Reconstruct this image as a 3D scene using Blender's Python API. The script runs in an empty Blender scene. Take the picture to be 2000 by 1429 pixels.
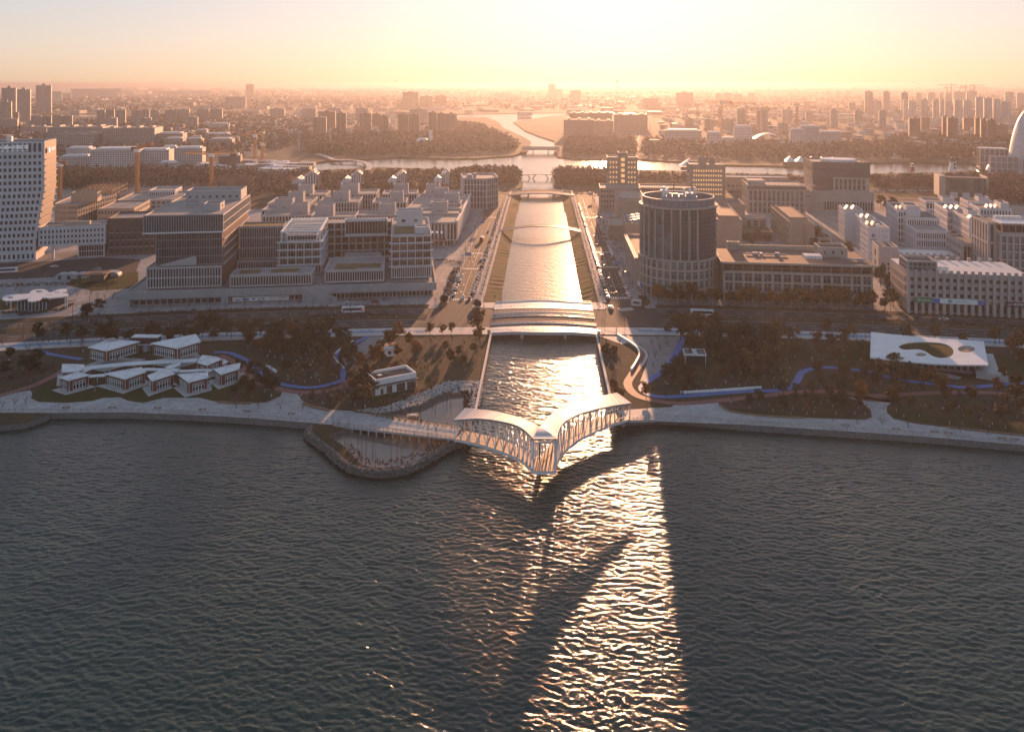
import bpy, bmesh, math, random
import numpy as np
from mathutils import Vector, Matrix
from mathutils.geometry import delaunay_2d_cdt
R_ = math.radians
scene = bpy.context.scene
col = scene.collection
random.seed(7)

# ------------------------------------------------------------------ camera
FPX, PW, PH, CAMZ, HROW = 1600.0, 2000, 1429, 120.0, 163.0  # focal length and size of the photograph in pixels; level camera, lens shifted down
YAW = math.atan(57 / FPX)
cam_d = bpy.data.cameras.new('camera')
cam = bpy.data.objects.new('camera', cam_d)
col.objects.link(cam)
cam.location = (0, 0, CAMZ)
cam.rotation_euler = (math.pi / 2, 0, YAW)
cam_d.shift_y = -(PH / 2 - HROW) / PW
cam_d.sensor_width = 36
cam_d.lens = FPX / PW * 36
cam_d.clip_start = 1
cam_d.clip_end = 90000
scene.camera = cam

# ------------------------------------------------------------------ sky, sun, exposure
SUN_AZ, SUN_EL = 5.3, 7.6                                # degrees to the right of +Y, above the horizon
world = bpy.data.worlds.new('World')
scene.world = world
world.use_nodes = True
wn = world.node_tree.nodes
wl = world.node_tree.links
sky = wn.new('ShaderNodeTexSky')
sky.sky_type = 'NISHITA'
sky.sun_disc = False
sky.sun_elevation = R_(SUN_EL)
sky.sun_rotation = R_(SUN_AZ)
sky.altitude = 100
sky.air_density = 1.0
sky.dust_density = 1.0
sky.ozone_density = 3.8
wn['Background'].inputs['Strength'].default_value = 0.12
hsv = wn.new('ShaderNodeHueSaturation')                  # the same hues, strengthened after the gamma pales them
hsv.inputs['Saturation'].default_value = 1.4
gam = wn.new('ShaderNodeGamma')                          # compresses the range to lift the shade: evens the brightness of the whole sky
gam.inputs['Gamma'].default_value = 0.34
wl.new(sky.outputs[0], gam.inputs['Color'])
wl.new(gam.outputs[0], hsv.inputs['Color'])
wmul = wn.new('ShaderNodeVectorMath'); wmul.operation = 'MULTIPLY'
wmul.inputs[1].default_value = (2.22, 1.80, 1.74)
wl.new(hsv.outputs[0], wmul.inputs[0])
wl.new(wmul.outputs[0], wn['Background'].inputs['Color'])

sun_d = bpy.data.lights.new('sun', 'SUN')
sun = bpy.data.objects.new('sun', sun_d)
col.objects.link(sun)
sun_d.energy = 5.0
sun_d.angle = R_(0.6)
sun_d.color = (1.0, 0.49, 0.25)
_sd = Vector((math.sin(R_(SUN_AZ)) * math.cos(R_(SUN_EL)), math.cos(R_(SUN_AZ)) * math.cos(R_(SUN_EL)), math.sin(R_(SUN_EL))))
sun.rotation_euler = _sd.to_track_quat('Z', 'Y').to_euler()
sun.location = _sd * 3000

vs = scene.view_settings
vs.view_transform = 'Standard'
vs.look = 'None'
vs.exposure = 1.0
vs.gamma = 1.0
scene.cycles.use_denoising = True
scene.cycles.max_bounces = 6
scene.cycles.diffuse_bounces = 2
scene.cycles.glossy_bounces = 3
scene.cycles.transmission_bounces = 3
scene.cycles.volume_bounces = 0
scene.cycles.sample_clamp_indirect = 6

HAZE = dict(density=1.35e-4, color=(0.37, 0.38, 0.42), anis=0.58)

# ------------------------------------------------------------------ the photograph's pixels as places on the ground
_cy, _sy = math.cos(YAW), math.sin(YAW)
def gp(px, py, z=2.0):
    """world x, y of the point of height z that the photograph shows at pixel px, py"""
    Y = FPX * (CAMZ - z) / (py - HROW); X = (px - PW / 2) * Y / FPX
    return X * _cy - Y * _sy, X * _sy + Y * _cy
def pr(x, y, z):
    X = x * _cy + y * _sy; Y = -x * _sy + y * _cy
    return PW / 2 + FPX * X / Y, HROW + FPX * (CAMZ - z) / Y
def hz(x, y, py):
    lo, hi = -50.0, 500.0
    for _ in range(40):
        m = (lo + hi) / 2
        if pr(x, y, m)[1] > py: lo = m
        else: hi = m
    return lo
def gpl(pts, z=2.0): return [gp(px, py, z) for px, py in pts]
CX, CY = 40.0, -800.0                                   # centre of the ring roads round the lake
def pol(R, deg): return CX + R * math.sin(R_(deg)), CY + R * math.cos(R_(deg))
def ringang(x, y): return math.degrees(math.atan2(x - CX, y - CY))
def ringR(x, y): return math.hypot(x - CX, y - CY)
def ax(x, R): return math.degrees(math.asin((x - CX) / R))   # ring angle at which the ring of radius R crosses x
G0 = 2.0                                                 # street level above the lake

# ------------------------------------------------------------------ materials
MATS = {}
def mat(name, color, rough=0.7, metal=0.0, var=0.15, scale=0.5, spec=0.5, bump=0.0, bscale=None, pattern=None, emit=None, rand=0.0, coat=0.0):
    if name in MATS: return MATS[name]
    m = bpy.data.materials.new(name)
    m.use_nodes = True
    nt = m.node_tree; n = nt.nodes; l = nt.links
    b = n['Principled BSDF']
    b.inputs['Roughness'].default_value = rough
    b.inputs['Metallic'].default_value = metal
    b.inputs['Specular IOR Level'].default_value = spec
    c = (*color, 1)
    geo = n.new('ShaderNodeNewGeometry')
    src = None
    if pattern:
        kind, c2, kw = pattern
        if kind == 'brick':
            t = n.new('ShaderNodeTexBrick')
            t.inputs['Color1'].default_value = c
            t.inputs['Color2'].default_value = (*[v * kw.get('c2f', 0.9) for v in color], 1)
            t.inputs['Mortar'].default_value = (*c2, 1)
            t.inputs['Scale'].default_value = kw.get('scale', 1)
            t.inputs['Mortar Size'].default_value = kw.get('mortar', 0.02)
            t.inputs['Brick Width'].default_value = kw.get('w', 1)
            t.inputs['Row Height'].default_value = kw.get('h', 0.5)
            t.offset = kw.get('offset', 0.5)
            tc = n.new('ShaderNodeTexCoord')
            if kw.get('vert'):                            # walls: run along the wall horizontally, height vertically
                sep = n.new('ShaderNodeSeparateXYZ'); l.new(tc.outputs['Object'], sep.inputs[0])
                ad = n.new('ShaderNodeMath'); l.new(sep.outputs[0], ad.inputs[0]); l.new(sep.outputs[1], ad.inputs[1])
                cb = n.new('ShaderNodeCombineXYZ'); l.new(ad.outputs[0], cb.inputs[0]); l.new(sep.outputs[2], cb.inputs[1])
                l.new(cb.outputs[0], t.inputs['Vector'])
            else:
                l.new(geo.outputs['Position'], t.inputs['Vector'])
            src = t.outputs['Color']
        elif kind == 'mix':
            t = n.new('ShaderNodeTexNoise'); t.inputs['Scale'].default_value = kw.get('scale', 0.1); t.inputs['Detail'].default_value = kw.get('detail', 5)
            t.inputs['Roughness'].default_value = 0.65
            l.new(geo.outputs['Position'], t.inputs['Vector'])
            mr = n.new('ShaderNodeMapRange'); mr.inputs[1].default_value = kw.get('lo', 0.42); mr.inputs[2].default_value = kw.get('hi', 0.62); l.new(t.outputs[0], mr.inputs[0])
            mx = n.new('ShaderNodeMix'); mx.data_type = 'RGBA'; l.new(mr.outputs[0], mx.inputs[0]); mx.inputs[6].default_value = c; mx.inputs[7].default_value = (*c2, 1)
            src = mx.outputs[2]
    if var or rand:
        t = n.new('ShaderNodeTexNoise'); t.inputs['Scale'].default_value = scale; t.inputs['Detail'].default_value = 6; t.inputs['Roughness'].default_value = 0.6
        l.new(geo.outputs['Position'], t.inputs['Vector'])
        mr = n.new('ShaderNodeMapRange'); mr.inputs[1].default_value = 0.25; mr.inputs[2].default_value = 0.75; mr.inputs[3].default_value = 1 - var; mr.inputs[4].default_value = 1 + var
        l.new(t.outputs[0], mr.inputs[0])
        val = mr.outputs[0]
        if rand:
            oi = n.new('ShaderNodeObjectInfo')
            m2 = n.new('ShaderNodeMapRange'); m2.inputs[3].default_value = 1 - rand; m2.inputs[4].default_value = 1 + rand; l.new(oi.outputs['Random'], m2.inputs[0])
            mm = n.new('ShaderNodeMath'); mm.operation = 'MULTIPLY'; l.new(val, mm.inputs[0]); l.new(m2.outputs[0], mm.inputs[1]); val = mm.outputs[0]
        vm = n.new('ShaderNodeVectorMath'); vm.operation = 'SCALE'
        if src: l.new(src, vm.inputs[0])
        else: vm.inputs[0].default_value = color
        l.new(val, vm.inputs['Scale'])
        l.new(vm.outputs[0], b.inputs['Base Color'])
    elif src: l.new(src, b.inputs['Base Color'])
    else: b.inputs['Base Color'].default_value = c
    if bump:
        t2 = n.new('ShaderNodeTexNoise'); t2.inputs['Scale'].default_value = bscale or scale * 4; t2.inputs['Detail'].default_value = 5
        l.new(geo.outputs['Position'], t2.inputs['Vector'])
        bp = n.new('ShaderNodeBump'); bp.inputs['Strength'].default_value = bump; bp.inputs['Distance'].default_value = 0.2
        l.new(t2.outputs[0], bp.inputs['Height']); l.new(bp.outputs[0], b.inputs['Normal'])
    if coat: b.inputs['Coat Weight'].default_value = coat
    if emit:
        b.inputs['Emission Color'].default_value = (*emit[0], 1); b.inputs['Emission Strength'].default_value = emit[1]
    MATS[name] = m
    return m

mat('asphalt', (0.045, 0.044, 0.044), 0.85, var=0.3, scale=0.25, spec=0.3)
mat('road_paint', (0.62, 0.62, 0.6), 0.6, var=0.2, scale=1.5)
mat('paving', (0.40, 0.39, 0.38), 0.75, var=0.18, scale=0.12, pattern=('brick', (0.2, 0.2, 0.2), dict(scale=0.5, w=1.0, h=0.5, mortar=0.02, c2f=0.72)))
mat('plaza', (0.30, 0.29, 0.29), 0.85, var=0.2, scale=0.08, pattern=('brick', (0.16, 0.16, 0.17), dict(scale=0.12, w=1.0, h=1.0, mortar=0.03, c2f=0.8)))
mat('pale_paving', (0.46, 0.43, 0.40), 0.75, var=0.12, scale=0.2, pattern=('brick', (0.4, 0.38, 0.36), dict(scale=0.6, w=1.0, h=0.5, mortar=0.015, c2f=0.85)))
mat('herring_paving', (0.30, 0.29, 0.28), 0.7, var=0.15, scale=0.2, pattern=('brick', (0.12, 0.12, 0.12), dict(scale=0.7, w=1.0, h=0.5, mortar=0.06, c2f=0.6)))
mat('blue_path', (0.06, 0.13, 0.36), 0.65, var=0.2, scale=0.3)
mat('blue_lane', (0.10, 0.22, 0.36), 0.65, var=0.25, scale=0.4)
mat('red_path', (0.20, 0.075, 0.062), 0.7, var=0.25, scale=0.3)
mat('brick_path', (0.33, 0.17, 0.12), 0.7, var=0.2, scale=0.4)
mat('soil', (0.085, 0.06, 0.042), 0.95, var=0.35, scale=0.35, spec=0.1, bump=0.5, bscale=2, pattern=('mix', (0.06, 0.055, 0.03), dict(scale=0.05, lo=0.4, hi=0.6)))
mat('lawn', (0.055, 0.052, 0.022), 0.95, var=0.3, scale=0.8, spec=0.1, pattern=('mix', (0.045, 0.055, 0.02), dict(scale=0.08)))
mat('bank_grass', (0.13, 0.08, 0.045), 0.95, var=0.3, scale=0.6, spec=0.1, bump=0.6, bscale=1.2, pattern=('mix', (0.075, 0.075, 0.024), dict(scale=0.07, lo=0.38, hi=0.55)))
mat('city_ground', (0.10, 0.085, 0.07), 0.95, var=0.4, scale=0.02, spec=0.15, pattern=('mix', (0.06, 0.058, 0.045), dict(scale=0.008, lo=0.4, hi=0.6, detail=8)))
mat('bare_site', (0.26, 0.23, 0.2), 0.9, var=0.3, scale=0.05, spec=0.2)
mat('quay_wall', (0.16, 0.155, 0.15), 0.8, var=0.3, scale=0.8)
mat('concrete', (0.42, 0.41, 0.40), 0.75, var=0.15, scale=0.3)
mat('grey_concrete', (0.27, 0.27, 0.27), 0.75, var=0.2, scale=0.3)
mat('white_steel', (0.74, 0.76, 0.79), 0.4, var=0.05, scale=1.0)
mat('white_paint', (0.76, 0.76, 0.75), 0.5, var=0.07, scale=0.4)
mat('dark_metal', (0.045, 0.045, 0.05), 0.45, var=0.1, scale=1, metal=0.3)
mat('grey_metal', (0.33, 0.34, 0.36), 0.4, var=0.1, scale=1, metal=0.5)
mat('rail_metal', (0.24, 0.17, 0.13), 0.5, var=0.1, scale=1)
mat('wood_deck', (0.30, 0.20, 0.14), 0.6, var=0.15, scale=1.0, pattern=('brick', (0.1, 0.07, 0.05), dict(scale=2.2, w=6.0, h=0.5, mortar=0.02, c2f=0.8)))
mat('wood_bench', (0.22, 0.12, 0.07), 0.6, var=0.2, scale=2)

# ------------------------------------------------------------------ helpers that make meshes and things
def link(o, parent=None):
    col.objects.link(o)
    if parent is not None: o.parent = parent
    return o
def tag(o, label=None, cat=None, group=None, kind=None):
    if label: o['label'] = label
    if cat: o['category'] = cat
    if group: o['group'] = group
    if kind: o['kind'] = kind
    return o
def thing(name, label, cat, loc=(0, 0, 0), rz=0.0, group=None):
    o = bpy.data.objects.new(name, None)
    o.empty_display_size = 0.5
    o.location = loc; o.rotation_euler = (0, 0, rz)
    link(o)
    return tag(o, label, cat, group)
def inst(name, me, parent=None, loc=(0, 0, 0), rot=(0, 0, 0), sc=(1, 1, 1)):
    o = bpy.data.objects.new(name, me)
    o.location = loc; o.rotation_euler = rot; o.scale = sc
    return link(o, parent)
def copy_tree(o, parent=None):
    c = o.copy()
    col.objects.link(c)
    if parent is not None: c.parent = parent
    for ch in o.children: copy_tree(ch, c)
    return c
def ordn(i):
    w = ['first', 'second', 'third', 'fourth', 'fifth', 'sixth', 'seventh', 'eighth', 'ninth', 'tenth']
    if i < 10: return w[i]
    k = i + 1
    return f"{k}{'th' if 10 <= k % 100 <= 20 else {1: 'st', 2: 'nd', 3: 'rd'}.get(k % 10, 'th')}"

class MB:
    """collects faces for one mesh"""
    def __init__(s): s.v = []; s.f = []; s.m = []
    def quad(s, a, b, c, d, mi=0):
        i = len(s.v); s.v += [a, b, c, d]; s.f.append((i, i + 1, i + 2, i + 3)); s.m.append(mi)
    def ngon(s, pts, mi=0):
        i = len(s.v); s.v += list(pts); s.f.append(tuple(range(i, i + len(pts)))); s.m.append(mi)
    def box(s, x0, x1, y0, y1, z0, z1, mi=0, top=None):
        i = len(s.v)
        s.v += [(x0, y0, z0), (x1, y0, z0), (x1, y1, z0), (x0, y1, z0), (x0, y0, z1), (x1, y0, z1), (x1, y1, z1), (x0, y1, z1)]
        s.f += [(i, i + 3, i + 2, i + 1), (i + 4, i + 5, i + 6, i + 7), (i, i + 1, i + 5, i + 4), (i + 1, i + 2, i + 6, i + 5), (i + 2, i + 3, i + 7, i + 6), (i + 3, i, i + 4, i + 7)]
        s.m += [mi, mi if top is None else top, mi, mi, mi, mi]
    def prism(s, pts, z0, z1, mi=0, top=None, bottom=True):
        """pts counter-clockwise in plan; z0, z1 numbers or lists"""
        n = len(pts); i = len(s.v)
        za = z0 if isinstance(z0, (list, tuple)) else [z0] * n
        zb = z1 if isinstance(z1, (list, tuple)) else [z1] * n
        s.v += [(p[0], p[1], a) for p, a in zip(pts, za)] + [(p[0], p[1], b) for p, b in zip(pts, zb)]
        for k in range(n):
            j = (k + 1) % n
            s.f.append((i + k, i + j, i + n + j, i + n + k)); s.m.append(mi)
        s.f.append(tuple(range(i + n, i + 2 * n))); s.m.append(mi if top is None else top)
        if bottom: s.f.append(tuple(range(i + n - 1, i - 1, -1))); s.m.append(mi)
    def bar(s, p, q, w, h=None, mi=0):
        h = w if h is None else h
        p, q = Vector(p), Vector(q); d = (q - p)
        if d.length < 1e-6: return
        d.normalize()
        a = d.cross(Vector((0, 0, 1)))
        if a.length < 1e-3: a = Vector((1, 0, 0))
        a.normalize(); b = a.cross(d)
        i = len(s.v)
        for e in (p, q):
            for sa, sb in ((-1, -1), (1, -1), (1, 1), (-1, 1)):
                s.v.append(tuple(e + a * (sa * w / 2) + b * (sb * h / 2)))
        s.f += [(i + 3, i + 2, i + 1, i), (i + 4, i + 5, i + 6, i + 7)] + [(i + k, i + (k + 1) % 4, i + 4 + (k + 1) % 4, i + 4 + k) for k in range(4)]
        s.m += [mi] * 6
    def tube(s, p, q, r0, r1=None, n=6, mi=0, cap=True):
        r1 = r0 if r1 is None else r1
        p, q = Vector(p), Vector(q); d = (q - p).normalized()
        a = d.cross(Vector((0, 0, 1)))
        if a.length < 1e-3: a = Vector((1, 0, 0))
        a.normalize(); b = a.cross(d)
        i = len(s.v)
        for e, r in ((p, r0), (q, r1)):
            for k in range(n):
                t = 2 * math.pi * k / n
                s.v.append(tuple(e + a * (math.cos(t) * r) + b * (math.sin(t) * r)))
        for k in range(n):
            j = (k + 1) % n
            s.f.append((i + j, i + k, i + n + k, i + n + j)); s.m.append(mi)
        if cap:
            s.f.append(tuple(range(i, i + n))); s.m.append(mi)
            s.f.append(tuple(range(i + 2 * n - 1, i + n - 1, -1))); s.m.append(mi)
    def sweep(s, pts, w, h, mi=0):
        """a rectangular section swept along a path, joined at the bends (one piece)"""
        n = len(pts); P = [Vector(p) for p in pts]; i = len(s.v)
        for k in range(n):
            d = (P[min(k + 1, n - 1)] - P[max(k - 1, 0)]); d.normalize()
            a = d.cross(Vector((0, 0, 1))); a.normalize(); b = Vector((0, 0, 1))
            for sa, sb in ((-1, -1), (1, -1), (1, 1), (-1, 1)):
                s.v.append(tuple(P[k] + a * (sa * w / 2) + b * (sb * h / 2)))
        for k in range(n - 1):
            for e in range(4):
                g = (e + 1) % 4
                s.f.append((i + 4 * k + e, i + 4 * k + g, i + 4 * k + 4 + g, i + 4 * k + 4 + e)); s.m.append(mi)
        s.f += [(i + 3, i + 2, i + 1, i), (i + 4 * n - 4, i + 4 * n - 3, i + 4 * n - 2, i + 4 * n - 1)]; s.m += [mi, mi]
    def mesh(s, name, mats):
        me = bpy.data.meshes.new(name)
        me.from_pydata(s.v, [], s.f)
        for m in (mats if isinstance(mats, (list, tuple)) else [mats]): me.materials.append(MATS[m] if isinstance(m, str) else m)
        me.polygons.foreach_set('material_index', s.m)
        me.update()
        return me
    def build(s, name, mats, parent=None, weld=0.0, **kw):
        me = s.mesh(name, mats)
        if weld:
            bm = bmesh.new(); bm.from_mesh(me)
            bmesh.ops.remove_doubles(bm, verts=bm.verts, dist=weld)
            bm.to_mesh(me); bm.free()
        o = bpy.data.objects.new(name, me)
        link(o, parent)
        tag(o, **kw)
        return o

def npmesh(name, V, F, mats, smooth=False, mi=None):
    """mesh from numpy arrays V (n,3), F (m,3 or 4)"""
    me = bpy.data.meshes.new(name)
    V = np.asarray(V, dtype=np.float32); F = np.asarray(F, dtype=np.int32); k = F.shape[1]
    me.vertices.add(len(V)); me.vertices.foreach_set('co', V.ravel())
    me.loops.add(F.size); me.loops.foreach_set('vertex_index', F.ravel())
    me.polygons.add(len(F)); me.polygons.foreach_set('loop_start', np.arange(len(F), dtype=np.int32) * k)
    for m in (mats if isinstance(mats, (list, tuple)) else [mats]): me.materials.append(MATS[m] if isinstance(m, str) else m)
    if mi is not None: me.polygons.foreach_set('material_index', np.asarray(mi, dtype=np.int32))
    me.polygons.foreach_set('use_smooth', np.full(len(F), smooth))
    me.update(calc_edges=True); me.validate()
    return me

def inside(p, poly):
    x, y = p; c = False; n = len(poly); j = n - 1
    for i in range(n):
        xi, yi = poly[i]; xj, yj = poly[j]
        if (yi > y) != (yj > y) and x < (xj - xi) * (y - yi) / (yj - yi) + xi: c = not c
        j = i
    return c
def area(poly): return 0.5 * sum(poly[i - 1][0] * poly[i][1] - poly[i][0] * poly[i - 1][1] for i in range(len(poly)))
def ccw(poly): return list(poly) if area(poly) > 0 else list(poly)[::-1]
def sheet(name, poly, z, m, holes=(), skirt=0.0, smat=None, kind='structure', parent=None, label=None):
    """flat sheet over a polygon with holes, with a wall of the given depth along every edge"""
    loops = [ccw(poly)] + [ccw(h)[::-1] for h in holes]
    vs_, es = [], []
    for lp in loops:
        i = len(vs_); vs_ += [Vector(p) for p in lp]
        es += [(i + k, i + (k + 1) % len(lp)) for k in range(len(lp))]
    ov, oe, of, *_ = delaunay_2d_cdt(vs_, es, [], 0, 1e-4)
    b = MB(); b.v = [(p.x, p.y, z) for p in ov]
    for f in of:
        cx = sum(ov[k].x for k in f) / len(f); cy = sum(ov[k].y for k in f) / len(f)
        if inside((cx, cy), poly) and not any(inside((cx, cy), h) for h in holes):
            b.f.append(tuple(f)); b.m.append(0)
    if skirt:
        for lp in loops:
            for k in range(len(lp)):
                p, q = lp[k], lp[(k + 1) % len(lp)]
                b.quad((p[0], p[1], z - skirt), (q[0], q[1], z - skirt), (q[0], q[1], z), (p[0], p[1], z), 1)
    return b.build(name, [m, smat or m], parent, kind=kind if parent is None else None, label=label)
def arcpts(R, a0, a1, n): return [pol(R, a0 + (a1 - a0) * k / n) for k in range(n + 1)]
def band(name, Ra, Rb, a0, a1, z, m, skirt=0.0, n=48, kind='structure', parent=None):
    return sheet(name, arcpts(Ra, a0, a1, n) + arcpts(Rb, a1, a0, n), z, m, skirt=skirt, kind=kind, parent=parent)
def smooth_line(pts, n=6):
    """Catmull-Rom through the points"""
    P = [pts[0]] + list(pts) + [pts[-1]]; out = []
    for i in range(1, len(P) - 2):
        for k in range(n):
            t = k / n
            out.append(tuple(0.5 * (2 * P[i][c] + (P[i + 1][c] - P[i - 1][c]) * t + (2 * P[i - 1][c] - 5 * P[i][c] + 4 * P[i + 1][c] - P[i + 2][c]) * t * t + (3 * P[i][c] - P[i - 1][c] - 3 * P[i + 1][c] + P[i + 2][c]) * t ** 3) for c in range(len(pts[0]))))
    out.append(tuple(pts[-1]))
    return out
def ribbon(pts, w):
    """polygon of a path of width w along pts"""
    L, Rr = [], []
    n = len(pts)
    for k in range(n):
        a, b = pts[max(k - 1, 0)], pts[min(k + 1, n - 1)]
        dx, dy = b[0] - a[0], b[1] - a[1]; d = math.hypot(dx, dy) or 1
        ww = w[k] if isinstance(w, list) else w
        L.append((pts[k][0] - dy / d * ww / 2, pts[k][1] + dx / d * ww / 2)); Rr.append((pts[k][0] + dy / d * ww / 2, pts[k][1] - dx / d * ww / 2))
    return L, Rr
def path_strip(name, pts, w, z, m, kind='structure', parent=None, skirt=0.0):
    L, Rr = ribbon(pts, w)
    b = MB()
    for k in range(len(pts) - 1):
        b.quad((*Rr[k], z), (*Rr[k + 1], z), (*L[k + 1], z), (*L[k], z))
        if skirt:
            b.quad((*Rr[k], z - skirt), (*Rr[k + 1], z - skirt), (*Rr[k + 1], z), (*Rr[k], z)); b.quad((*L[k + 1], z - skirt), (*L[k], z - skirt), (*L[k], z), (*L[k + 1], z))
    return b.build(name, m, parent, weld=1e-3, kind=kind if parent is None else None)

# ================================================================== THE SETTING
# ------------------------------------------------------------------ water
def water_mat(name, color, rough, bumps, tint=None):
    m = bpy.data.materials.new(name); m.use_nodes = True
    n = m.node_tree.nodes; l = m.node_tree.links; b = n['Principled BSDF']
    b.inputs['Base Color'].default_value = (*color, 1); b.inputs['Roughness'].default_value = rough; b.inputs['IOR'].default_value = 1.333
    geo = n.new('ShaderNodeNewGeometry'); prev = None
    for sc, st, dist, stretch, rot in bumps:
        mp = n.new('ShaderNodeMapping'); mp.inputs['Scale'].default_value = (sc * stretch, sc, sc); mp.inputs['Rotation'].default_value = (0, 0, R_(rot)); l.new(geo.outputs['Position'], mp.inputs['Vector'])
        t = n.new('ShaderNodeTexNoise'); t.inputs['Scale'].default_value = 1; t.inputs['Detail'].default_value = 3; l.new(mp.outputs[0], t.inputs['Vector'])
        bp = n.new('ShaderNodeBump'); bp.inputs['Strength'].default_value = st; bp.inputs['Distance'].default_value = dist; l.new(t.outputs[0], bp.inputs['Height'])
        if prev: l.new(prev, bp.inputs['Normal'])
        prev = bp.outputs[0]
    if prev: l.new(prev, b.inputs['Normal'])
    MATS[name] = m
water_mat('lake_water', (0.017, 0.041, 0.033), 0.09, [(2.8, 0.85, 0.10, 0.7, 12), (9, 0.85, 0.03, 1.0, -10)])
water_mat('canal_water', (0.012, 0.022, 0.02), 0.24, [(1.6, 0.45, 0.06, 0.5, -8)])
water_mat('river_water', (0.012, 0.022, 0.02), 0.16, [(0.35, 0.10, 0.12, 0.3, 5)])
water_mat('pond_water', (0.15, 0.135, 0.115), 0.06, [(0.8, 0.05, 0.05, 1, 0)])

def wave_tile(N, L, peak, slope, wind, seed, spread=2.0):
    """a square of wind waves: N samples over L metres, peak wavelength, rms slope, wind direction in degrees"""
    rng = np.random.default_rng(seed)
    k1 = 2 * np.pi * np.fft.fftfreq(N, L / N)
    kx, ky = np.meshgrid(k1, k1, indexing='xy'); k = np.hypot(kx, ky); k[0, 0] = 1
    kp = 2 * np.pi / peak
    S = k ** -4.2 * np.exp(-1.1 * (kp / k) ** 3) * np.exp(-(k * 0.22) ** 2 * 0.35)
    th = np.arctan2(ky, kx) - math.radians(wind)
    S = S * (np.abs(np.cos(th)) ** spread + 0.04)
    S[0, 0] = 0
    A = np.sqrt(S) * (rng.normal(size=k.shape) + 1j * rng.normal(size=k.shape))
    h = np.fft.ifft2(A).real
    gx = np.gradient(h, L / N, axis=1); gy = np.gradient(h, L / N, axis=0)
    return h * slope / math.sqrt((gx ** 2 + gy ** 2).mean())
WT = [(wave_tile(1024, 163.84, 2.2, 0.168, 78, 3, 2.2), 0.16, 0.0), (wave_tile(512, 133.0, 8.0, 0.05, 62, 5, 4.0), 133.0 / 512, 0.35)]
def wave_h(x, y, amp=1.0):
    z = np.zeros_like(x)
    for T, d, rot in WT:
        c, s = math.cos(rot), math.sin(rot); N = T.shape[0]
        u = (x * c + y * s) / d; v = (-x * s + y * c) / d
        i = np.floor(u).astype(int); j = np.floor(v).astype(int); fu = u - i; fv = v - j
        i0, j0, i1, j1 = i % N, j % N, (i + 1) % N, (j + 1) % N
        z += (T[j0, i0] * (1 - fu) + T[j0, i1] * fu) * (1 - fv) + (T[j1, i0] * (1 - fu) + T[j1, i1] * fu) * fv
    return z * amp
def wave_grid(name, y0, y1, ny, xl, xr, nx, m, amp):
    """waves between y0 and y1; xl, xr functions of y"""
    v = np.linspace(0, 1, ny); y = y0 + (y1 - y0) * v
    u = np.linspace(0, 1, nx)
    L = np.array([xl(t) for t in y]); Rr = np.array([xr(t) for t in y]); A = np.array([amp(t) for t in y])
    X = L[:, None] + (Rr - L)[:, None] * u[None]; Y = np.repeat(y[:, None], nx, 1)
    Z = wave_h(X, Y) * A[:, None]
    V = np.stack([X, Y, Z], -1).reshape(-1, 3)
    idx = np.arange(ny * nx).reshape(ny, nx)
    F = np.stack([idx[:-1, :-1], idx[:-1, 1:], idx[1:, 1:], idx[1:, :-1]], -1).reshape(-1, 4)
    return tag(link(bpy.data.objects.new(name, npmesh(name, V, F, m, True))), kind='structure')
wave_grid('lake', 112, 312, 720, lambda y: -45 - 0.72 * y, lambda y: 35 + 0.68 * y, 1000, 'lake_water', lambda t: 1.0)
wave_grid('canal_water', 312, 450, 330, lambda y: -27, lambda y: 29, 150, 'lake_water', lambda t: 1.0 if t < 385 else max(0.45, 1 - (t - 385) / 100))
wave_grid('canal_water', 450, 760, 760, lambda y: -25, lambda y: 25, 110, 'canal_water', lambda t: .45)
sheet('canal_water', [(-34, 450), (36, 450), (36, 1010), (-34, 1010)], -.22, 'canal_water')
# the rest of the lake, behind and beside the camera
sheet('lake', [(-9000, -9000), (9000, -9000), (9000, 700), (-9000, 700)], -0.75, 'lake_water')

# ------------------------------------------------------------------ land
SHORE_L = gpl([(-60, 838), (0, 831), (50, 826), (92, 811), (100, 807), (250, 806), (400, 812), (500, 818), (600, 826)])

DIKE_C = smooth_line(gpl([(608, 834), (603, 847), (616, 859), (645, 881), (669, 903), (686, 914), (712, 920), (746, 923), (783, 919), (813, 909), (851, 888), (882, 870), (905, 862)], 1.4), 5)   # crest of the dike
DIKE = [(p[0] + 0.0, p[1] - 0.5) for p in DIKE_C]
POND = gpl([(655, 847), (690, 836), (720, 827), (745, 808), (790, 800), (830, 790), (865, 772), (890, 764), (915, 765), (918, 775), (905, 790), (910, 805), (900, 828), (893, 850), (878, 866), (850, 883), (813, 904), (780, 914), (738, 917), (708, 912), (690, 894), (668, 872), (642, 856)], 1.4)
SHORE_R = gpl([(1208, 822), (1275, 817), (1350, 820), (1450, 830), (1550, 836), (1700, 846), (1850, 857), (2000, 870)])
WALL_L, WALL_R = -23.6, 25.9
BL, BR_ = -31.2, 30.8                                     # tops of the canal's grass banks
river_s_w = gpl([(1018, 360), (1015, 336), (930, 333), (850, 331), (735, 328), (640, 333), (517, 337), (440, 341), (300, 344), (0, 350)], 1.0)
river_n_w = gpl([(0, 335), (300, 332), (440, 330), (517, 326), (600, 321), (642, 315), (720, 311), (785, 307), (870, 311), (930, 310), (1000, 305), (1028, 298), (1033, 290)], 1.0)
north_w = gpl([(1035, 285), (1037, 277), (1015, 265), (982, 250), (975, 240), (962, 234), (950, 229), (893, 229), (700, 231)], 1.0)
north_top = gpl([(700, 226), (893, 224), (1000, 222), (1112, 221), (1250, 220)], 1.0)
north_e = gpl([(1250, 223), (1112, 224), (1077, 227), (1045, 232), (1002, 239), (1012, 246), (1025, 256), (1050, 266), (1082, 276), (1084, 285)], 1.0)
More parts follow.
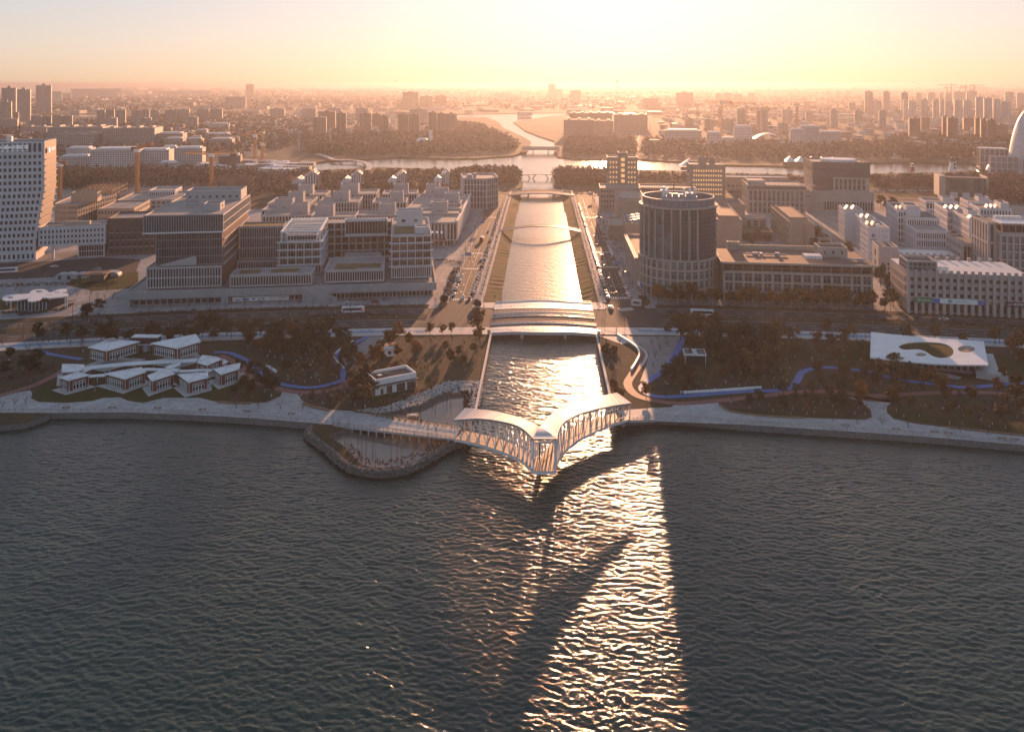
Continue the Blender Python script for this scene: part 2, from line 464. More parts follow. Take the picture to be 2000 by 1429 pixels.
river_n_e = gpl([(1082, 298), (1090, 307), (1130, 311), (1246, 312), (1348, 318), (1418, 323), (1576, 326), (1698, 318), (1800, 317), (1900, 321), (1960, 330), (2100, 340)], 1.0)
river_s_e = gpl([(2100, 352), (1900, 336), (1850, 338), (1698, 341), (1576, 343), (1418, 339), (1348, 336), (1250, 333), (1100, 331), (1077, 335), (1086, 350), (1092, 362)], 1.0)
FAR = 42000
land_w = [pol(1112, a) for a in range(-60, -15, 3)] + SHORE_L + DIKE + [gp(918, 835), (WALL_L, gp(932, 803)[1]), (WALL_L, 440), (BL, 440.1), (BL, 905), (-22.5, 930)] + river_s_w + [(-FAR, river_s_w[-1][1] + 9000), (-FAR, pol(1112, -60)[1])]
land_e = SHORE_R[::-1] + [(WALL_R, SHORE_R[0][1] + 6), (WALL_R, 442), (BR_, 442.1), (BR_, 905), (23, 930)] + river_s_e[::-1] + [(FAR, river_s_e[0][1] + 9000), (FAR, pol(1078, 60)[1])] + [pol(1078, a) for a in range(60, 9, -3)]
sheet('ground', land_w, G0, 'soil', holes=[POND], skirt=2.6, smat='quay_wall')
sheet('ground', land_e, G0, 'soil', skirt=2.6, smat='quay_wall')
sheet('ground', river_n_w + north_w + [(-FAR, 6200), (-FAR, river_n_w[0][1] + 9000)], G0, 'city_ground', skirt=2.5, smat='bank_grass')
sheet('ground', north_e + river_n_e + [(FAR, river_n_e[-1][1] + 9000), (FAR, 5200)], G0, 'city_ground', skirt=2.5, smat='bank_grass')
sheet('ground', [(-FAR, 6250)] + north_top + [(FAR, 5250), (FAR, 44000), (3500, 44000), (-1500, 14000), (-7000, 9000)], G0, 'city_ground', skirt=2.5, smat='bank_grass')
sheet('river', [(-4000, 940), (4000, 940), (4000, 3500), (-4000, 3500)], 0.02, 'river_water')
sheet('sea', [(-FAR, 6000), (20000, 6000), (20000, 44000), (-FAR, 44000)], 0.5, 'river_water')
sheet('pond', DIKE_C + gpl([(925, 850), (940, 752), (840, 752), (640, 826)], 1.4), 0.55, 'pond_water')
# city blocks south of the river lie on paler, built ground
# ------------------------------------------------------------------ city ground, roads and pavements
Z_BLOCK, Z_ROAD, Z_MARK, Z_PAVE = G0 + 0.06, G0 + 0.10, G0 + 0.125, G0 + 0.24
A0, A1 = -28, 26
block_w = arcpts(1232.2, A0, ax(-54.6, 1232.2), 30) + [(-54.6, 858), (-760, 720)]
block_e = arcpts(1232.2, ax(54.6, 1232.2), A1, 30) + [(860, 690), (54.6, 858)]
sheet('city_pavement', block_w, Z_BLOCK, 'plaza')
sheet('city_pavement', block_e, Z_BLOCK, 'plaza')
# rough planted ground and bare sites in the blocks, seen between the buildings
def patch(name, px, z, m, smooth=0, **kw):
    p = gpl(px, z)
    if smooth: p = smooth_line(p + [p[0]], smooth)[:-1]
    return sheet(name, p, z, m, **kw)
patch('lawn', [(0, 585), (120, 588), (150, 585), (100, 597), (0, 605)], Z_BLOCK + 0.05, 'lawn')
patch('lawn', [(140, 545), (270, 530), (270, 562), (180, 568), (130, 556)], Z_BLOCK + 0.05, 'lawn')
patch('street', [(-60, 516), (80, 511), (200, 503), (275, 507), (265, 532), (150, 540), (-60, 548)], Z_BLOCK + 0.02, 'asphalt')
patch('bare_site', [(0, 350), (420, 350), (430, 380), (200, 400), (0, 420)], Z_BLOCK + 0.03, 'bare_site')
patch('bare_site', [(1590, 420), (1700, 420), (1660, 480), (1600, 470)], Z_BLOCK + 0.03, 'bare_site')
patch('bare_site', [(480, 385), (740, 372), (890, 368), (890, 380), (480, 410)], Z_BLOCK + 0.03, 'soil')
patch('bare_site', [(1700, 387), (2000, 397), (2000, 430), (1700, 410)], Z_BLOCK + 0.03, 'bare_site')
# ring road round the lake: two carriageways, planted median, footways
CL, CR = WALL_L - 0.9, WALL_R + 0.9                       # the canal opening, walls included
ring = sheet('ring_road', arcpts(1197.5, A0, ax(CL, 1215), 40) + arcpts(1232, ax(CL, 1215), A0, 40), Z_ROAD, 'asphalt')
ring_e = sheet('ring_road', arcpts(1197.5, ax(CR, 1215), A1, 40) + arcpts(1232, A1, ax(CR, 1215), 40), Z_ROAD, 'asphalt')
for a, c in ((A0, ax(-58, 1215)), (ax(60, 1215), A1)):
    band('road_median', 1212, 1221, a, c, Z_ROAD + 0.15, 'soil', skirt=0.16)
    band('verge', 1232.1, 1238.5, a, c, Z_ROAD + 0.14, 'soil', skirt=0.16)
for a, c in ((A0, ax(CL, 1192)), (ax(CR, 1192), A1)):
    band('pavement', 1186, 1197.2, a, c, Z_PAVE, 'pale_paving', skirt=0.25)
band('cycle_lane', 1190.5, 1194, A0, ax(-54, 1192), Z_PAVE + 0.02, 'blue_lane')
band('cycle_lane', 1190.5, 1194, ax(46, 1192), A1, Z_PAVE + 0.02, 'blue_lane')
def arc_marks(b, R, a0, a1, dash=None, w=0.22, z=Z_MARK):
    step = math.degrees(1 / R)
    a = a0
    while a < a1:
        ln = (dash[0] if dash else 12) * step
        p0, p1, q1, q0 = pol(R - w / 2, a), pol(R - w / 2, min(a + ln, a1)), pol(R + w / 2, min(a + ln, a1)), pol(R + w / 2, a)
        b.quad((*p0, z), (*p1, z), (*q1, z), (*q0, z))
        a += (sum(dash) if dash else 12) * step
for road, a, c in ((ring, A0, ax(-58, 1215)), (ring_e, ax(60, 1215), A1)):
    b = MB()
    for Rr in (1198.1, 1211.6, 1221.4, 1231.4): arc_marks(b, Rr, a, c)
    for Rr in (1202.5, 1207, 1224.7, 1228): arc_marks(b, Rr, a, c, (4, 6))
    b.build('lane_marking', 'road_paint', road)
# streets along the canal
Y0, Y1 = 428.0, 862.0
street_w = sheet('street', [(-50, Y0 - 1), (-36.8, Y0), (-36.8, Y1), (-57, Y1), (-50, 690)], Z_ROAD + 0.012, 'asphalt')
street_e = sheet('street', [(35.4, Y0), (50, Y0 - 1), (50, 690), (55, Y1), (35.4, Y1)], Z_ROAD + 0.012, 'asphalt')
sheet('pavement', [(-36.7, 440), (-31.3, 440), (-31.3, 855), (-36.7, 855)], Z_PAVE, 'plaza', skirt=0.25)
sheet('pavement', [(30.9, 442), (35.3, 442), (35.3, 855), (30.9, 855)], Z_PAVE, 'plaza', skirt=0.25)
sheet('pavement', [(-36.5, 430), (-24.6, 429), (-24.6, 439.9), (-32, 439.9), (-36, 436)], Z_PAVE, 'pale_paving', skirt=0.25)
sheet('pavement', [(26.9, 428.5), (33, 429), (35, 433), (34.5, 438), (32, 441.9), (26.9, 441.9)], Z_PAVE, 'pale_paving', skirt=0.25)
sheet('pavement', [(-54.5, 446), (-50.1, 438), (-50.1, 690), (-57.1, 855), (-62, 855)], Z_PAVE, 'plaza', skirt=0.25)
sheet('pavement', [(50.1, 438), (54.5, 442), (59, 855), (55.1, 855), (50.1, 690)], Z_PAVE, 'plaza', skirt=0.25)
def crosswalk(road, x0, x1, yc, ln=4.0):
    b = MB(); x = x0
    while x + 0.6 < x1:
        b.quad((x, yc - ln / 2, Z_MARK + 0.012), (x + 0.6, yc - ln / 2, Z_MARK + 0.012), (x + 0.6, yc + ln / 2, Z_MARK + 0.012), (x, yc + ln / 2, Z_MARK + 0.012)); x += 1.25
    b.build('crosswalk', 'road_paint', road)
for yy in (gp(900, 585)[1], gp(900, 525)[1], gp(900, 495)[1], gp(960, 425)[1]): crosswalk(street_w, -49.5, -37.2, yy)
for yy in (gp(1215, 582)[1], gp(1210, 522)[1], gp(1205, 493)[1], gp(1160, 425)[1]): crosswalk(street_e, 35.8, 49.6, yy)
def street_marks(road, xs, solid, segs):
    b = MB()
    for (ya, yb) in segs:
        for x in xs:
            y = ya
            while y + 3 < yb:
                b.quad((x - .09, y, Z_MARK + .012), (x + .09, y, Z_MARK + .012), (x + .09, y + 3, Z_MARK + .012), (x - .09, y + 3, Z_MARK + .012)); y += 8
        for x in solid: b.quad((x - .09, ya, Z_MARK + .012), (x + .09, ya, Z_MARK + .012), (x + .09, yb, Z_MARK + .012), (x - .09, yb, Z_MARK + .012))
        for x in xs:                                      # turn arrows painted in the lanes
            for yy in (ya + 10, ya + 26):
                z = Z_MARK + 0.012; xa = x + 1.7
                b.quad((xa - .12, yy, z), (xa + .12, yy, z), (xa + .12, yy + 3.4, z), (xa - .12, yy + 3.4, z)); b.ngon([(xa - .5, yy + 3.4, z), (xa + .5, yy + 3.4, z), (xa, yy + 5, z)])
                b.quad((xa + .12, yy + 1.2, z), (xa + 1.1, yy + 2.2, z), (xa + 1.1, yy + 2.7, z), (xa + .12, yy + 1.9, z))
    b.build('lane_marking', 'road_paint', road)
street_marks(street_w, (-40.4, -47.1), (-43.7,), [(450, 514), (528, 586), (606, 700), (715, 840)])
street_marks(street_e, (38.8, 45.8), (42.4,), [(450, 514), (530, 590), (606, 700), (715, 840)])
b = MB()                                                 # hatched island at the corner of the right street
for k in range(7): b.quad((40 + k * 1.1, 431.5 + k * .3, Z_MARK + .012), (40.5 + k * 1.1, 431.5 + k * .3, Z_MARK + .012), (42.5 + k * 1.0, 425.5 + k * .5, Z_MARK + .012), (42.0 + k * 1.0, 425.5 + k * .5, Z_MARK + .012))
b.build('hatched_marking', 'road_paint', street_e)
# banks of the canal
def bank(xa, xb, y0, y1):
    b = MB(); n = 90
    for k in range(n):
        ya, yb = y0 + (y1 - y0) * k / n, y0 + (y1 - y0) * (k + 1) / n
        for (u0, u1) in ((0, .5), (.5, 1)):
            P = lambda u, y: (xa + (xb - xa) * u, y, 2.0 - 2.4 * u + (0.14 * math.sin(y * .7) + 0.1 * math.sin(y * 1.9)) * (1 if 0 < u < 1 else 0))
            q = [P(u0, ya), P(u1, ya), P(u1, yb), P(u0, yb)]
            b.quad(*(q if xb > xa else q[::-1]))
    b.build('bank', 'bank_grass', None, weld=1e-3, kind='structure')
bank(BL, -20.6, 440.2, 862); bank(BR_, 20.9, 442.2, 862)
# second ring road behind the blocks

for a, c in ((-28, ax(-32, 1676)), (ax(32, 1676), 28)):
    band('ring_road', 1662, 1691, a, c, Z_ROAD + .03, 'asphalt', n=40)
    band('road_median', 1675, 1678, a, c, Z_ROAD + 0.18, 'soil', skirt=0.16)
# brick-red side street on the right, grey service lanes
sw = gpl([(1690, 500), (1725, 530), (1755, 570), (1790, 622)])
path_strip('street', sw, 9.5, Z_BLOCK + 0.05, 'asphalt'); path_strip('pavement', [(p[0] + 5.5, p[1]) for p in sw], 4.6, Z_BLOCK + 0.12, 'brick_path', skirt=.1)
# far avenues
path_strip('avenue', gpl([(1228, 335), (1236, 300), (1241, 270), (1246, 262)]), 18, G0 + .3, 'asphalt'); path_strip('avenue', gpl([(1200, 318), (1214, 300), (1225, 270), (1236, 262)]), 9, G0 + .35, 'asphalt')
path_strip('avenue', gpl([(1758, 312), (1756, 270), (1750, 240), (1746, 215)]), 26, G0 + .3, 'bare_site')
path_strip('avenue', gpl([(500, 305), (470, 255), (445, 228), (425, 210)]), 34, G0 + .3, 'bare_site')
path_strip('avenue', gpl([(60, 226), (120, 210), (165, 200), (190, 194), (180, 190)]), 30, G0 + .3, 'bare_site')
# ------------------------------------------------------------------ the park by the shore
prom_l = gpl([(-40, 775), (0, 773), (60, 762), (63, 770), (60, 778), (75, 785), (130, 787), (180, 783), (203, 777), (235, 776), (250, 783), (280, 787), (320, 777), (390, 777), (420, 784), (470, 788), (520, 786), (548, 774), (550, 766), (592, 767), (585, 777), (600, 790), (640, 800), (690, 803)]) + gpl([(690, 833), (640, 829), (600, 825.6), (500, 817.6), (400, 811.6), (250, 805.6), (100, 806.6), (-40, 806)])
sheet('promenade', prom_l, G0 + .08, 'paving')
prom_r = gpl([(1227, 800), (1310, 795), (1322, 788), (1400, 783), (1405, 790), (1420, 800), (1450, 807), (1510, 813), (1600, 817), (1690, 820), (1703, 815), (1700, 800), (1680, 785), (1655, 775), (1740, 787), (1733, 793), (1732, 805), (1745, 818), (1790, 828), (1900, 840), (2060, 857)]) + gpl([(2060, 876), (2000, 869.6), (1850, 856.6), (1700, 845.6), (1550, 835.6), (1450, 829.6), (1197.5, 819.6), (1275, 816.6), (1227, 818)])
sheet('promenade', prom_r, G0 + .08, 'paving')
patch('lawn', [(62, 770), (75, 785), (130, 787), (180, 783), (203, 777), (235, 776), (250, 783), (280, 787), (320, 777), (390, 777), (420, 784), (445, 780), (470, 755), (440, 740), (300, 745), (120, 750), (80, 757)], G0 + .05, 'lawn')
patch('lawn', [(820, 735), (850, 738), (850, 752), (820, 775), (740, 790), (705, 775), (800, 770), (822, 752)], G0 + .05, 'lawn')
patch('lawn', [(1420, 797), (1500, 803), (1600, 809), (1690, 817), (1600, 817), (1510, 813), (1450, 807)], G0 + .05, 'lawn')
patch('lawn', [(1745, 818), (1850, 830), (2000, 845), (2000, 835), (1850, 815), (1740, 806)], G0 + .05, 'lawn')
patch('lawn', [(1945, 690), (2040, 700), (2040, 740), (1960, 740)], G0 + .05, 'lawn')
patch('lawn', [(1620, 690), (1690, 680), (1700, 700), (1640, 706)], G0 + .05, 'lawn')
WALKS = []
def walk(name, px, w, m, dz, n=6):
    P = smooth_line(gpl(px), n); WALKS.append((P, w / 2))
    return path_strip(name, P, w, G0 + dz, m)
walk('cycle_path', [(418, 688), (450, 690), (480, 704), (510, 730), (545, 749), (600, 757), (640, 752), (672, 741)], 2.6, 'blue_path', .12)
walk('footpath', [(430, 695), (465, 712), (490, 737), (535, 757), (580, 766), (625, 765), (670, 754), (688, 730), (700, 708), (725, 690), (768, 668)], 3.6, 'red_path', .10)
walk('footpath', [(-30, 785), (0, 773), (60, 755), (112, 731), (135, 715)], 3.6, 'red_path', .10)
walk('cycle_path', [(672, 741), (668, 722), (655, 707), (658, 690), (685, 674), (722, 656)], 2.6, 'blue_path', .12)
walk('cycle_path', [(40, 672), (70, 682), (100, 692), (160, 702)], 2.4, 'blue_path', .12)
walk('cycle_path', [(1335, 657), (1320, 690), (1300, 720), (1268, 743), (1254, 757), (1264, 769), (1292, 775), (1345, 773), (1450, 765), (1535, 761), (1556, 745), (1568, 726), (1605, 718), (1650, 720), (1700, 727), (1760, 742), (1850, 753), (1900, 756), (2040, 743)], 2.9, 'blue_path', .12)
walk('footpath', [(1212, 655), (1238, 672), (1256, 690), (1250, 710), (1236, 730), (1226, 750), (1240, 770), (1272, 781), (1325, 788), (1400, 783), (1500, 772), (1560, 766), (1640, 765), (1700, 778), (1760, 785), (1678, 776), (1900, 766), (2040, 780)], 3.4, 'red_path', .10)
walk('footpath', [(1219, 650), (1246, 674), (1263, 692), (1253, 715)], 1.3, 'concrete', .115)
patch('park_plaza', [(1225, 657), (1332, 657), (1318, 688), (1296, 718), (1262, 742), (1250, 745), (1262, 712), (1268, 690), (1250, 672)], G0 + .07, 'herring_paving')
patch('park_plaza', [(722, 658), (752, 657), (735, 680), (700, 700), (675, 715), (668, 700), (690, 680)], G0 + .07, 'herring_paving')
patch('park_plaza', [(1170, 656), (1225, 657), (1238, 665), (1215, 672)], G0 + .065, 'pale_paving')

# ================================================================== THINGS BY THE WATER
# ------------------------------------------------------------------ railings and benches
_pm = {}
def unit_box(key, m, sx=1.0, sy=1.0, sz=1.0, z0=0.0):
    """shared mesh: a box centred in plan standing on z0"""
    k = (key, m, sx, sy, sz, z0)
    if k not in _pm:
        b = MB(); b.box(-sx / 2, sx / 2, -sy / 2, sy / 2, z0, z0 + sz); _pm[k] = b.mesh(key, m)
    return _pm[k]
def resample(pts, step):
    P = [Vector(p) for p in pts]; out = []; acc = 0.0
    for a, b in zip(P[:-1], P[1:]):
        L = (b - a).length
        while acc <= L:
            t = acc / L; d = (b - a).normalized()
            out.append((a + (b - a) * t, math.atan2(d.y, d.x))); acc += step
        acc -= L
    return out
def railing(pts, label, m='rail_metal', h=1.1, step=2.0, group=None, pw=0.09, mids=2):
    r = thing('railing', label, 'railing', group=group)
    b = MB(); b.sweep([(p[0], p[1], p[2] + h) for p in pts], 0.10, 0.07, 0); b.build('top_rail', m, r)
    for k in range(mids):
        b = MB(); b.sweep([(p[0], p[1], p[2] + h * (k + 1) / (mids + 1)) for p in pts], 0.04, 0.04); b.build('rail', m, r)
    me = unit_box('post', m, pw, pw, h)
    for p, a in resample(pts, step): inst('post', me, r, p, (0, 0, a))
    return r
def lift(pts, z): return [(p[0], p[1], z) for p in pts]
railing(lift(gpl([(-40, 804), (100, 804.5), (250, 803.6), (400, 809.5), (500, 815.5), (600, 823.5), (640, 827)]), G0 + .08), 'slim brown railing along the promenade edge beside the white pavilions', step=2.6)
railing(lift(gpl([(1277, 814.5), (1350, 817.6), (1450, 827.5), (1550, 833.5), (1700, 843.4), (1850, 854.4), (2000, 867.2), (2060, 873)]), G0 + .08), 'slim brown railing along the right promenade edge above the dark quay', step=2.6)
def make_bench(name='bench'):
    r = thing(name, '', 'bench')
    for k in range(3): 
        b = MB(); b.box(-1.3, 1.3, -0.32 + k * 0.22, -0.14 + k * 0.22, 0.40, 0.47); b.build('slat', 'wood_bench', r)
    for sx in (-1, 1):
        b = MB(); b.box(sx * 1.0 - .06, sx * 1.0 + .06, -0.3, 0.3, 0, 0.40); b.build('leg', 'dark_metal', r)
    return r
bench0 = make_bench(); bench_used = False
def place(proto, flag, loc, rz, label, group=None):
    o = proto if not flag[0] else copy_tree(proto)
    flag[0] = True
    o.location = loc; o.rotation_euler = (0, 0, rz); o['label'] = label
    if group: o['group'] = group
    return o
_bf = [False]
bl = [(129, 797), (219, 797), (308, 798), (396, 801), (482, 804), (569, 809)]
for k, p in enumerate(bl): place(bench0, _bf, (*gp(*p), G0 + .09), -R_(ringang(*gp(*p))) * 0 , f'low slatted bench on the promenade before the white pavilions, {ordn(k)} from the left', 'promenade benches')
bl = [(1651, 831), (1750, 839), (1825, 844), (1852, 847), (1957, 857), (1982, 859)]
for k, p in enumerate(bl): place(bench0, _bf, (*gp(*p), G0 + .09), -0.1, f'low slatted bench on the right promenade by the railing, {ordn(k)} from the left', 'promenade benches')

# ------------------------------------------------------------------ covered V-shaped footbridge
mat('roof_sheet', (0.60, 0.56, 0.53), 0.55, var=0.06, scale=0.5, spec=.3, rand=0.2)
ZD = 3.5
LO = smooth_line([(-28.3, 267.8, 10.0), (-19.3, 263.8, 12.2), (-10.8, 257.9, 13.6), (-5.8, 252.9, 14.1), (-2.3, 246.3, 13.8)], 8)
LI = smooth_line([(-25.8, 274.5, 10.9), (-16.0, 269.8, 11.9), (-7.7, 263.3, 12.7), (-3.0, 257.8, 13.3), (-0.5, 253.3, 13.8)], 8)
RO = smooth_line([(30.8, 285.9, 9.3), (23.2, 280.4, 10.3), (17.6, 274.9, 11.3), (12.2, 268.8, 12.2), (7.8, 261.1, 13.3), (5.2, 253.9, 13.7), (4.1, 246.6, 13.8)], 8)
RI = smooth_line([(27.2, 291.7, 10.3), (23.1, 289.1, 10.4), (18.8, 286.0, 10.5), (11.8, 279.6, 11.2), (6.3, 271.7, 12.0), (2.1, 262.2, 12.9), (-0.5, 253.3, 13.8)], 8)
vb = thing('footbridge', 'white steel truss footbridge with curved metal roof bent in a V over the canal mouth', 'bridge', (0, 0, 0))
def strip_part(name, a0, a1, b1, b0, th, m, parent, **kw):
    """a thin slab between four 3-D corners"""
    b = MB(); P = [a0, a1, b1, b0]; i = 0
    b.v = [tuple(p) for p in P] + [(p[0], p[1], p[2] - th) for p in P]
    b.f = [(0, 1, 2, 3), (7, 6, 5, 4), (0, 4, 5, 1), (1, 5, 6, 2), (2, 6, 7, 3), (3, 7, 4, 0)]; b.m = [0] * 6
    return b.build(name, m, parent, **kw)
def over(o, i, d=0.7):
    """push the outer roof point out from the inner one by d metres"""
    v = Vector((o[0] - i[0], o[1] - i[1], 0)); v.normalize()
    return (o[0] + v.x * d, o[1] + v.y * d, o[2])
def arm(O, I, nroof):
    n = len(O) - 1
    def at(C, t):
        t = min(max(t, 0), 1) * n; k = min(int(t), n - 1); f = t - k
        return tuple(C[k][c] + (C[k + 1][c] - C[k][c]) * f for c in range(3))
    for k in range(nroof):                                # standing-seam roof sheets
        t0, t1 = k / nroof, (k + 0.9) / nroof
        o0, o1, i0, i1 = at(O, t0), at(O, t1), at(I, t0), at(I, t1)
        w = 0.0 if t1 > 0.9 else 0.5
        a0, a1 = over(o0, i0), over(o1, i1); c0, c1 = over(i0, o0, w), over(i1, o1, w)
        q = (a0, a1, c1, c0) if O is LO else (a1, a0, c0, c1)
        strip_part('roof_panel', *q, 0.16, 'roof_sheet', vb)
    b = MB(); b.sweep([over((p[0], p[1], p[2] - .28), q, .72) for p, q in zip(O, I)], 0.3, 0.4); b.build('roof_edge', 'grey_metal', vb)
    # deck: planks laid across
    nd = nroof
    for k in range(nd):
        t0, t1 = k / nd, (k + 0.985) / nd
        o0, o1, i0, i1 = [(*at(c, t)[:2], ZD) for c, t in ((O, t0), (O, t1), (I, t0), (I, t1))]
        q = (o0, o1, i1, i0) if O is LO else (o1, o0, i0, i1)
        strip_part('deck_panel', *q, 0.12, 'wood_deck', vb)
    for C, nm in ((O, 'outer'), (I, 'inner')):
        b = MB(); b.sweep([(p[0], p[1], ZD - .45) for p in C], 0.35, 0.6); b.build('bottom_chord', 'white_steel', vb)
        b = MB(); b.sweep([(p[0], p[1], p[2] - .75) for p in C], 0.3, 0.4); b.build('top_chord', 'white_steel', vb)
        b = MB(); b.sweep([(p[0], p[1], ZD + 1.15) for p in C], 0.08, 0.08); b.build('handrail', 'white_steel', vb)
        npost = 16 if O is RO else 13
        for k in range(npost + 1):
            p = at(C, k / npost)
            b = MB(); b.bar((p[0], p[1], ZD - .4), (p[0], p[1], p[2] - .6), 0.30, 0.34); b.build('post', 'white_steel', vb)
            if k < npost:
                q = at(C, (k + 1) / npost)
                b = MB(); b.bar((p[0], p[1], p[2] - .8), (q[0], q[1], ZD - .2), 0.2, 0.2); b.build('diagonal', 'white_steel', vb)
    for k in range(1, 14):                                # rafters under the roof
        p, q = at(O, k / 14), at(I, k / 14)
        b = MB(); b.bar((p[0], p[1], p[2] - .55), (q[0], q[1], q[2] - .55), .18, .22); b.build('rafter', 'white_steel', vb)
arm(LO, LI, 30); arm(RO, RI, 44)
# the tip: roof sheets parallel to the open end, portal frame and floor
TL, TR_, TV = Vector(LO[-1]), Vector(RO[-1]), Vector(LI[-1])
for k in range(7):
    t0, t1 = k / 7, (k + .95) / 7
    a, b_, c, d = TL.lerp(TV, t0), TR_.lerp(TV, t0), TR_.lerp(TV, t1), TL.lerp(TV, t1)
    if k == 0: a.y -= .8; b_.y -= .8
    zz = lambda t: 0.55 * math.sin(math.pi * min(t * 1.4, 1) * .5)
    a.z += zz(t0) - .1; b_.z += zz(t0) - .1; c.z += zz(t1) - .1; d.z += zz(t1) - .1
    strip_part('roof_panel', a, b_, c, d, 0.16, 'roof_sheet', vb)
b = MB(); b.bar((TL.x - .6, TL.y - .8, TL.z - .3), (TR_.x + .6, TR_.y - .8, TR_.z - .3), .3, .45); b.build('roof_edge', 'grey_metal', vb)
fl = [LO[-1][:2], RO[-1][:2], LI[-1][:2]]
for k in range(6):
    t0, t1 = k / 6, (k + .98) / 6
    A = Vector((*fl[0], ZD)); B = Vector((*fl[1], ZD)); C = Vector((*fl[2], ZD))
    strip_part('deck_panel', A.lerp(C, t0), B.lerp(C, t0), B.lerp(C, t1), A.lerp(C, t1), .12, 'wood_deck', vb)
for x in (fl[0], fl[1]):
    b = MB(); b.bar((*x, ZD - .8), (*x, TL.z - .3), .45, .45); b.build('portal_post', 'white_steel', vb)
b = MB(); b.bar((*fl[0], TL.z - 1.7), (*fl[1], TL.z - 1.7), .35, .35); b.build('portal_beam', 'white_steel', vb)
b = MB(); b.bar((fl[0][0] - .2, fl[0][1], ZD - .5), (fl[1][0] + .2, fl[1][1], ZD - .5), .45, .7); b.build('portal_beam', 'white_steel', vb)
b = MB(); b.bar((*fl[0], ZD + 1.1), (*fl[1], ZD + 1.1), .08, .08); b.build('handrail', 'white_steel', vb)
for (x, y) in ((-.3, 254.8), (-23.9, 271.3), (28.6, 288.5)):
    b = MB(); b.tube((x, y, -2), (x, y, ZD - .6), .95, .8, 10); b.build('pier', 'concrete', vb)
# abutment deck on the right
ab = thing('bridge_landing', 'paved concrete landing joining the right end of the truss footbridge to the promenade', 'landing')
pts = [(30.5, 284.6), gp(1280, 818.4, 2.3), gp(1280, 795, 2.3), (26.7, 292.6)]
b = MB(); b.prism(pts, [2.7, 1.3, 1.3, 2.7], [ZD, G0 + .16, G0 + .16, ZD], 1, 0); b.build('slab', ['paving', 'concrete'], ab)
railing([(30.5, 284.9, ZD), (*gp(1278, 817.5, 2.3), G0 + .2)], 'short railing on the lake side of the right bridge landing', step=1.6)

# ------------------------------------------------------------------ boardwalk on piles to the left of the bridge
bw = thing('boardwalk', 'timber boardwalk on short piles between the left promenade and the V bridge', 'boardwalk')
BO = smooth_line([(*gp(888, 857, 3.4), 3.4), (*gp(800, 847, 3.1), 3.1), (*gp(720, 838, 2.7), 2.7), (*gp(650, 830.5, 2.2), 2.18)], 10)
BI = smooth_line([(*gp(899, 835, 3.4), 3.4), (*gp(810, 822, 3.1), 3.1), (*gp(740, 811, 2.7), 2.7), (*gp(690, 804, 2.2), 2.18)], 10)
n = len(BO) - 1
for k in range(n):
    a, b_, c, d = BO[k + 1], BO[k], BI[k], BI[k + 1]
    sh = lambda p, q: tuple(p[i] + (q[i] - p[i]) * .02 for i in range(3))
    strip_part('deck_panel', sh(a, b_), b_, c, sh(d, c), .18, 'paving' if k > 14 else 'pale_paving', bw)
for C in (BO, BI):
    b = MB(); b.sweep([(p[0], p[1], p[2] - .4) for p in C], .3, .4); b.build('edge_beam', 'concrete', bw)
for k in range(0, n, 2):
    for C in (BO, BI):
        b = MB(); b.tube((C[k][0], C[k][1], -1.5), (C[k][0], C[k][1], C[k][2] - .3), .28, .28, 8); b.build('pile', 'concrete', bw)
railing([(p[0], p[1], p[2]) for p in BO], 'railing along the lake side of the boardwalk by the pond', step=1.6)
railing([(p[0], p[1], p[2]) for p in BI], 'railing along the upper pond side of the boardwalk', step=1.6)
for k in range(13):
    t = 1.5 + k * 1.65
    i = int(t); f = t - i
    p = [BI[i][c] * (1 - f) + BI[i + 1][c] * f for c in range(3)]; q = BO[i]
    d = Vector((q[0] - p[0], q[1] - p[1], 0)).normalized()
    rz = math.atan2(BI[i][1] - BI[i + 1][1], BI[i][0] - BI[i + 1][0])
    place(bench0, _bf, (p[0] + d.x * .9, p[1] + d.y * .9, p[2] + .01), rz, f'dark slatted bench on the boardwalk, {ordn(12 - k)} from the promenade', 'boardwalk benches')

# ------------------------------------------------------------------ stones round the pond
mat('stone', (0.15, 0.135, 0.125), 0.85, var=0.5, scale=0.9)
mat('pale_stone', (0.36, 0.345, 0.33), 0.85, var=0.5, scale=1.1)
def rubble(name, pts, label, m, size=(0.25, 0.55), seed=1):
    """loose stones at the given places (x, y, z): irregular eight-cornered lumps"""
    rng = np.random.default_rng(seed); n = len(pts); P = np.array(pts)
    cube = np.array([[-1, -1, -1], [1, -1, -1], [1, 1, -1], [-1, 1, -1], [-1, -1, 1], [1, -1, 1], [1, 1, 1], [-1, 1, 1]], float)
    V = cube[None] * (0.6 + 0.4 * rng.random((n, 8, 3))) * rng.uniform(*size, (n, 1, 1)) * rng.uniform(.6, 1.2, (n, 1, 3))
    a = rng.random(n) * 6.28; c, s = np.cos(a), np.sin(a)
    X = V[..., 0] * c[:, None] - V[..., 1] * s[:, None]; Y = V[..., 0] * s[:, None] + V[..., 1] * c[:, None]
    V = np.stack([X, Y, V[..., 2] * .7], -1) + P[:, None]
    f = np.array([[0, 3, 2, 1], [4, 5, 6, 7], [0, 1, 5, 4], [1, 2, 6, 5], [2, 3, 7, 6], [3, 0, 4, 7]])
    F = (f[None] + 8 * np.arange(n)[:, None, None]).reshape(-1, 4)
    return tag(link(bpy.data.objects.new(name, npmesh(name, V.reshape(-1, 3), F, m))), label, None, None, 'stuff')
rng = random.Random(5)
dk = resample([(p[0], p[1], 0) for p in DIKE_C], 0.24)
pts = []
for p, a in dk:
    for _ in range(4):
        t = rng.uniform(-1.6, .8); nx, ny = -math.sin(a), math.cos(a)
        pts.append((p.x + nx * t, p.y + ny * t, 2.05 - max(0, -t - .3) * 1.0 + rng.uniform(-.15, .15)))
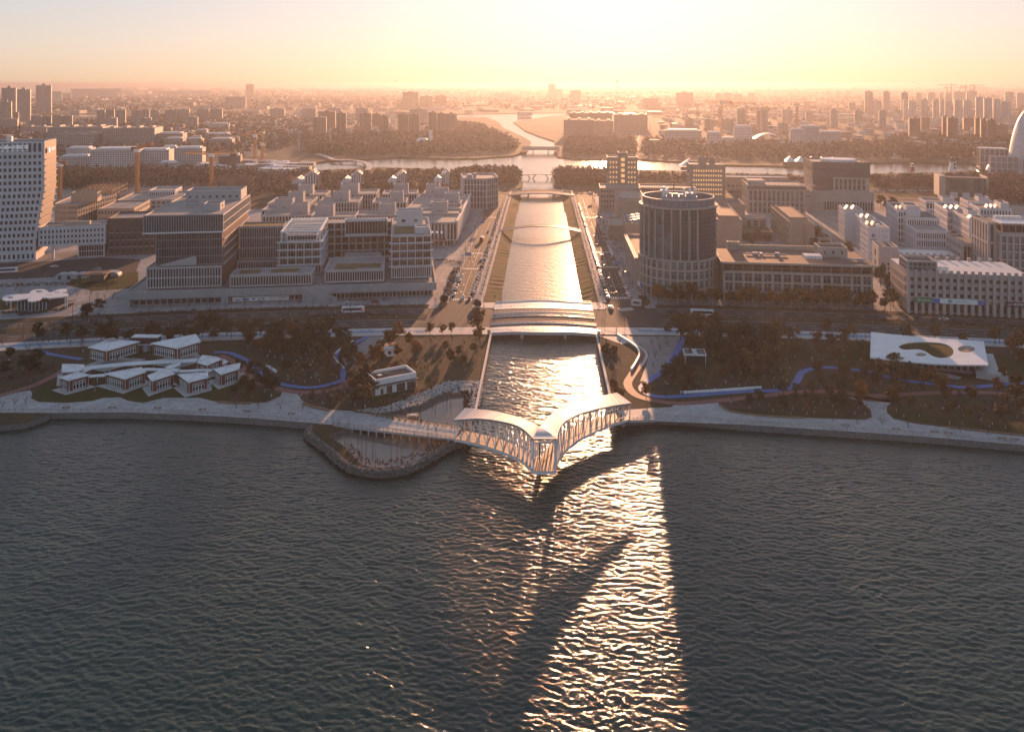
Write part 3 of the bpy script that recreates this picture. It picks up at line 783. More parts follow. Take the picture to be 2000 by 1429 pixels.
rubble('rubble', pts, 'grey rubble heaped along the curved dike round the pond', 'stone', (0.2, .42))
def scatter(poly, n, rng):
    xs = [p[0] for p in poly]; ys = [p[1] for p in poly]; out = []
    while len(out) < n:
        p = (rng.uniform(min(xs), max(xs)), rng.uniform(min(ys), max(ys)))
        if inside(p, poly): out.append(p)
    return out
rp = gpl([(690, 802), (750, 795), (800, 775), (848, 754), (880, 744), (945, 744), (936, 792), (922, 806), (912, 800), (918, 775), (913, 764), (888, 761), (862, 770), (826, 788), (785, 799), (742, 807)])
rubble('rubble', [(x, y, 2.02) for x, y in scatter(rp, 1500, rng)], 'pale rubble slope above the upper pond below the white house', 'pale_stone', (.25, .5), 3)
# stone copings on the canal walls
for xw, y0, lab in ((WALL_L, gp(932, 803)[1], 'long pale coping wall on the left side of the canal mouth'), (WALL_R, 297, 'long pale coping wall on the right side of the canal mouth')):
    t = thing('canal_wall', lab, 'wall')
    k = 0; y = y0
    while y < 383:
        b = MB(); b.box(xw - .45, xw + .45, y, min(y + 2.94, 384), G0 - .4, G0 + .75); b.build('coping_stone', 'concrete', t); y += 3
    b = MB(); b.box(xw - .3, xw + .3, y0, 384, -2.0, G0 - .41); b.build('wall_face', 'quay_wall', t)
    me = unit_box('fender', 'quay_wall', .5, .6, 1.6)
# floats in the ponds
for k, (p, lab) in enumerate((((806, 815), 'brown wooden planting float in the pond by the boardwalk'), ((890, 769), 'dark square planting float in the upper pond corner'))):
    x, y = gp(*p, .8); t = thing('planting_float', lab, 'float', (x, y, .5), .25)
    b = MB(); b.box(-2, 2, -1.7, 1.7, 0, 1.1); b.build('hull', 'wood_bench', t); b = MB(); b.box(-1.0, 1.0, -.9, .9, 1.1, 1.35); b.build('planter', 'concrete', t)

# ================================================================== BUILDINGS
def glass(name, c, rough=0.12, rand=0.5, emit=None):
    return mat(name, c, rough, var=0.15, scale=0.2, spec=0.6, rand=rand, emit=emit)
glass('glass', (0.036, 0.048, 0.06)); glass('glass_brown', (0.05, 0.035, 0.028)); glass('glass_green', (0.075, 0.12, 0.135), 0.1); glass('glass_pale', (0.16, 0.18, 0.2), .2, .3)
glass('sunglow_window', (0.5, 0.3, 0.12), .4, .3, ((1.0, 0.5, 0.2), 0.38))  # orange emission stands in for low sun passing through the panes
CL_ = lambda sc, w=1.0, h=0.5, mo=0.02: ('brick', (0.2, 0.2, 0.2), dict(scale=sc, w=w, h=h, mortar=mo, c2f=.93, vert=True, offset=0.0))
mat('panel_white', (0.58, 0.59, 0.62), .55, var=.08, scale=.1, pattern=CL_(.45))
mat('panel_grey', (0.36, 0.37, 0.39), .55, var=.1, scale=.1, pattern=CL_(.4))
mat('concrete_wall', (0.34, 0.345, 0.35), .75, var=.14, scale=.15, pattern=('brick', (.22, .22, .23), dict(scale=.6, w=.5, h=4, mortar=.03, c2f=.9, vert=True)))
mat('fin_stone', (0.40, 0.39, 0.39), .6, var=.1, scale=.2)
mat('stone_beige', (0.40, 0.355, 0.31), .7, var=.12, scale=.15, pattern=CL_(.5))
mat('stone_tan', (0.34, 0.265, 0.205), .7, var=.12, scale=.12, pattern=CL_(.5))
mat('stone_pink', (0.42, 0.385, 0.37), .7, var=.12, scale=.15, pattern=CL_(.5))
mat('terracotta_dark', (0.13, 0.075, 0.055), .65, var=.12, scale=.2)
mat('terracotta', (0.26, 0.13, 0.09), .65, var=.12, scale=.2, pattern=CL_(.6, .5, 3))
mat('red_panel', (0.16, 0.05, 0.032), .6, var=.2, scale=.8)
mat('dark_brick', (0.085, 0.068, 0.06), .75, var=.2, scale=.3)
mat('dark_panel', (0.09, 0.085, 0.085), .5, var=.15, scale=.2, pattern=CL_(.4))
mat('roof_gravel', (0.27, 0.245, 0.225), .85, var=.2, scale=.15)
mat('roof_brown', (0.15, 0.085, 0.065), .8, var=.2, scale=.15)
mat('roof_dark', (0.09, 0.085, 0.085), .8, var=.25, scale=.2)
mat('roof_white', (0.70, 0.70, 0.70), .5, var=.12, scale=.25, pattern=('brick', (.5, .5, .5), dict(scale=.35, w=3, h=.5, mortar=.02, c2f=.94, offset=0.0)))
mat('roof_moss', (0.15, 0.10, 0.03), .95, var=.3, scale=.3, pattern=('mix', (.09, .085, .03), dict(scale=.12)))
mat('red_brick', (0.22, 0.12, 0.09), .75, var=.15, scale=.2)

def unit_pane(kind, m, fm):
    k = ('pane', kind, m, fm)
    if k not in _pm:
        b = MB(); b.quad((-.5, 0, -.5), (.5, 0, -.5), (.5, 0, .5), (-.5, 0, .5), 0)
        def bar(x0, x1, z0, z1): b.box(x0, x1, -.06, -.004, z0, z1, 1)
        if kind == 'cross': bar(-.03, .03, -.5, .5); bar(-.5, -.035, .12, .17); bar(.035, .5, .12, .17)
        if kind == 'three':
            for x in (-.2, .2): bar(x - .025, x + .025, -.5, .5)
            bar(-.17, .17, .2, .26); bar(-.5, -.23, .2, .26); bar(.23, .5, .2, .26)
        if kind == 'mid': bar(-.5, .5, -.03, .03)
        if kind == 'vert': bar(-.04, .04, -.5, .5)
        _pm[k] = b.mesh('window', [m, fm])
    return _pm[k]

def G(nc, cf, nr, rf, mx=0.6, mb=0.4, mt=0.8, kind='plain', depth=.35, gm=None, fm=None, wall=None):
    return dict(nc=nc, cf=cf, nr=nr, rf=rf, mx=mx, mb=mb, mt=mt, kind=kind, depth=depth, gm=gm, fm=fm, wall=wall)
class Bld:
    def __init__(s, name, label, loc, rz, cat='building', group=None, walls=('panel_white',), roof='roof_gravel', gm='glass', fm='grey_metal'):
        s.r = thing(name, label, cat, (loc[0], loc[1], 0), rz, group)
        s.b = MB(); s.p = []; s.mats = list(walls) + [roof]; s.gm = gm; s.fm = fm; s.ri = len(walls)
    def mi(s, m):
        if m not in s.mats: s.mats.append(m)
        return s.mats.index(m)
    def face(s, o, u, W, z0, z1, g, wi=0):
        """one wall from o along u (outside on the right-hand side), with window openings g"""
        b = s.b; nx, ny = u[1], -u[0]
        P = lambda t, z, d=0.0: (o[0] + u[0] * t - nx * d, o[1] + u[1] * t - ny * d, z)
        if not g or g['nc'] < 1:
            b.quad(P(0, z0), P(W, z0), P(W, z1), P(0, z1), wi if not g or not g.get('wall') else s.mi(g['wall'])); return
        if g['wall']: wi = s.mi(g['wall'])
        pit = (W - 2 * g['mx']) / g['nc']; ph = (z1 - z0 - g['mb'] - g['mt']) / g['nr']
        us = [0.0]; 
        for k in range(g['nc']): c = g['mx'] + (k + .5) * pit; us += [c - pit * g['cf'] / 2, c + pit * g['cf'] / 2]
        us.append(W); zs = [z0]
        for k in range(g['nr']): c = z0 + g['mb'] + (k + .5) * ph; zs += [c - ph * g['rf'] / 2, c + ph * g['rf'] / 2]
        zs.append(z1)
        nu, nz = len(us), len(zs); i0 = len(b.v)
        b.v += [P(t, z) for z in zs for t in us]
        I = lambda a, c: i0 + c * nu + a
        d = g['depth']
        for c in range(nz - 1):
            for a in range(nu - 1):
                q = (I(a, c), I(a + 1, c), I(a + 1, c + 1), I(a, c + 1))
                if a % 2 == 1 and c % 2 == 1:
                    j = len(b.v); t0, t1, y0, y1 = us[a], us[a + 1], zs[c], zs[c + 1]
                    b.v += [P(t0, y0, d), P(t1, y0, d), P(t1, y1, d), P(t0, y1, d)]
                    for e in range(4): b.f.append((q[e], q[(e + 1) % 4], j + (e + 1) % 4, j + e)); b.m.append(wi)
                    s.p.append((P((t0 + t1) / 2, (y0 + y1) / 2, d - .03), t1 - t0 + .02, y1 - y0 + .02, math.atan2(u[1], u[0]), g['kind'], g['gm'] or s.gm, g['fm'] or s.fm))
                else: b.f.append(q); b.m.append(wi)
    def block(s, x0, x1, y0, y1, z0, z1, F=None, R=None, B=None, L=None, wi=0, par=.9, t=.4, roof=None):
        s.poly([(x0, y0), (x1, y0), (x1, y1), (x0, y1)], z0, z1, [F, R, B, L], wi, par, t, roof)
    def poly(s, pts, z0, z1, gs, wi=0, par=.9, t=.4, roof=None):
        """walls over a counter-clockwise plan with window specs per edge, flat roof behind a parapet"""
        n = len(pts)
        for k in range(n):
            p, q = pts[k], pts[(k + 1) % n]; L = math.dist(p, q)
            s.face(p, ((q[0] - p[0]) / L, (q[1] - p[1]) / L), L, z0, z1, gs[k] if k < len(gs) else None, wi)
        ins = inset(pts, t); b = s.b; ri = s.ri if roof is None else s.mi(roof); zr = z1 - par
        for k in range(n):
            j = (k + 1) % n
            b.quad((*pts[k], z1), (*pts[j], z1), (*ins[j], z1), (*ins[k], z1), wi)
            b.quad((*ins[k], z1), (*ins[j], z1), (*ins[j], zr), (*ins[k], zr), wi)
        b.ngon([(*p, zr) for p in ins], ri)
    def part(s, name, m, fn, **kw):
        b = MB(); fn(b); return b.build(name, m, s.r, **kw)
    def boxes(s, name, m, lst):
        for x0, x1, y0, y1, z0, z1 in lst:
            b = MB(); b.box(x0, x1, y0, y1, z0, z1); b.build(name, m, s.r)
    def done(s, wname='wall', most=300):
        s.b.build(wname, s.mats, s.r, weld=1e-4)
        for k, (c, w, h, a, kind, gm, fm) in enumerate(s.p):
            if k < most: inst('window', unit_pane(kind, gm, fm), s.r, c, (0, 0, a), (w, 1, h))
        if len(s.p) > most:
            b = MB()
            for (c, w, h, a, kind, gm, fm) in s.p[most:]:
                ux, uy = math.cos(a) * w / 2, math.sin(a) * w / 2
                b.quad((c[0] - ux, c[1] - uy, c[2] - h / 2), (c[0] + ux, c[1] + uy, c[2] - h / 2), (c[0] + ux, c[1] + uy, c[2] + h / 2), (c[0] - ux, c[1] - uy, c[2] + h / 2))
            b.build('windows', s.p[-1][5], s.r, kind='stuff')
        return s.r
def inset(pts, t):
    n = len(pts); out = []
    for k in range(n):
        a, p, c = Vector(pts[k - 1]), Vector(pts[k]), Vector(pts[(k + 1) % n])
        d1 = (p - a).normalized(); d2 = (c - p).normalized()
        n1 = Vector((-d1.y, d1.x)); n2 = Vector((-d2.y, d2.x)); m = n1 + n2
        if m.length < 1e-4: m = n1
        m = m / (m.dot(n1) or 1)
        out.append((p.x + m.x * t, p.y + m.y * t))
    return out
def PB(xl, xr, yb, yt, rz=None):
    """place, turn, width and height of a box whose front shows between columns xl, xr and rows yt, yb of the photograph"""
    x, y = gp(xl, yb)
    a = -R_(ringang(x, y)) if rz is None else R_(rz)
    lo, hi = 0.0, 400.0
    for _ in range(40):
        m = (lo + hi) / 2
        if pr(x + m * math.cos(a), y + m * math.sin(a), 2)[0] < xr: lo = m
        else: hi = m
    return (x, y), a, lo, hz(x, y, yt)
def text_part(txt, size, m, parent, loc, rot, name='lettering', extr=.05, center=True, label=None):
    cu = bpy.data.curves.new('txt', 'FONT'); cu.body = txt; cu.size = size; cu.extrude = extr
    if center: cu.align_x = 'CENTER'
    cu.align_y = 'CENTER'; cu.resolution_u = 2
    o = bpy.data.objects.new('txt', cu); col.objects.link(o)
    dg = bpy.context.evaluated_depsgraph_get()
    me = bpy.data.meshes.new_from_object(o.evaluated_get(dg))
    col.objects.unlink(o); bpy.data.objects.remove(o)
    me.materials.clear(); me.materials.append(MATS[m])
    p = inst(name, me, parent, loc, rot)
    if label: p['label'] = label
    return p
UP = lambda a=0.0: (math.pi / 2, 0, a)                    # text standing upright facing -Y

# ------------------------------------------------------------------ left of the canal: the culture-centre block on its podium
LX, LY, LA = -212.9, 424.7, R_(9.6)
def LB(name, label, **kw):
    B = Bld(name, label, (LX, LY), LA, **kw); B.r.scale = (.925, 1, .945); B.r.location.z = .11
    return B
# the podium
B = LB('podium', 'long pale concrete podium with roof terrace carrying the glass block and the balcony block', cat='building', walls=('concrete_wall',), roof='plaza')
B.block(-7, 170, 0, 92, 6.2, 10.6, par=.8, t=.8)
B.face((-4, 2.5), (1, 0), 54, 2, 6.2, G(14, .8, 1, .85, gm='glass'))
B.face((50, 2.5), (1, 0), 56, 2, 6.2, G(12, .82, 1, .85, kind='vert', gm='glass_brown'))
B.face((106, 2.5), (1, 0), 62, 2, 6.2, G(26, .75, 1, .85, gm='glass_brown'))
B.face((168, 2.5), (0, 1), 86, 2, 6.2, G(30, .7, 1, .85)); B.face((-4, 90), (0, -1), 87, 2, 6.2, None)
B.boxes('wall_panel', 'concrete_wall', [(46, 50, .05, 2.5, 2, 6.15), (104, 108, .05, 2.5, 2, 6.15), (-7, -4, .05, 2.4, 2, 6.15)])
B.part('stair', 'concrete_wall', lambda b: b.prism([(92, -2.2), (112, -2.2), (112, -.05), (92, -.05)], 2.06, [10.4, 4.0, 4.0, 10.4], 0))
B.part('terrace_floor', 'terracotta', lambda b: b.box(142, 164, 1.2, 7, 9.85, 9.95))
B.boxes('canopy', 'dark_metal', [(118, 136, -2.5, .0, 5.2, 5.5)])
B.done()
# cloth banner on the podium
bn = thing('banner', 'white banner with blue and dark prints along the podium shopfront', 'banner', (LX, LY, .11), LA); bn.scale = (.925, 1, .945)
b = MB(); b.box(52, 84, 1.9, 2.0, 2.9, 5.3); b.build('cloth', 'white_paint', bn)
mat('print_blue', (.06, .12, .35), .6); mat('print_dark', (.08, .06, .08), .6)
for k, (x, w, z, h, m) in enumerate([(55, 3, 3.4, .7, 'print_blue'), (59.5, 3.4, 3.2, 1.5, 'print_blue'), (64, 1.4, 3.6, 1.0, 'print_dark'), (67, 1.2, 3.4, .8, 'print_dark'), (69.5, 1.6, 3.7, .8, 'print_dark')]):
    b = MB(); b.prism([(x - w / 2, 1.86), (x + w / 2, 1.86), (x + w / 2, 1.89), (x - w / 2, 1.89)], z, [z + h, z + h * .6, z + h * .6, z + h]); b.build('print', m, bn)
text_part('文化艺术', 1.1, 'print_dark', bn, (74.5, 1.87, 4.5), UP(), extr=.01); text_part('中心', 1.0, 'print_dark', bn, (74.5, 1.87, 3.4), UP(), extr=.01); text_part('敬请期待', 1.3, 'print_dark', bn, (80.5, 1.87, 4.1), UP(), extr=.01)
# the tall glass block
B = LB('office_building', 'tall glass and red-brick office block with overhanging glazed top floor on the podium', walls=('fin_stone', 'terracotta'), roof='roof_gravel')
B.block(3, 45, 6, 84, 10.6, 22.6, F=G(26, .62, 2, .86, mx=.5), R=G(44, .5, 2, .88, wall='terracotta'), par=.5)
B.block(7, 44.4, 10, 84, 22.6, 42.0, F=G(13, .94, 4, .95, mx=.2, mb=.2, mt=.2, depth=.12, kind='vert', gm='glass'), R=G(40, .52, 4, .86, wall='terracotta'), L=G(20, .9, 4, .9))
B.block(1.5, 46, 5.5, 85, 42.0, 52.2, F=G(32, .84, 1, .95, mx=.3, mb=.25, mt=.3, depth=.25, kind='mid', gm='glass_green'), R=G(40, .86, 2, .9, depth=.12, gm='glass_pale'), L=G(20, .8, 1, .9), par=.8)
for z in (22.6, 27.4, 32.2, 37.0, 41.8): B.boxes('floor_ledge', 'fin_stone', [(44.9, 45.7, 10, 84, z - .3, z + .3)])
B.boxes('floor_ledge', 'white_paint', [(1.0, 46.5, 4.9, 5.5, 41.7, 42.3)])
B.block(9, 44, 64, 83, 51.4, 58.0, F=G(8, .35, 1, .4, mb=1, mt=2.6), wi=0, par=1.4)
B.block(30, 40, 24, 36, 51.4, 55.5, R=G(1, .3, 1, .4), par=1.0)
B.boxes('roof_kerb', 'fin_stone', [(14, 36, 38, 38.6, 51.42, 52.6), (14, 36, 46, 46.6, 51.42, 52.6), (14, 14.6, 38.65, 45.95, 51.42, 52.6), (35.4, 36, 38.65, 45.95, 51.42, 52.6), (20, 36, 50, 50.6, 51.42, 52.9), (20, 36, 58, 58.6, 51.42, 52.9)])
B.part('skylight', 'glass', lambda b: b.box(14.7, 35.3, 38.7, 45.9, 51.43, 51.7))
B.part('stair', 'concrete', lambda b: b.prism([(10, 8.2), (30, 8.2), (30, 9.7), (10, 9.7)], 22.7, [23.2, 28, 28, 23.2]))
B.done()
# brick link behind the terrace
B = LB('office_building', 'purple-brown finned link block with a mossy roof beside the tall glass block', walls=('panel_grey',), roof='roof_moss', gm='glass_brown')
B.block(46.5, 74, 46, 62, 10.6, 37.5, F=G(18, .6, 4, .88, gm='glass_brown'), par=.6)
B.block(46.5, 72, 40, 45.9, 10.6, 17.5, F=G(16, .6, 1, .85), par=.6)
B.done()
# balcony block: two wings and a bridge of galleries
B = LB('office_building', 'white balcony block with two wings round a court facing the lake', walls=('panel_white', 'terracotta'), roof='roof_gravel', gm='glass_brown')
fl = lambda n: G(n, .86, 1, .9, mx=.4, mb=.3, mt=.25, depth=.8, kind='three', fm='fin_stone')
zs = [17.2, 22.2, 27.2, 32.2]
B.block(76, 99.5, 30, 76, 10.6, 16.6, F=G(16, .6, 1, .9), R=G(20, .6, 1, .9))
B.block(143, 167.5, 12, 76, 10.6, 17.6, F=G(18, .6, 1, .92), R=G(40, .55, 1, .9, wall='terracotta'))
for z in (16.6, 21.2, 25.8):
    B.block(74, 99.5, 28, 76, z, z + 4.6, F=fl(5), R=fl(9), par=.05)
for z in (17.6, 22.2, 26.8, 31.4):
    B.block(143, 167.5, 12, 76, z, z + 4.6, F=fl(5), R=G(40, .55, 1, .88, wall='terracotta', depth=.4), L=fl(12), par=.05 if z < 31 else 1.0)
for z in (12.6, 17.2, 21.8, 26.4, 31.0): B.block(99.6, 142.9, 63, 76, z, z + 4.55, F=fl(9), par=.05)
for z in (16.6, 21.2, 25.8, 30.4):
    B.boxes('balcony', 'panel_white', [(72.8, 100.6, 26.6, 28, z - .25, z + .55), (99.6, 100.9, 28.1, 62, z - .25, z + .55)])
for z in (17.6, 22.2, 26.8, 31.4):
    B.boxes('balcony', 'panel_white', [(141.8, 168.4, 10.7, 12, z - .25, z + .55)])
for z in (17.2, 21.8, 26.4, 31.0): B.boxes('balcony', 'panel_grey', [(101, 141.7, 61.6, 62.95, z - .25, z + .65)])
# roof terrace frame on the left wing
B.block(78, 97, 32, 72, 30.4, 34.6, F=G(10, .85, 1, .8, gm='glass_green'), R=G(14, .85, 1, .8), par=.1)
B.boxes('roof_beam', 'white_paint', [(75, 99.4, 28.6, 29.6, 36.2, 37.2), (75, 76, 29.65, 74, 36.2, 37.2), (98.4, 99.4, 29.65, 74, 36.2, 37.2), (75, 99.4, 74.05, 75, 36.2, 37.2)] + [(76.05, 98.35, y, y + .7, 36.3, 37.1) for y in (37, 45, 53, 61, 68)])
B.boxes('roof_post', 'white_paint', [(x, x + .6, y, y + .6, 30.5, 36.2) for x in (75.2, 98.5) for y in (29, 44, 59, 73)])
# glazed box over the court
B.block(112, 140, 57, 62.5, 27.5, 38.6, F=G(14, .88, 1, .9, mx=.5, mb=1.2, mt=1.2, depth=.4, kind='mid', gm='glass'), R=G(3, .8, 1, .8), wi=0, par=1.4, t=.8)
B.block(146, 163, 48, 60, 35.0, 45.0, F=G(2, .3, 1, .3, mb=1, mt=4), R=G(2, .3, 1, .3, mb=1, mt=4), par=1.2)
B.block(158, 166, 22, 31, 35.0, 39.0, R=G(2, .4, 1, .5), par=.5)
B.boxes('roof_garden', 'roof_moss', [(145, 157, 24, 46, 35.05, 35.35), (147, 160, 62, 74, 35.05, 35.35)])
B.done()
# pavilions on the terrace
B = LB('pavilion', 'low finned pavilion on the podium terrace before the glass block', walls=('fin_stone',), roof='plaza', gm='glass_brown')
B.block(50, 97, 3.5, 20, 10.6, 17.4, F=G(30, .62, 1, .84, depth=.9), R=G(10, .6, 1, .84), par=.6, t=.7)
B.boxes('roof_planting', 'roof_moss', [(54, 66, 9, 17, 16.85, 17.1), (72, 88, 10, 17, 16.85, 17.1)])
B.done()
B = LB('pavilion', 'low finned pavilion with a planted roof in front of the balcony block court', walls=('fin_stone',), roof='plaza', gm='glass_brown')
B.block(104, 139, 6, 40, 10.6, 18.0, F=G(24, .62, 1, .84, depth=.9), R=G(20, .6, 1, .84), par=.7, t=.8)
B.part('roof_planting', 'roof_moss', lambda b: b.prism([(109, 12), (121, 10), (124, 14), (136, 12), (137, 22), (110, 24)], 17.35, 17.6))
B.part('ramp', 'concrete_wall', lambda b: b.prism([(112, 41), (136, 41), (136, 58), (112, 58)], 10.62, [12, 12, 17, 17]))
B.done()

# ------------------------------------------------------------------ low office blocks with rooftop boxes, behind
QA = R_(6.5)
bars = [(45, 430, 565, 520, (250, 385)), (40, 270, 520, 482, (130, 268)), (85, 420, 470, 416, (225, 345)), (435, 770, 575, 536, (448, 592)), (480, 800, 460, 416, (585, 712)), (420, 545, 400, 366, (315, 430)), (720, 940, 395, 356, (648, 788)),
        (905, 1175, 460, 421, (1037, 1145)), (775, 1180, 560, 524, (957, 1080)), (985, 1260, 395, 363, (1070, 1185)), (1270, 1600, 545, 506, (1365, 1490)), (1350, 1600, 470, 440, (1470, 1580)), (1370, 1630, 425, 396, (1395, 1497)), (1300, 1590, 395, 362, (1320, 1428))]
ro = sorted(range(len(bars)), key=lambda k: (-bars[k][2], bars[k][0]))
rows_ = {}
for q, k in enumerate(ro):
    xl, xr, yf, ybk, (pl, prr) = bars[k]; H = 20.2 + (k % 4) * .35
    px = lambda X: 500 + X / 4; py = lambda Y: 280 + Y / 4
    o = gp(px(xl), py(yf), H); e = gp(px(xr), py(yf), H); bk = gp(px((xl + xr) / 2) + 8, py(ybk), H)
    rz = QA if xl < 1200 else R_(2.5)
    ux, uy = math.cos(rz), math.sin(rz)
    W = (e[0] - o[0]) * ux + (e[1] - o[1]) * uy; D = -(bk[0] - o[0]) * uy + (bk[1] - o[1]) * ux
    row = 'front' if yf > 530 else 'middle' if yf > 440 else 'back'
    i = rows_[row] = rows_.get(row, -1) + 1
    B = Bld('office_building', f'low flat office block with a rooftop box, {ordn(i)} from the left in the {row} row', o, rz, walls=('fin_stone', 'panel_grey'), roof='roof_gravel', gm='glass_brown', group='low office blocks with rooftop boxes')
    nf = max(4, int(W / 2.4))
    B.block(0, W, 0, D, 2, H, F=G(nf, .6, 4, .88, depth=.5), R=G(max(3, int(D / 2.6)), .6, 4, .88, depth=.5), par=1.1, t=.9)
    a, c = [((px(t) - px(xl)) / (px(xr) - px(xl))) * W for t in (pl, prr)]
    w = c - a
    B.block(a, c, D * .3, D * .3 + min(w * .8, D * .55), H - 1.09, H + 7.4, F=G(1, .14, 1, .2, mb=.3, mt=5.6), wi=1, par=1.6, t=.7)
    B.boxes('vent', 'roof_dark', [(a + w * .25, c - w * .25, D * .3 + 2, D * .3 + 4.5, H + 5.85, H + 7.1)])
    B.done(most=120)
# the corner block by the street and its long eave
cx, cy_ = gp(893, 484)
B = Bld('office_building', 'corner office block with fins, white lettering and a sunlit edge beside the canal street', (cx, cy_), R_(1.2), walls=('fin_stone',), roof='roof_gravel', gm='glass_brown')
B.poly([(-46, 4), (-8, 0), (0, 3), (0, 150), (-46, 150)], 7, 20.4, [G(14, .6, 1, .94, depth=.7), G(3, .6, 1, .94), G(50, .0, 1, .9), None, None], par=1.0, t=.9)
B.poly([(-44, 8), (-10, 4), (-3, 7), (-3, 148), (-44, 148)], 2, 7, [G(10, .85, 1, .9), G(3, .8, 1, .9), G(30, .8, 1, .8), None, None], par=.1)
B.part('sign_strip', 'red_panel', lambda b: b.bar((-30, 1.9, 8), (-8, -.4, 8), .2, .7))
mat('sign_white', (.85, .85, .88), .5, emit=((.9, .93, 1), .12))
for k in range(4): B.boxes('sign_letter', 'sign_white', [(-22 + k * 3.4, -20.6 + k * 3.4, .7 - k * .36, .95 - k * .36, 12.4, 14.0)])
B.part('eave', 'roof_sheet', lambda b: b.box(-1.3, .8, 3, 150, 20.5, 20.9))
B.done()
# faceted block at the far corner
x, y = gp(905, 408)
B = Bld('office_building', 'five-sided grey gridded block standing beside the far canal bridge', (x, y), R_(4), walls=('fin_stone',), roof='roof_gravel')
B.poly([(0, 0), (22, -4), (33, 10), (30, 42), (-4, 42)], 2, 31, [G(7, .66, 5, .84), G(5, .7, 5, .84), G(8, .7, 5, .84), None, None], par=1.2, t=.8)
B.boxes('roof_unit', 'panel_grey', [(3, 8, 10, 16, 29.85, 33), (9, 12, 14, 20, 29.85, 34), (4, 7, 20, 26, 29.85, 32.5)])
B.done()
# four white gabled frame houses
for k, (xl, xr, yb, yt) in enumerate([(570, 614, 376, 336), (665, 702, 374, 336), (757, 789, 373, 335), (848, 876, 372, 333)]):
    (x, y), a, W, H = PB(xl, xr, yb, yt, 6.5)
    t = thing('gabled_house', f'tall white gabled house with open ribs on its roof, {ordn(k)} from the left of four', 'building', (x, y, 0), a, 'white gabled houses')
    hw = W * .36; he = H * .55
    b = MB(); b.prism([(0, 0), (W * .5, 0), (W * .5, 26), (0, 26)], 2, he); b.build('wall', 'panel_white', t)
    b = MB(); b.v = [(0, 0, he), (W * .5, 0, he), (W * .25, 0, he + W * .2), (0, 26, he), (W * .5, 26, he), (W * .25, 26, he + W * .2)]; b.f = [(0, 1, 2), (5, 4, 3), (0, 2, 5, 3), (1, 4, 5, 2)]; b.m = [0] * 4; b.build('gable', 'panel_white', t)
    for j in range(5):                                    # the ribbed taller bay
        xx = W * .5 + .3 + j * W * .12; top = H - abs(j - 3) * W * .08
        b = MB(); b.box(xx, xx + W * .06, 6, 26, 2, top); b.build('bay', 'panel_white', t)
        b = MB(); b.box(xx + W * .061, xx + W * .118, 6.5, 26, 2, top - 1.5); b.build('glazing', 'glass_pale', t)
    b = MB(); b.bar((W * .2, 5.5, he + 2), (W * .86, 5.5, H + 1.2), .5, .5); b.build('roof_beam', 'roof_sheet', t)
    b = MB(); b.bar((W * .86, 5.5, H + 1.2), (W * 1.1, 5.5, H - 3.5), .5, .5); b.build('roof_beam', 'roof_sheet', t)
    for j in range(6):
        f = j / 5; xx = W * (.25 + .6 * f); zz = he + 2 + (H + 1 - he - 2) * f
        b = MB(); b.bar((xx, 5.5, zz + .3), (xx + W * .02, 24, zz + .3), .4, .4); b.build('roof_rib', 'roof_sheet', t)
    for r2 in range(4): inst('window', unit_pane('plain', 'glass', 'grey_metal'), t, (W * .25, -.04, 5 + r2 * (he - 6) / 4), (0, 0, 0), (2, 1, 2))

# ------------------------------------------------------------------ white tower with the lettering, its wing, and the blocks beside it
tx, ty = gp(70, 508); TA = R_(15.7)
B = Bld('office_tower', 'tall white gridded office tower with lettering at its top, cut by the picture edge', (tx, ty), TA, 'building', walls=('panel_white', 'terracotta'), roof='roof_dark')
nfl = 15; z = 8.0; fh = 4.36
xr = lambda k: 5.2 * min(max((k - 1) / 8, 0), 1)
B.block(-60, 0, 0, 26, 2, 8, F=G(21, .5, 1, .6), par=.05)
for k in range(nfl):
    zz = z + k * fh
    B.block(-60, xr(k), 0, 26, zz, zz + fh, F=G(21, .6, 1, .66, mx=1.4, mb=.3, mt=.5), R=G(0, 1, 1, 1, wall='terracotta_dark'), par=.05)
    if k > 1: B.boxes('floor_ledge', 'stone_beige', [(xr(k) - .3, xr(k) + .9, .3, 26, zz - .25, zz + .2)])
ztop = z + nfl * fh
B.block(-60, xr(16), 0, 26, ztop, 81.4, F=G(21, .6, 1, .86, mx=1.4, mb=.3, mt=1.0), R=G(0, 1, 1, 1, wall='terracotta_dark'), par=3.0, t=1.0)
B.boxes('roof_beam', 'roof_dark', [(-58, xr(16) - 1.2, 2 + j * 2.6, 2.5 + j * 2.6, 80.0, 80.6) for j in range(9)])
B.boxes('roof_unit', 'white_paint', [(-22, -19, 14, 17, 78.5, 84)])
text_part('滴水湖AI创新港', 3.15, 'sign_white', B.r, (-15.2, -.4, 77.4), UP(), extr=.14)
text_part('DISHUI LAKE AI INNOVATION PORT', .95, 'sign_white', B.r, (-13.5, -.35, 75.0), UP(), extr=.08)
text_part('创新港', 3.0, 'sign_white', B.r, (6.3, 15, 75), (math.pi / 2, 0, math.pi / 2), extr=.1)
B.part('sign_emblem', 'sign_white', lambda b: b.tube((6.1, 6.5, 75), (6.5, 6.5, 75), 1.9, 1.9, 14))
B.done()
B = Bld('office_wing', 'low white wing of the lettered tower bridging over an open passage', (tx, ty), TA, walls=('panel_white',), roof='roof_gravel')
B.block(1.0, 42.5, 1, 22, 10.6, 23.6, F=G(17, .48, 3, .55, mx=.8, mb=.8, mt=1.4), R=G(6, .4, 3, .5), par=.9)
B.block(25, 41.5, 2.5, 20, 2, 10.55, F=G(10, .85, 2, .9, gm='glass_brown'), L=G(6, .8, 2, .9), par=.05)
B.boxes('column', 'panel_white', [(9, 10.6, 1.6, 3.2, 2, 10.55)])
B.boxes('roof_kerb', 'stone_beige', [(6, 41, 4, 4.5, 22.75, 24), (14, 30, 12, 16, 22.75, 25)])
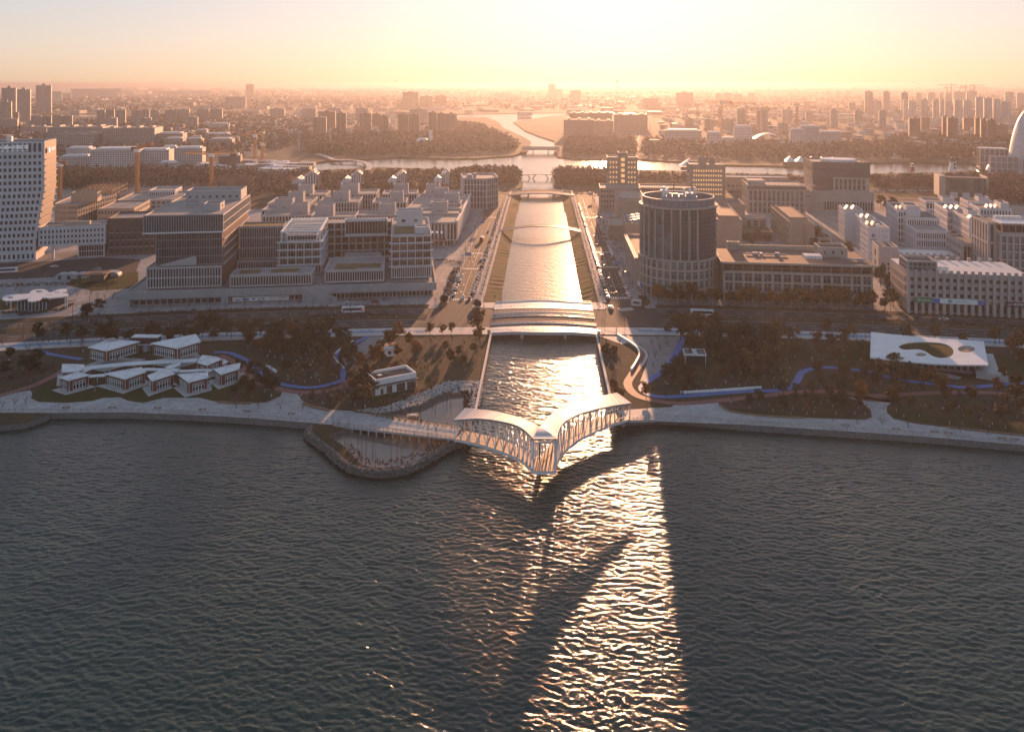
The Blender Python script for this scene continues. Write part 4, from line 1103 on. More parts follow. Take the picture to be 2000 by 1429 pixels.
B.done()
B = Bld('office_building', 'dark brown brick block between the white wing and the tall glass block', (tx + 43 * math.cos(TA) - 3 * math.sin(TA), ty + 43 * math.sin(TA) + 3 * math.cos(TA)), TA - .05, walls=('dark_brick',), roof='roof_gravel')
B.block(0, 32, 0, 30, 2, 27.6, F=G(8, .55, 4, .5, mx=1, mb=1, mt=7), par=1.2, t=.6)
for k in range(3): B.boxes('window_lintel', 'fin_stone', [(1.6 + j * 3.75, 4.1 + j * 3.75, -.35, -.02, 7.6 + k * 4.9, 8.0 + k * 4.9) for j in range(8)])
B.done()
# curved tan block behind the wing
(x, y), a, W, H = PB(98, 152, 452, 400, 14)
B = Bld('office_building', 'tan office block with a rounded corner and white roof box behind the white wing', (x, y), a, walls=('stone_tan',), roof='roof_gravel')
arc = [(12 - 12 * math.cos(R_(t)), 12 - 12 * math.sin(R_(t))) for t in range(0, 91, 15)]
B.poly(arc + [(W, -1), (W + 14, 60), (0, 60)], 2, H, [G(2, .5, 5, .5)] * 6 + [G(8, .5, 5, .5), G(16, .5, 5, .5), None, None], par=1.1, t=.6)
B.block(10, 30, 18, 30, H - 1.09, H + 7, par=1.0)
B.boxes('floor_ledge', 'stone_beige', [(W * .3, W, -1.6, -1.05, H * .55, H * .55 + .4)])
B.done()
for k, (xl, xr_, yb, yt, D, lab, m) in enumerate([(190, 262, 447, 408, 50, 'low tan hall with a rounded end behind the dark brick block', 'stone_tan'), (225, 345, 420, 392, 60, 'low wide block with white roof kerbs behind the tall glass block', 'stone_beige'), (290, 342, 405, 372, 30, 'white box on the low block behind the tall glass block', 'panel_white')]):
    (x, y), a, W, H = PB(xl, xr_, yb, yt, 12)
    B = Bld('office_building', lab, (x, y), a, walls=(m,), roof='roof_gravel'); B.block(0, W, 0, D, 2, H, F=G(12, .5, 3, .5), R=G(10, .5, 3, .5), par=1.1, t=.8); B.done()

# ------------------------------------------------------------------ right of the canal: round tower with its long wing
RX, RY, RA = 94.7, 445.8, R_(-5.2)
mat('curtain_frame', (.16, .17, .18), .4, metal=.3)
B = Bld('office_tower', 'round glass office tower with stone ribs and roof plant on a curved stone base', (RX, RY), RA, walls=('stone_beige', 'curtain_frame'), roof='roof_gravel', gm='glass_green', fm='stone_beige')
cxr, cyr = -19.0, 20.0
ringp = lambda r, n, a0=0.0: [(cxr + r * math.sin(R_(a0 + 360 * k / n)), cyr - r * math.cos(R_(a0 + 360 * k / n))) for k in range(n)]
base = ringp(22.4, 36, -185)
front = lambda p: p[1] < cyr + 12
bs = [G(1, .72, 3, .80, mx=.15, mb=.4, mt=.5, kind='cross', depth=.6) if front(p) else None for p in base]
B.poly(base, 8.0, 24.2, bs, par=.1)
drum = ringp(21.0, 36, -185)
B.poly(drum, 24.2, 52.0, [G(2, .95, 12, .94, mx=.04, mb=.1, mt=.1, depth=.08, wall='curtain_frame') if front(p) else None for p in drum], par=1.0, t=1.2)
for k, p in enumerate(base):                              # ground-floor columns and ribs
    if front(p):
        a = R_(-185 + 10 * k)
        q = (cxr + 22.2 * math.sin(a), cyr - 22.2 * math.cos(a)); B.part('column', 'stone_beige', lambda b: b.bar((*q, 2), (*q, 8.0), .9, .9))
for d in range(-92, 32, 13):
    q2 = (cxr + 21.2 * math.sin(R_(d)), cyr - 21.2 * math.cos(R_(d))); B.part('rib', 'stone_beige', lambda b: b.bar((*q2, 24.25), (*q2, 51.8), .95, .8))
core = ringp(19.6, 36, -185); B.poly(core, 2, 7.95, [G(1, .9, 1, .92, mx=.1, gm='glass') if front(p) else None for p in core], par=.05)
def ring_wall(b, r, z0, z1, n=72, t=.25):
    for k in range(n):
        a, c = R_(360 * k / n), R_(360 * (k + 1) / n)
        P = lambda rr, an, z: (cxr + rr * math.sin(an), cyr - rr * math.cos(an), z)
        b.quad(P(r, a, z0), P(r, c, z0), P(r, c, z1), P(r, a, z1)); b.quad(P(r - t, c, z0), P(r - t, a, z0), P(r - t, a, z1), P(r - t, c, z1)); b.quad(P(r, a, z1), P(r, c, z1), P(r - t, c, z1), P(r - t, a, z1)); b.quad(P(r, c, z0), P(r, a, z0), P(r - t, a, z0), P(r - t, c, z0))
B.part('cornice', 'stone_beige', lambda b: ring_wall(b, 22.0, 51.4, 52.3, t=1.2), weld=1e-3)
B.part('glass_parapet', 'glass_pale', lambda b: ring_wall(b, 19.8, 52.4, 56.2, t=.15), weld=1e-3)
B.part('parapet_rail', 'roof_sheet', lambda b: ring_wall(b, 19.95, 56.25, 56.6, t=.4), weld=1e-3)
for k in range(36):
    a = R_(10 * k); B.part('parapet_post', 'stone_beige', lambda b: b.bar((cxr + 19.95 * math.sin(a), cyr - 19.95 * math.cos(a), 52.3), (cxr + 19.95 * math.sin(a), cyr - 19.95 * math.cos(a), 56.2), .18, .18))
mat('plant_grey', (.30, .33, .38), .5, var=.12, scale=.4, metal=.3)
B.boxes('plant_frame', 'plant_grey', [(cxr - 9.5, cxr + 10, cyr - 7, cyr + 6, 52.0, 56.8), (cxr - 10, cxr - 7, cyr - 5, cyr - 2, 56.85, 60), (cxr + 4, cxr + 9.5, cyr - 6, cyr - 1, 56.85, 58.6)])
for dx, dy, r, z1 in ((-8.3, -5, .9, 62), (-6, 1, .8, 60.5), (3, -2, .8, 61), (6, -4, .7, 61.8), (8.6, -5, .75, 62), (-2, -6, 1.6, 58.5), (1.5, -6.2, 1.4, 58.2), (-5, -6, 1.2, 58.6)):
    B.part('cooling_tower' if r > 1 else 'flue', 'plant_grey' if r > 1 else 'white_paint', lambda b: b.tube((cxr + dx, cyr + dy, 56.9), (cxr + dx, cyr + dy, z1), r, r, 12))
B.part('mast', 'dark_metal', lambda b: (b.bar((cxr - 2.5, cyr - 1, 56.9), (cxr - 2.5, cyr - 1, 67), .3), b.bar((cxr - 3.6, cyr - 1, 60), (cxr - 1.4, cyr - 1, 63), .15), b.bar((cxr - 1.4, cyr - 1, 60), (cxr - 3.6, cyr - 1, 63), .15), b.bar((cxr - 3.2, cyr - 1, 65), (cxr - 1.8, cyr - 1, 65), .15)))
mat('sign_blue', (.05, .16, .42), .5)
B.part('sign_panel', 'white_paint', lambda b: b.bar((cxr - 22.8, cyr - 4.5, 7.6), (cxr - 21.6, cyr - 9.5, 7.6), .25, 2.2)); B.part('sign_panel', 'sign_blue', lambda b: b.bar((cxr - 21.58, cyr - 9.6, 7.4), (cxr - 20.6, cyr - 11.6, 7.4), .25, 2.2))
B.done()
B = Bld('office_wing', 'low stone wing running back along the canal street behind the round tower', (RX, RY), R_(-1.0), walls=('stone_beige',), roof='roof_brown')
B.block(-40.5, -20, 26, 100, 2, 20.0, L=G(16, .6, 4, .7, mx=.6), par=1.2, t=1.0); B.boxes('cornice', 'stone_beige', [(-41.6, -40.55, 26, 100, 18.6, 19.8)])
B.done()
# the long wing
B = Bld('office_building', 'long low stone office wing with brown flat roof beside the round tower', (RX, RY), RA, walls=('stone_beige',), roof='roof_brown', gm='glass', fm='stone_beige')
B.face((3.5, 0), (1, 0), 77, 7.6, 18.6, G(15, .74, 2, .80, mx=.4, mb=.5, mt=.3, kind='cross', depth=.6))
B.face((3.5, 1.2), (1, 0), 77, 18.6, 23.2, G(15, .95, 1, .9, mx=.2, mb=.3, mt=.3, depth=.15, kind='mid', gm='glass_brown'))
B.face((3.5, 2.5), (1, 0), 77, 2, 7.6, G(15, .86, 1, .9, gm='glass'))
B.b.quad((3.5, 0, 18.6), (80.5, 0, 18.6), (80.5, 1.2, 18.6), (3.5, 1.2, 18.6)); B.b.quad((80.5, 0, 7.6), (3.5, 0, 7.6), (3.5, 2.5, 7.6), (80.5, 2.5, 7.6))
B.face((80.5, 0), (0, 1), 36, 2, 23.2, G(8, .5, 4, .6)); B.face((80.5, 36), (-1, 0), 77, 2, 23.2, None); B.face((3.5, 36), (0, -1), 36, 2, 23.2, None)
for k in range(16): B.boxes('column', 'stone_beige', [(3.55 + k * 5.08, 4.35 + k * 5.08, .1, 1.3, 2, 7.58)])
B.part('roof', 'roof_brown', lambda b: b.box(2.5, 81.6, -1.2, 37, 23.22, 23.7)); B.boxes('cornice', 'stone_beige', [(2.5, 81.6, -1.7, -1.22, 23.2, 24.3), (81.62, 82.1, -1.7, 37, 23.2, 24.3), (2.0, 2.48, -1.7, 37, 23.2, 24.3)])
B.boxes('roof_pergola', 'stone_beige', [(12, 62, 38.5, 41.5, 2, 25.6)]); B.boxes('roof_strip', 'roof_dark', [(14, 61, 39, 41, 25.62, 25.8)])
for (x0, x1, y0, y1, h) in ((58, 73, 20, 33, 5.5), (10, 17, 34, 38, 4.5)):
    B.block(x0, x1, y0, y1, 23.7, 23.7 + h, F=G(3, .2, 1, .4), par=1.2, t=.6, roof='roof_dark')
B.boxes('air_unit', 'white_paint', [(49 + (k % 5) * 1.9, 50.6 + (k % 5) * 1.9, 14 + (k // 5) * 2.4, 15.8 + (k // 5) * 2.4, 23.72, 25.5) for k in range(15)])
B.boxes('air_unit', 'plant_grey', [(22, 25, 20, 22, 23.72, 25.2), (26, 27.5, 19, 23, 23.72, 25), (34, 36.5, 18.6, 21, 23.72, 25.6), (76, 78.5, 10, 12, 23.72, 25.4)])
B.part('duct', 'plant_grey', lambda b: b.bar((18, 21, 24.4), (40, 19.5, 24.4), .7, .7)); B.part('duct', 'plant_grey', lambda b: b.bar((68, 14, 24.4), (80, 10.5, 24.4), .8, .8))
B.done()
sg = thing('sign', 'long white bank sign with blue end panel on the front of the long stone wing', 'sign', (RX, RY, 0), RA)
mat('ink', (.02, .02, .025), .6); mat('sign_orange', (.6, .28, .03), .6); mat('sign_green', (.03, .2, .10), .6); mat('sign_navy', (.012, .012, .05), .5); mat('sign_cyan', (.08, .5, .6), .5)
b = MB(); b.box(52.8, 75.8, -1.0, -.55, 6.0, 8.6); b.build('panel', 'white_paint', sg)
b = MB(); b.box(75.85, 76.6, -1.05, -.6, 6.0, 8.6); b.build('panel', 'sign_orange', sg); b = MB(); b.box(76.65, 80.4, -1.05, -.6, 6.0, 8.6); b.build('panel', 'sign_blue', sg)
b = MB(); b.tube((60.6, -1.06, 7.3), (60.6, -1.02, 7.3), .85, .85, 14); b.build('emblem', 'sign_blue', sg); b = MB(); b.tube((60.9, -1.1, 7.5), (60.9, -1.07, 7.5), .45, .45, 12); b.build('emblem', 'sign_orange', sg)
text_part('江苏银行', 1.7, 'ink', sg, (65, -1.05, 7.3), UP(), extr=.02); text_part('社区银行', .8, 'sign_cyan', sg, (78.5, -1.1, 7.3), UP(), extr=.02)
# ------------------------------------------------------------------ blocks behind the wing and along the street
def slab(lab, xl, xr, yb, yt, D, rz, m, roof, L=None, F=None, R=None, ph=None, name='office_building', gm='glass', par=1.0, group=None, top=None):
    (x, y), a, W, H = PB(xl, xr, yb, yt, rz)
    B = Bld(name, lab, (x, y), a, walls=(m,), roof=roof, gm=gm, group=group)
    B.block(0, W, 0, D, 2, H, F=F, L=L, R=R, par=par, t=.6)
    if ph:
        for (u0, u1, v0, v1, h) in ph: B.block(u0 * W, u1 * W, v0 * D, v1 * D, H - par + .01, H + h, par=.8, t=.4)
    if top: top(B, W, D, H)
    return B.done(most=260)
slab('tan stone slab block with brown roof right behind the round tower', 1400, 1449, 484, 428, 72, -5.5, 'stone_tan', 'roof_brown', F=None, ph=[(.1, .9, .03, .9, 2.4)])
slab('tan stone slab block with rows of balconies behind the long wing', 1541, 1586, 484, 432, 72, -5.5, 'stone_tan', 'roof_brown', L=G(16, .7, 6, .6, mx=1, gm='glass_brown', depth=.9), ph=[(.1, .85, .05, .92, 2.4)], top=lambda B, W, D, H: B.block(W * .68, W + 1.5, -2, 10, 2, H - 1.8, par=.8))
slab('low arcaded stone hall between the two tan slab blocks', 1455, 1497, 452, 425, 14, -5.5, 'stone_beige', 'roof_gravel', F=G(3, .6, 1, .7, mb=2, kind='cross'))
slab('low flat hall with a grass roof in the court behind the long wing', 1448, 1510, 470, 452, 22, -5.5, 'dark_panel', 'roof_moss', F=G(6, .8, 1, .7))
slab('small flat building with a green roof beside the tan slab block', 1590, 1625, 478, 463, 20, -5.5, 'stone_pink', 'roof_moss', F=G(4, .3, 1, .5))
slab('wide stone block with tall window bays behind the tan slab blocks', 1460, 1573, 417, 361, 42, -6.5, 'stone_beige', 'roof_gravel', F=G(12, .56, 2, .86, mx=1, mb=.5, mt=4.5, depth=.8, kind='mid'), L=G(8, .5, 2, .86, mt=4.5), par=1.2, top=lambda B, W, D, H: (B.boxes('cornice', 'dark_panel', [(-.6, W + .6, -.6, -.05, H - 3.4, H - 1.2)]), B.boxes('roof_rib', 'fin_stone', [(W * .02 + k * 4.2, W * .02 + .5 + k * 4.2, 4, D * .5, H - 1.15, H - .5) for k in range(15)]), B.block(2, W * .34, 12, D - 2, H - 1.19, H + 2.6, par=.6)))
def darktop(B, W, D, H):
    B.block(-2.0, W + 3, -5, D + 4, 2, 21.0, F=G(22, .62, 1, .8, mx=1, mb=.5, mt=9, depth=.8), L=G(8, .6, 1, .7), par=.8)
    B.block(-.6, W + .6, -.6, D + .6, H - 13, H + 1, F=G(28, .4, 1, .25, mx=2, mb=3, mt=3), L=G(10, .4, 1, .25), par=1.2, wi=B.mi('dark_panel'), t=1.4)
    B.face((-.4, -.62), (1, 0), W * .36, 21, H - 13, G(12, .5, 10, .6, wall='dark_panel', depth=.3))
    e = [(W * .55 + W * .33 * math.cos(R_(t)), D * .5 + D * .3 * math.sin(R_(t))) for t in range(0, 360, 15)]
    B.part('roof_disc', 'roof_white', lambda b: b.prism(e, H + .1, H + 2.2))
slab('dark-topped stone tower block with a white oval roof on a broad podium', 1588, 1698, 411, 318, 46, -7.5, 'stone_beige', 'roof_gravel', F=G(11, .55, 1, .95, mx=3, mb=19.5, mt=14.5, depth=.8, kind='mid'), L=G(6, .5, 8, .7, mb=19, mt=14), top=darktop)
slab('glazed bridge building between the stone block and the dark-topped tower', 1572, 1610, 412, 374, 12, -7, 'stone_beige', 'roof_gravel', F=G(9, .8, 1, .5, mb=12, mt=3, gm='glass_green'))
def sunglow_tower(B, W, D, H): 
    B.block(W * .36, W * .66, -1.6, D * .6, 2, H + 4.5, F=G(1, .5, 8, .62, mx=1, mb=6, mt=4, gm='sunglow_window'), par=.8)
slab('tan tower with sun-glowing windows and a raised middle bay by the far canal street', 1186, 1246, 402, 307, 26, -2.5, 'stone_tan', 'roof_gravel', F=G(9, .45, 8, .42, mx=1.5, mb=6, mt=2.5, gm='sunglow_window'), L=G(6, .5, 8, .5, mb=6), top=sunglow_tower, name='office_tower')
slab('tan square tower with sun-glowing windows behind the round tower', 1347, 1417, 400, 321, 34, -5, 'stone_tan', 'roof_gravel', F=G(12, .5, 7, .45, mx=3, mb=4, mt=4, gm='sunglow_window'), L=G(8, .5, 7, .5), ph=[(.28, .5, .3, .6, 6.5), (.6, .75, .3, .6, 5.5)], name='office_tower')
slab('stepped tan podium with a rounded corner below the glowing tower', 1172, 1250, 414, 367, 34, -2, 'stone_tan', 'roof_gravel', F=G(14, .5, 4, .5, mb=3), L=G(8, .5, 4, .5))
slab('low tan block with railings on its roof beside the far canal street', 1205, 1262, 452, 391, 60, -3, 'stone_tan', 'roof_gravel', L=G(10, .5, 1, .3, mb=2, mt=12), ph=[(.1, .8, .1, .9, 1.0)])
slab('low tan block with bright roof plant beside the canal street', 1222, 1275, 494, 436, 46, -3, 'stone_tan', 'roof_gravel', L=G(9, .6, 4, .6, mx=1), top=lambda B, W, D, H: B.boxes('air_unit', 'panel_grey', [(2 + (k % 4) * 3.4, 4.6 + (k % 4) * 3.4, 8 + (k // 4) * 7, 12 + (k // 4) * 7, H - .98, H + .8 + (k % 3) * .5) for k in range(16)]))
slab('low curved glass shopfront block on the far canal street', 1190, 1225, 470, 440, 40, -3, 'stone_tan', 'roof_gravel', L=G(12, .7, 2, .6))
slab('long low tan block between the two glowing towers', 1250, 1350, 398, 366, 30, -4, 'stone_tan', 'roof_gravel', F=G(20, .5, 4, .5))
slab('low tan hall with a pale roof behind the square glowing tower', 1418, 1540, 372, 345, 22, -6, 'stone_tan', 'roof_sheet', F=G(14, .6, 1, .5, mb=3, mt=8))
slab('tan block with a parapet frame beside the glowing square tower', 1395, 1455, 440, 398, 34, -5, 'stone_tan', 'roof_dark', ph=[(.1, .5, .2, .8, 1.5)])
# ------------------------------------------------------------------ white blocks on the right
def zig(B, x0, x1, y, H, n=3):
    for k in range(n):
        w = (x1 - x0) / n; a = x0 + k * w
        B.part('skylight', 'roof_sheet', lambda b: (b.v.extend([(a, y, H), (a + w * .95, y, H), (a + w * .47, y + .3, H + 2.6), (a, y + 7, H), (a + w * .95, y + 7, H), (a + w * .47, y + 7, H + 2.6)]), b.f.extend([(0, 1, 2), (5, 4, 3), (0, 2, 5, 3), (1, 4, 5, 2)]), b.m.extend([0] * 4)))
wl_ = lambda n, r: G(n, .45, r, .5, mx=1, mb=2.5, depth=.7)
slab('white slab with saw-tooth roof lights, rearmost of the three stepped white slabs', 1650, 1686, 470, 409, 24, -9, 'panel_white', 'roof_dark', L=wl_(6, 6), top=lambda B, W, D, H: zig(B, 2, W - 2, 8, H - .9, 2))
slab('white slab in the middle of the three stepped white slabs', 1683, 1712, 488, 427, 22, -9, 'panel_white', 'roof_dark', L=wl_(6, 6), top=lambda B, W, D, H: zig(B, 1, W - 1, 8, H - .9, 2))
def logo_wall(B, W, D, H):
    zig(B, 1, W * .6, 10, H - .9, 2); B.boxes('air_unit', 'white_paint', [(W * .45, W * .62, 4, 7, H - .88, H + 1.2)])
    mat('mark_violet', (.25, .08, .3), .5); mat('mark_blue', (.15, .3, .55), .5)
    hx = [(math.sin(R_(60 * k)), math.cos(R_(60 * k))) for k in range(6)]
    for k, m in ((0, 'mark_blue'), (2, 'mark_violet'), (4, 'sign_blue')):
        q = [(0, 0), hx[k], hx[(k + 1) % 6], hx[(k + 2) % 6]]
        B.part('emblem', m, lambda b: b.ngon([(W * .24 + p[0] * 1.3, -.05, H - 5.5 + p[1] * 1.3) for p in q[::-1]]))
    text_part('新兴科技', 1.0, 'ink', B.r, (W * .24, -.06, H - 8.2), UP(), extr=.02)
slab('white slab with a small hexagon emblem on its end wall', 1696, 1738, 520, 443, 24, -9, 'panel_white', 'roof_dark', L=wl_(6, 6), F=G(5, .16, 6, .22, mx=1, mb=3), top=logo_wall)
pk = lambda n, r: G(n, .5, r, .68, mx=.8, mb=1, mt=1.2, depth=.5)
slab('tall white block with saw-tooth roof lights at the rear of the white quarter', 1752, 1782, 478, 409, 40, -12, 'panel_white', 'roof_dark', L=pk(9, 5), F=pk(5, 5), top=lambda B, W, D, H: zig(B, 0.5, W * .8, 6, H - .9, 3))
slab('white block with a square roof box in the white quarter', 1770, 1836, 484, 424, 34, -12, 'panel_white', 'roof_dark', L=pk(8, 4), F=pk(14, 4), ph=[(.08, .5, .25, .8, 7.0)])
slab('lower white block with a chamfered corner before the white block with the roof box', 1788, 1854, 500, 449, 30, -12, 'panel_white', 'roof_gravel', L=pk(8, 3), F=pk(14, 3))
slab('white block with three bright saw-tooth roof lights in the white quarter', 1850, 1890, 466, 410, 42, -13, 'panel_white', 'roof_dark', L=pk(12, 4), F=pk(9, 4), top=lambda B, W, D, H: zig(B, 1, W - 1, 12, H - .9, 3))
slab('white block with a roof box half hidden behind the grey ribbed tower', 1893, 1930, 490, 428, 44, -13, 'panel_white', 'roof_dark', L=pk(12, 4), F=pk(8, 4), ph=[(.3, .8, .4, .7, 4.0)], top=lambda B, W, D, H: zig(B, 1, W - 1, 6, H - .9, 2))
slab('long white gallery block at the back of the white quarter', 1808, 1872, 424, 393, 26, -12, 'panel_white', 'roof_dark', L=pk(6, 3), F=G(10, .7, 2, .7, gm='glass_green'), ph=[(.6, .95, .3, .8, 3.0)])
slab('narrow white block with vertical slots at the back of the white quarter', 1890, 1943, 424, 393, 26, -13, 'panel_white', 'roof_dark', L=pk(6, 3), F=pk(10, 3), ph=[(.5, .9, .3, .8, 3.0)])
slab('white block with a pale zig-zag roof right of the white quarter', 1913, 1977, 446, 406, 30, -13, 'panel_white', 'roof_dark', L=pk(6, 3), F=pk(10, 3), ph=[(.72, .98, .2, .8, 4.0)], top=lambda B, W, D, H: zig(B, W * .3, W * .7, 8, H - .9, 3))
slab('large white-roofed hall right of the grey ribbed tower', 1975, 2060, 470, 436, 40, -14, 'panel_white', 'roof_white', F=G(14, .5, 3, .6))
# pink stone block, hall and the bank row
slab('small pink stone block with an open lattice roof beside the brick-red street', 1716, 1755, 552, 481, 17, -9.5, 'stone_pink', 'roof_dark', F=G(3, .34, 4, .5, mx=1, mb=2, mt=9, depth=.5), L=G(1, .25, 3, .6, mx=2, mt=2), par=2.2, top=lambda B, W, D, H: B.boxes('lattice_beam', 'stone_pink', [(W * f, W * f + .35, .65, 16.3, H - .5, H - .1) for f in (.25, .4, .75)]))
slab('low stone hall with stepped parapet and bright roof behind the bank row', 1757, 1876, 524, 496, 24, -9.5, 'stone_pink', 'roof_sheet', F=G(9, .62, 1, .62, mb=2, mt=4), top=lambda B, W, D, H: B.boxes('parapet_cap', 'stone_pink', [(k * W / 9.0, k * W / 9.0 + 1.6, -.3, 1.2, H - 3, H + .9) for k in range(10)]))
slab('narrow glazed hall with orange glints beside the grey ribbed tower', 1880, 1912, 530, 474, 34, -10, 'stone_pink', 'roof_dark', F=G(4, .7, 1, .8, gm='glass_brown'), L=G(8, .5, 3, .5))
(x, y), a, W, H = PB(1775, 2014, 612, 527, -8.0)
B = Bld('office_building', 'stone office row with pier caps and bank signs along the ring road', (x, y), a, walls=('stone_pink',), roof='roof_sheet', gm='glass', fm='dark_metal')
nb = 17; bw_ = W / nb
B.face((0, .6), (1, 0), W, 9.2, H - 1.2, G(nb, .74, 3, .46, mx=.1, mb=.6, mt=1.6, kind='three', depth=.4))
B.face((0, 2.6), (1, 0), W, 2, 9.2, G(nb, .86, 1, .84, mx=.1, mt=1.2, gm='glass'))
B.b.quad((W, .6, 9.2), (0, .6, 9.2), (0, 2.6, 9.2), (W, 2.6, 9.2)); B.b.quad((0, .6, H - 1.2), (W, .6, H - 1.2), (W, 1.2, H - 1.2), (0, 1.2, H - 1.2))
B.face((0, 34), (0, -1), 33.4, 2, H - 1.2, G(3, .0, 1, .5)); B.face((W, .6), (0, 1), 33.4, 2, H - 1.2, None); B.face((W, 34), (-1, 0), W, 2, H - 1.2, None)
B.b.quad((0, 1.2, H - 1.21), (W, 1.2, H - 1.21), (W, 34, H - 1.21), (0, 34, H - 1.21), 1)
for k in range(nb + 1): B.boxes('pier', 'stone_pink', [(k * bw_ - .75, k * bw_ + .75, -.3, .58, 2, H + .3)])
for k in range(9): B.boxes('pier', 'stone_pink', [(7 + k * bw_ * 1.6, 8.5 + k * bw_ * 1.6, 33, 34.6, H - 1.2, H + .6)])
for k in range(4): B.boxes('stone_band', 'stone_tan', [(-.32, -.02, 6, 33, 4 + k * 4.6, 6.2 + k * 4.6)])
B.block(-.4, 14, 1.3, 16, H - 1.19, H + 4.6, F=G(6, .85, 2, .85, gm='glass_green'), L=G(6, .85, 2, .85, gm='glass_green'), par=1.4, t=.5, roof='roof_dark')
B.boxes('air_unit', 'white_paint', [(15.5 + k * 1.5, 16.7 + k * 1.5, 7, 9, H - 1.2, H + .8) for k in range(4)])
B.done()
sg = thing('sign', 'green and blue bank sign band on the stone office row', 'sign', (x, y, 0), a)
X = lambda p: (p - 1775) / 239 * W
b = MB(); b.box(X(1786), X(1820), -.75, -.35, 8.0, 10.6); b.build('panel', 'sign_green', sg)
b = MB(); b.box(X(1820) + .03, X(1923), -.75, -.35, 8.0, 10.4); b.build('panel', 'white_paint', sg)
for p0, p1, q in ((1820.1, 1836, 1840), (1910, 1922.9, 1906)):
    b = MB(); b.prism([(X(p0), -.82), (X(p1), -.82), (X(p1), -.76), (X(p0), -.76)], 8.02, 10.38); b.build('panel', 'sign_blue', sg)
text_part('24', 1.5, 'white_paint', sg, (X(1794), -.78, 9.4), UP(), extr=.02); text_part('自助银行服务', .75, 'white_paint', sg, (X(1808), -.78, 9.3), UP(), extr=.02)
b = MB(); b.tube((X(1855), -.8, 9.2), (X(1855), -.77, 9.2), .95, .95, 14); b.build('emblem', 'sign_cyan', sg); b = MB(); b.tube((X(1856), -.84, 9.4), (X(1856), -.81, 9.4), .45, .45, 12); b.build('emblem', 'sign_green', sg)
text_part('上海农商银行', 1.35, 'sign_cyan', sg, (X(1877), -.78, 9.2), UP(), extr=.02)
sg = thing('sign', 'dark navy bank sign with white letters at the right end of the stone row', 'sign', (x, y, 0), a)
b = MB(); b.box(X(1965), X(2004), -.75, -.35, 7.8, 10.2); b.build('panel', 'sign_navy', sg)
text_part('spd 浦发银行', 1.55, 'white_paint', sg, (X(1986), -.78, 9.0), UP(), extr=.02)
# grey ribbed tower at the right edge
(x, y), a, W, H = PB(1954, 2056, 556, 455, -9.0)
B = Bld('office_tower', 'grey ribbed stone tower with a white flat canopy, cut by the right picture edge', (x, y), a, walls=('stone_pink',), roof='roof_dark', gm='glass_green')
B.block(0, W, 0, 30, 2, H, F=G(8, .66, 6, .84, mx=.4, mb=.5, mt=1.6, kind='cross', depth=.9), L=G(5, .6, 6, .86, mx=1, mt=1.5, depth=.9), par=.9)
B.block(-4.6, -.1, 6, 34, 2, H + 5, L=G(6, .55, 3, .9, depth=1.0), F=G(1, .5, 3, .9), par=.6)
B.block(2, W - 3, 4, 26, H - .88, H + 5.2, F=G(6, .9, 1, .8, gm='glass_brown'), L=G(4, .9, 1, .8, gm='glass_brown'), par=.05)
B.part('canopy', 'roof_white', lambda b: b.box(-.5, W, -.5, 12, H + 5.4, H + 6.0))
B.boxes('air_unit', 'white_paint', [(3 + k * 3, 5.4 + k * 3, 16, 20, H + 5.3, H + 7.6) for k in range(5)])
B.done()
# ------------------------------------------------------------------ museum quarter beyond the river bend
slab('glass museum box with two pale end frames before the red wood', 1846, 1926, 386, 346, 28, -16, 'dark_panel', 'roof_dark', name='museum', F=G(10, .9, 1, .9, mb=8, mt=1, gm='glass_green', depth=.2), L=None, top=lambda B, W, D, H: (B.boxes('end_frame', 'stone_beige', [(-6, -.1, -3, D, 2, H + 1.5), (W + .1, W + 1.5, -3, D, 2, H + 1.5)]), B.boxes('entrance', 'panel_white', [(W * f, W * f + 7, -1, -.05, 2, 8) for f in (.12, .42, .72)])))
sx, sy = gp(2004, 337)
pl = thing('planetarium', 'grey curved shell roofs of the planetarium rising at the right edge', 'building', (sx, sy, 0), R_(-25))
def shell(b, rx, rz_, ry, lean, t0, t1, n=18, m=10):
    V = []
    for i in range(n + 1):
        th = R_(t0 + (t1 - t0) * i / n)
        for j in range(m + 1):
            ph = R_(-70 + 140 * j / m)
            V.append((rx * math.cos(th) * math.cos(ph) + lean * math.sin(th), ry * math.sin(ph), 2 + rz_ * math.sin(th) * (.35 + .65 * math.cos(ph))))
    i0 = len(b.v); b.v += V
    for i in range(n):
        for j in range(m): b.f.append((i0 + i * (m + 1) + j, i0 + (i + 1) * (m + 1) + j, i0 + (i + 1) * (m + 1) + j + 1, i0 + i * (m + 1) + j + 1)); b.m.append(0)
b = MB(); shell(b, -22, 86, 28, 4, 0, 88); o = b.build('shell', 'panel_white', pl); md = o.modifiers.new('s', 'SOLIDIFY'); md.thickness = 1.4
b = MB(); shell(b, -18, 50, 22, 20, 0, 88); o = b.build('shell', 'panel_grey', pl); md = o.modifiers.new('s', 'SOLIDIFY'); md.thickness = 1.4
o = inst('shell', bpy.data.objects[o.name].data, pl, (22, 8, 0), (0, 0, R_(40)), (.8, .8, .8)); md = o.modifiers.new('s', 'SOLIDIFY'); md.thickness = 1.4
def lattice(lab, xl, xr, yb, yt, D, nx, nz):
    (x, y), a, W, H = PB(xl, xr, yb, yt, -20)
    t = thing('lattice_frame', lab, 'building', (x, y, 0), a)
    b = MB(); b.box(W * .02, W * .98, .5, D, 2, H - .5); b.build('glass_body', 'glass_pale', t)
    for k in range(nx + 1): b = MB(); b.box(W * k / nx - .35, W * k / nx + .35, -.4, .45, 2, H); b.build('post', 'panel_white', t)
    for k in range(1, nz + 1): b = MB(); b.box(-.4, W + .4, -.45, -.42, 2 + (H - 2) * k / nz - .4, 2 + (H - 2) * k / nz + .4); b.build('beam', 'panel_white', t)
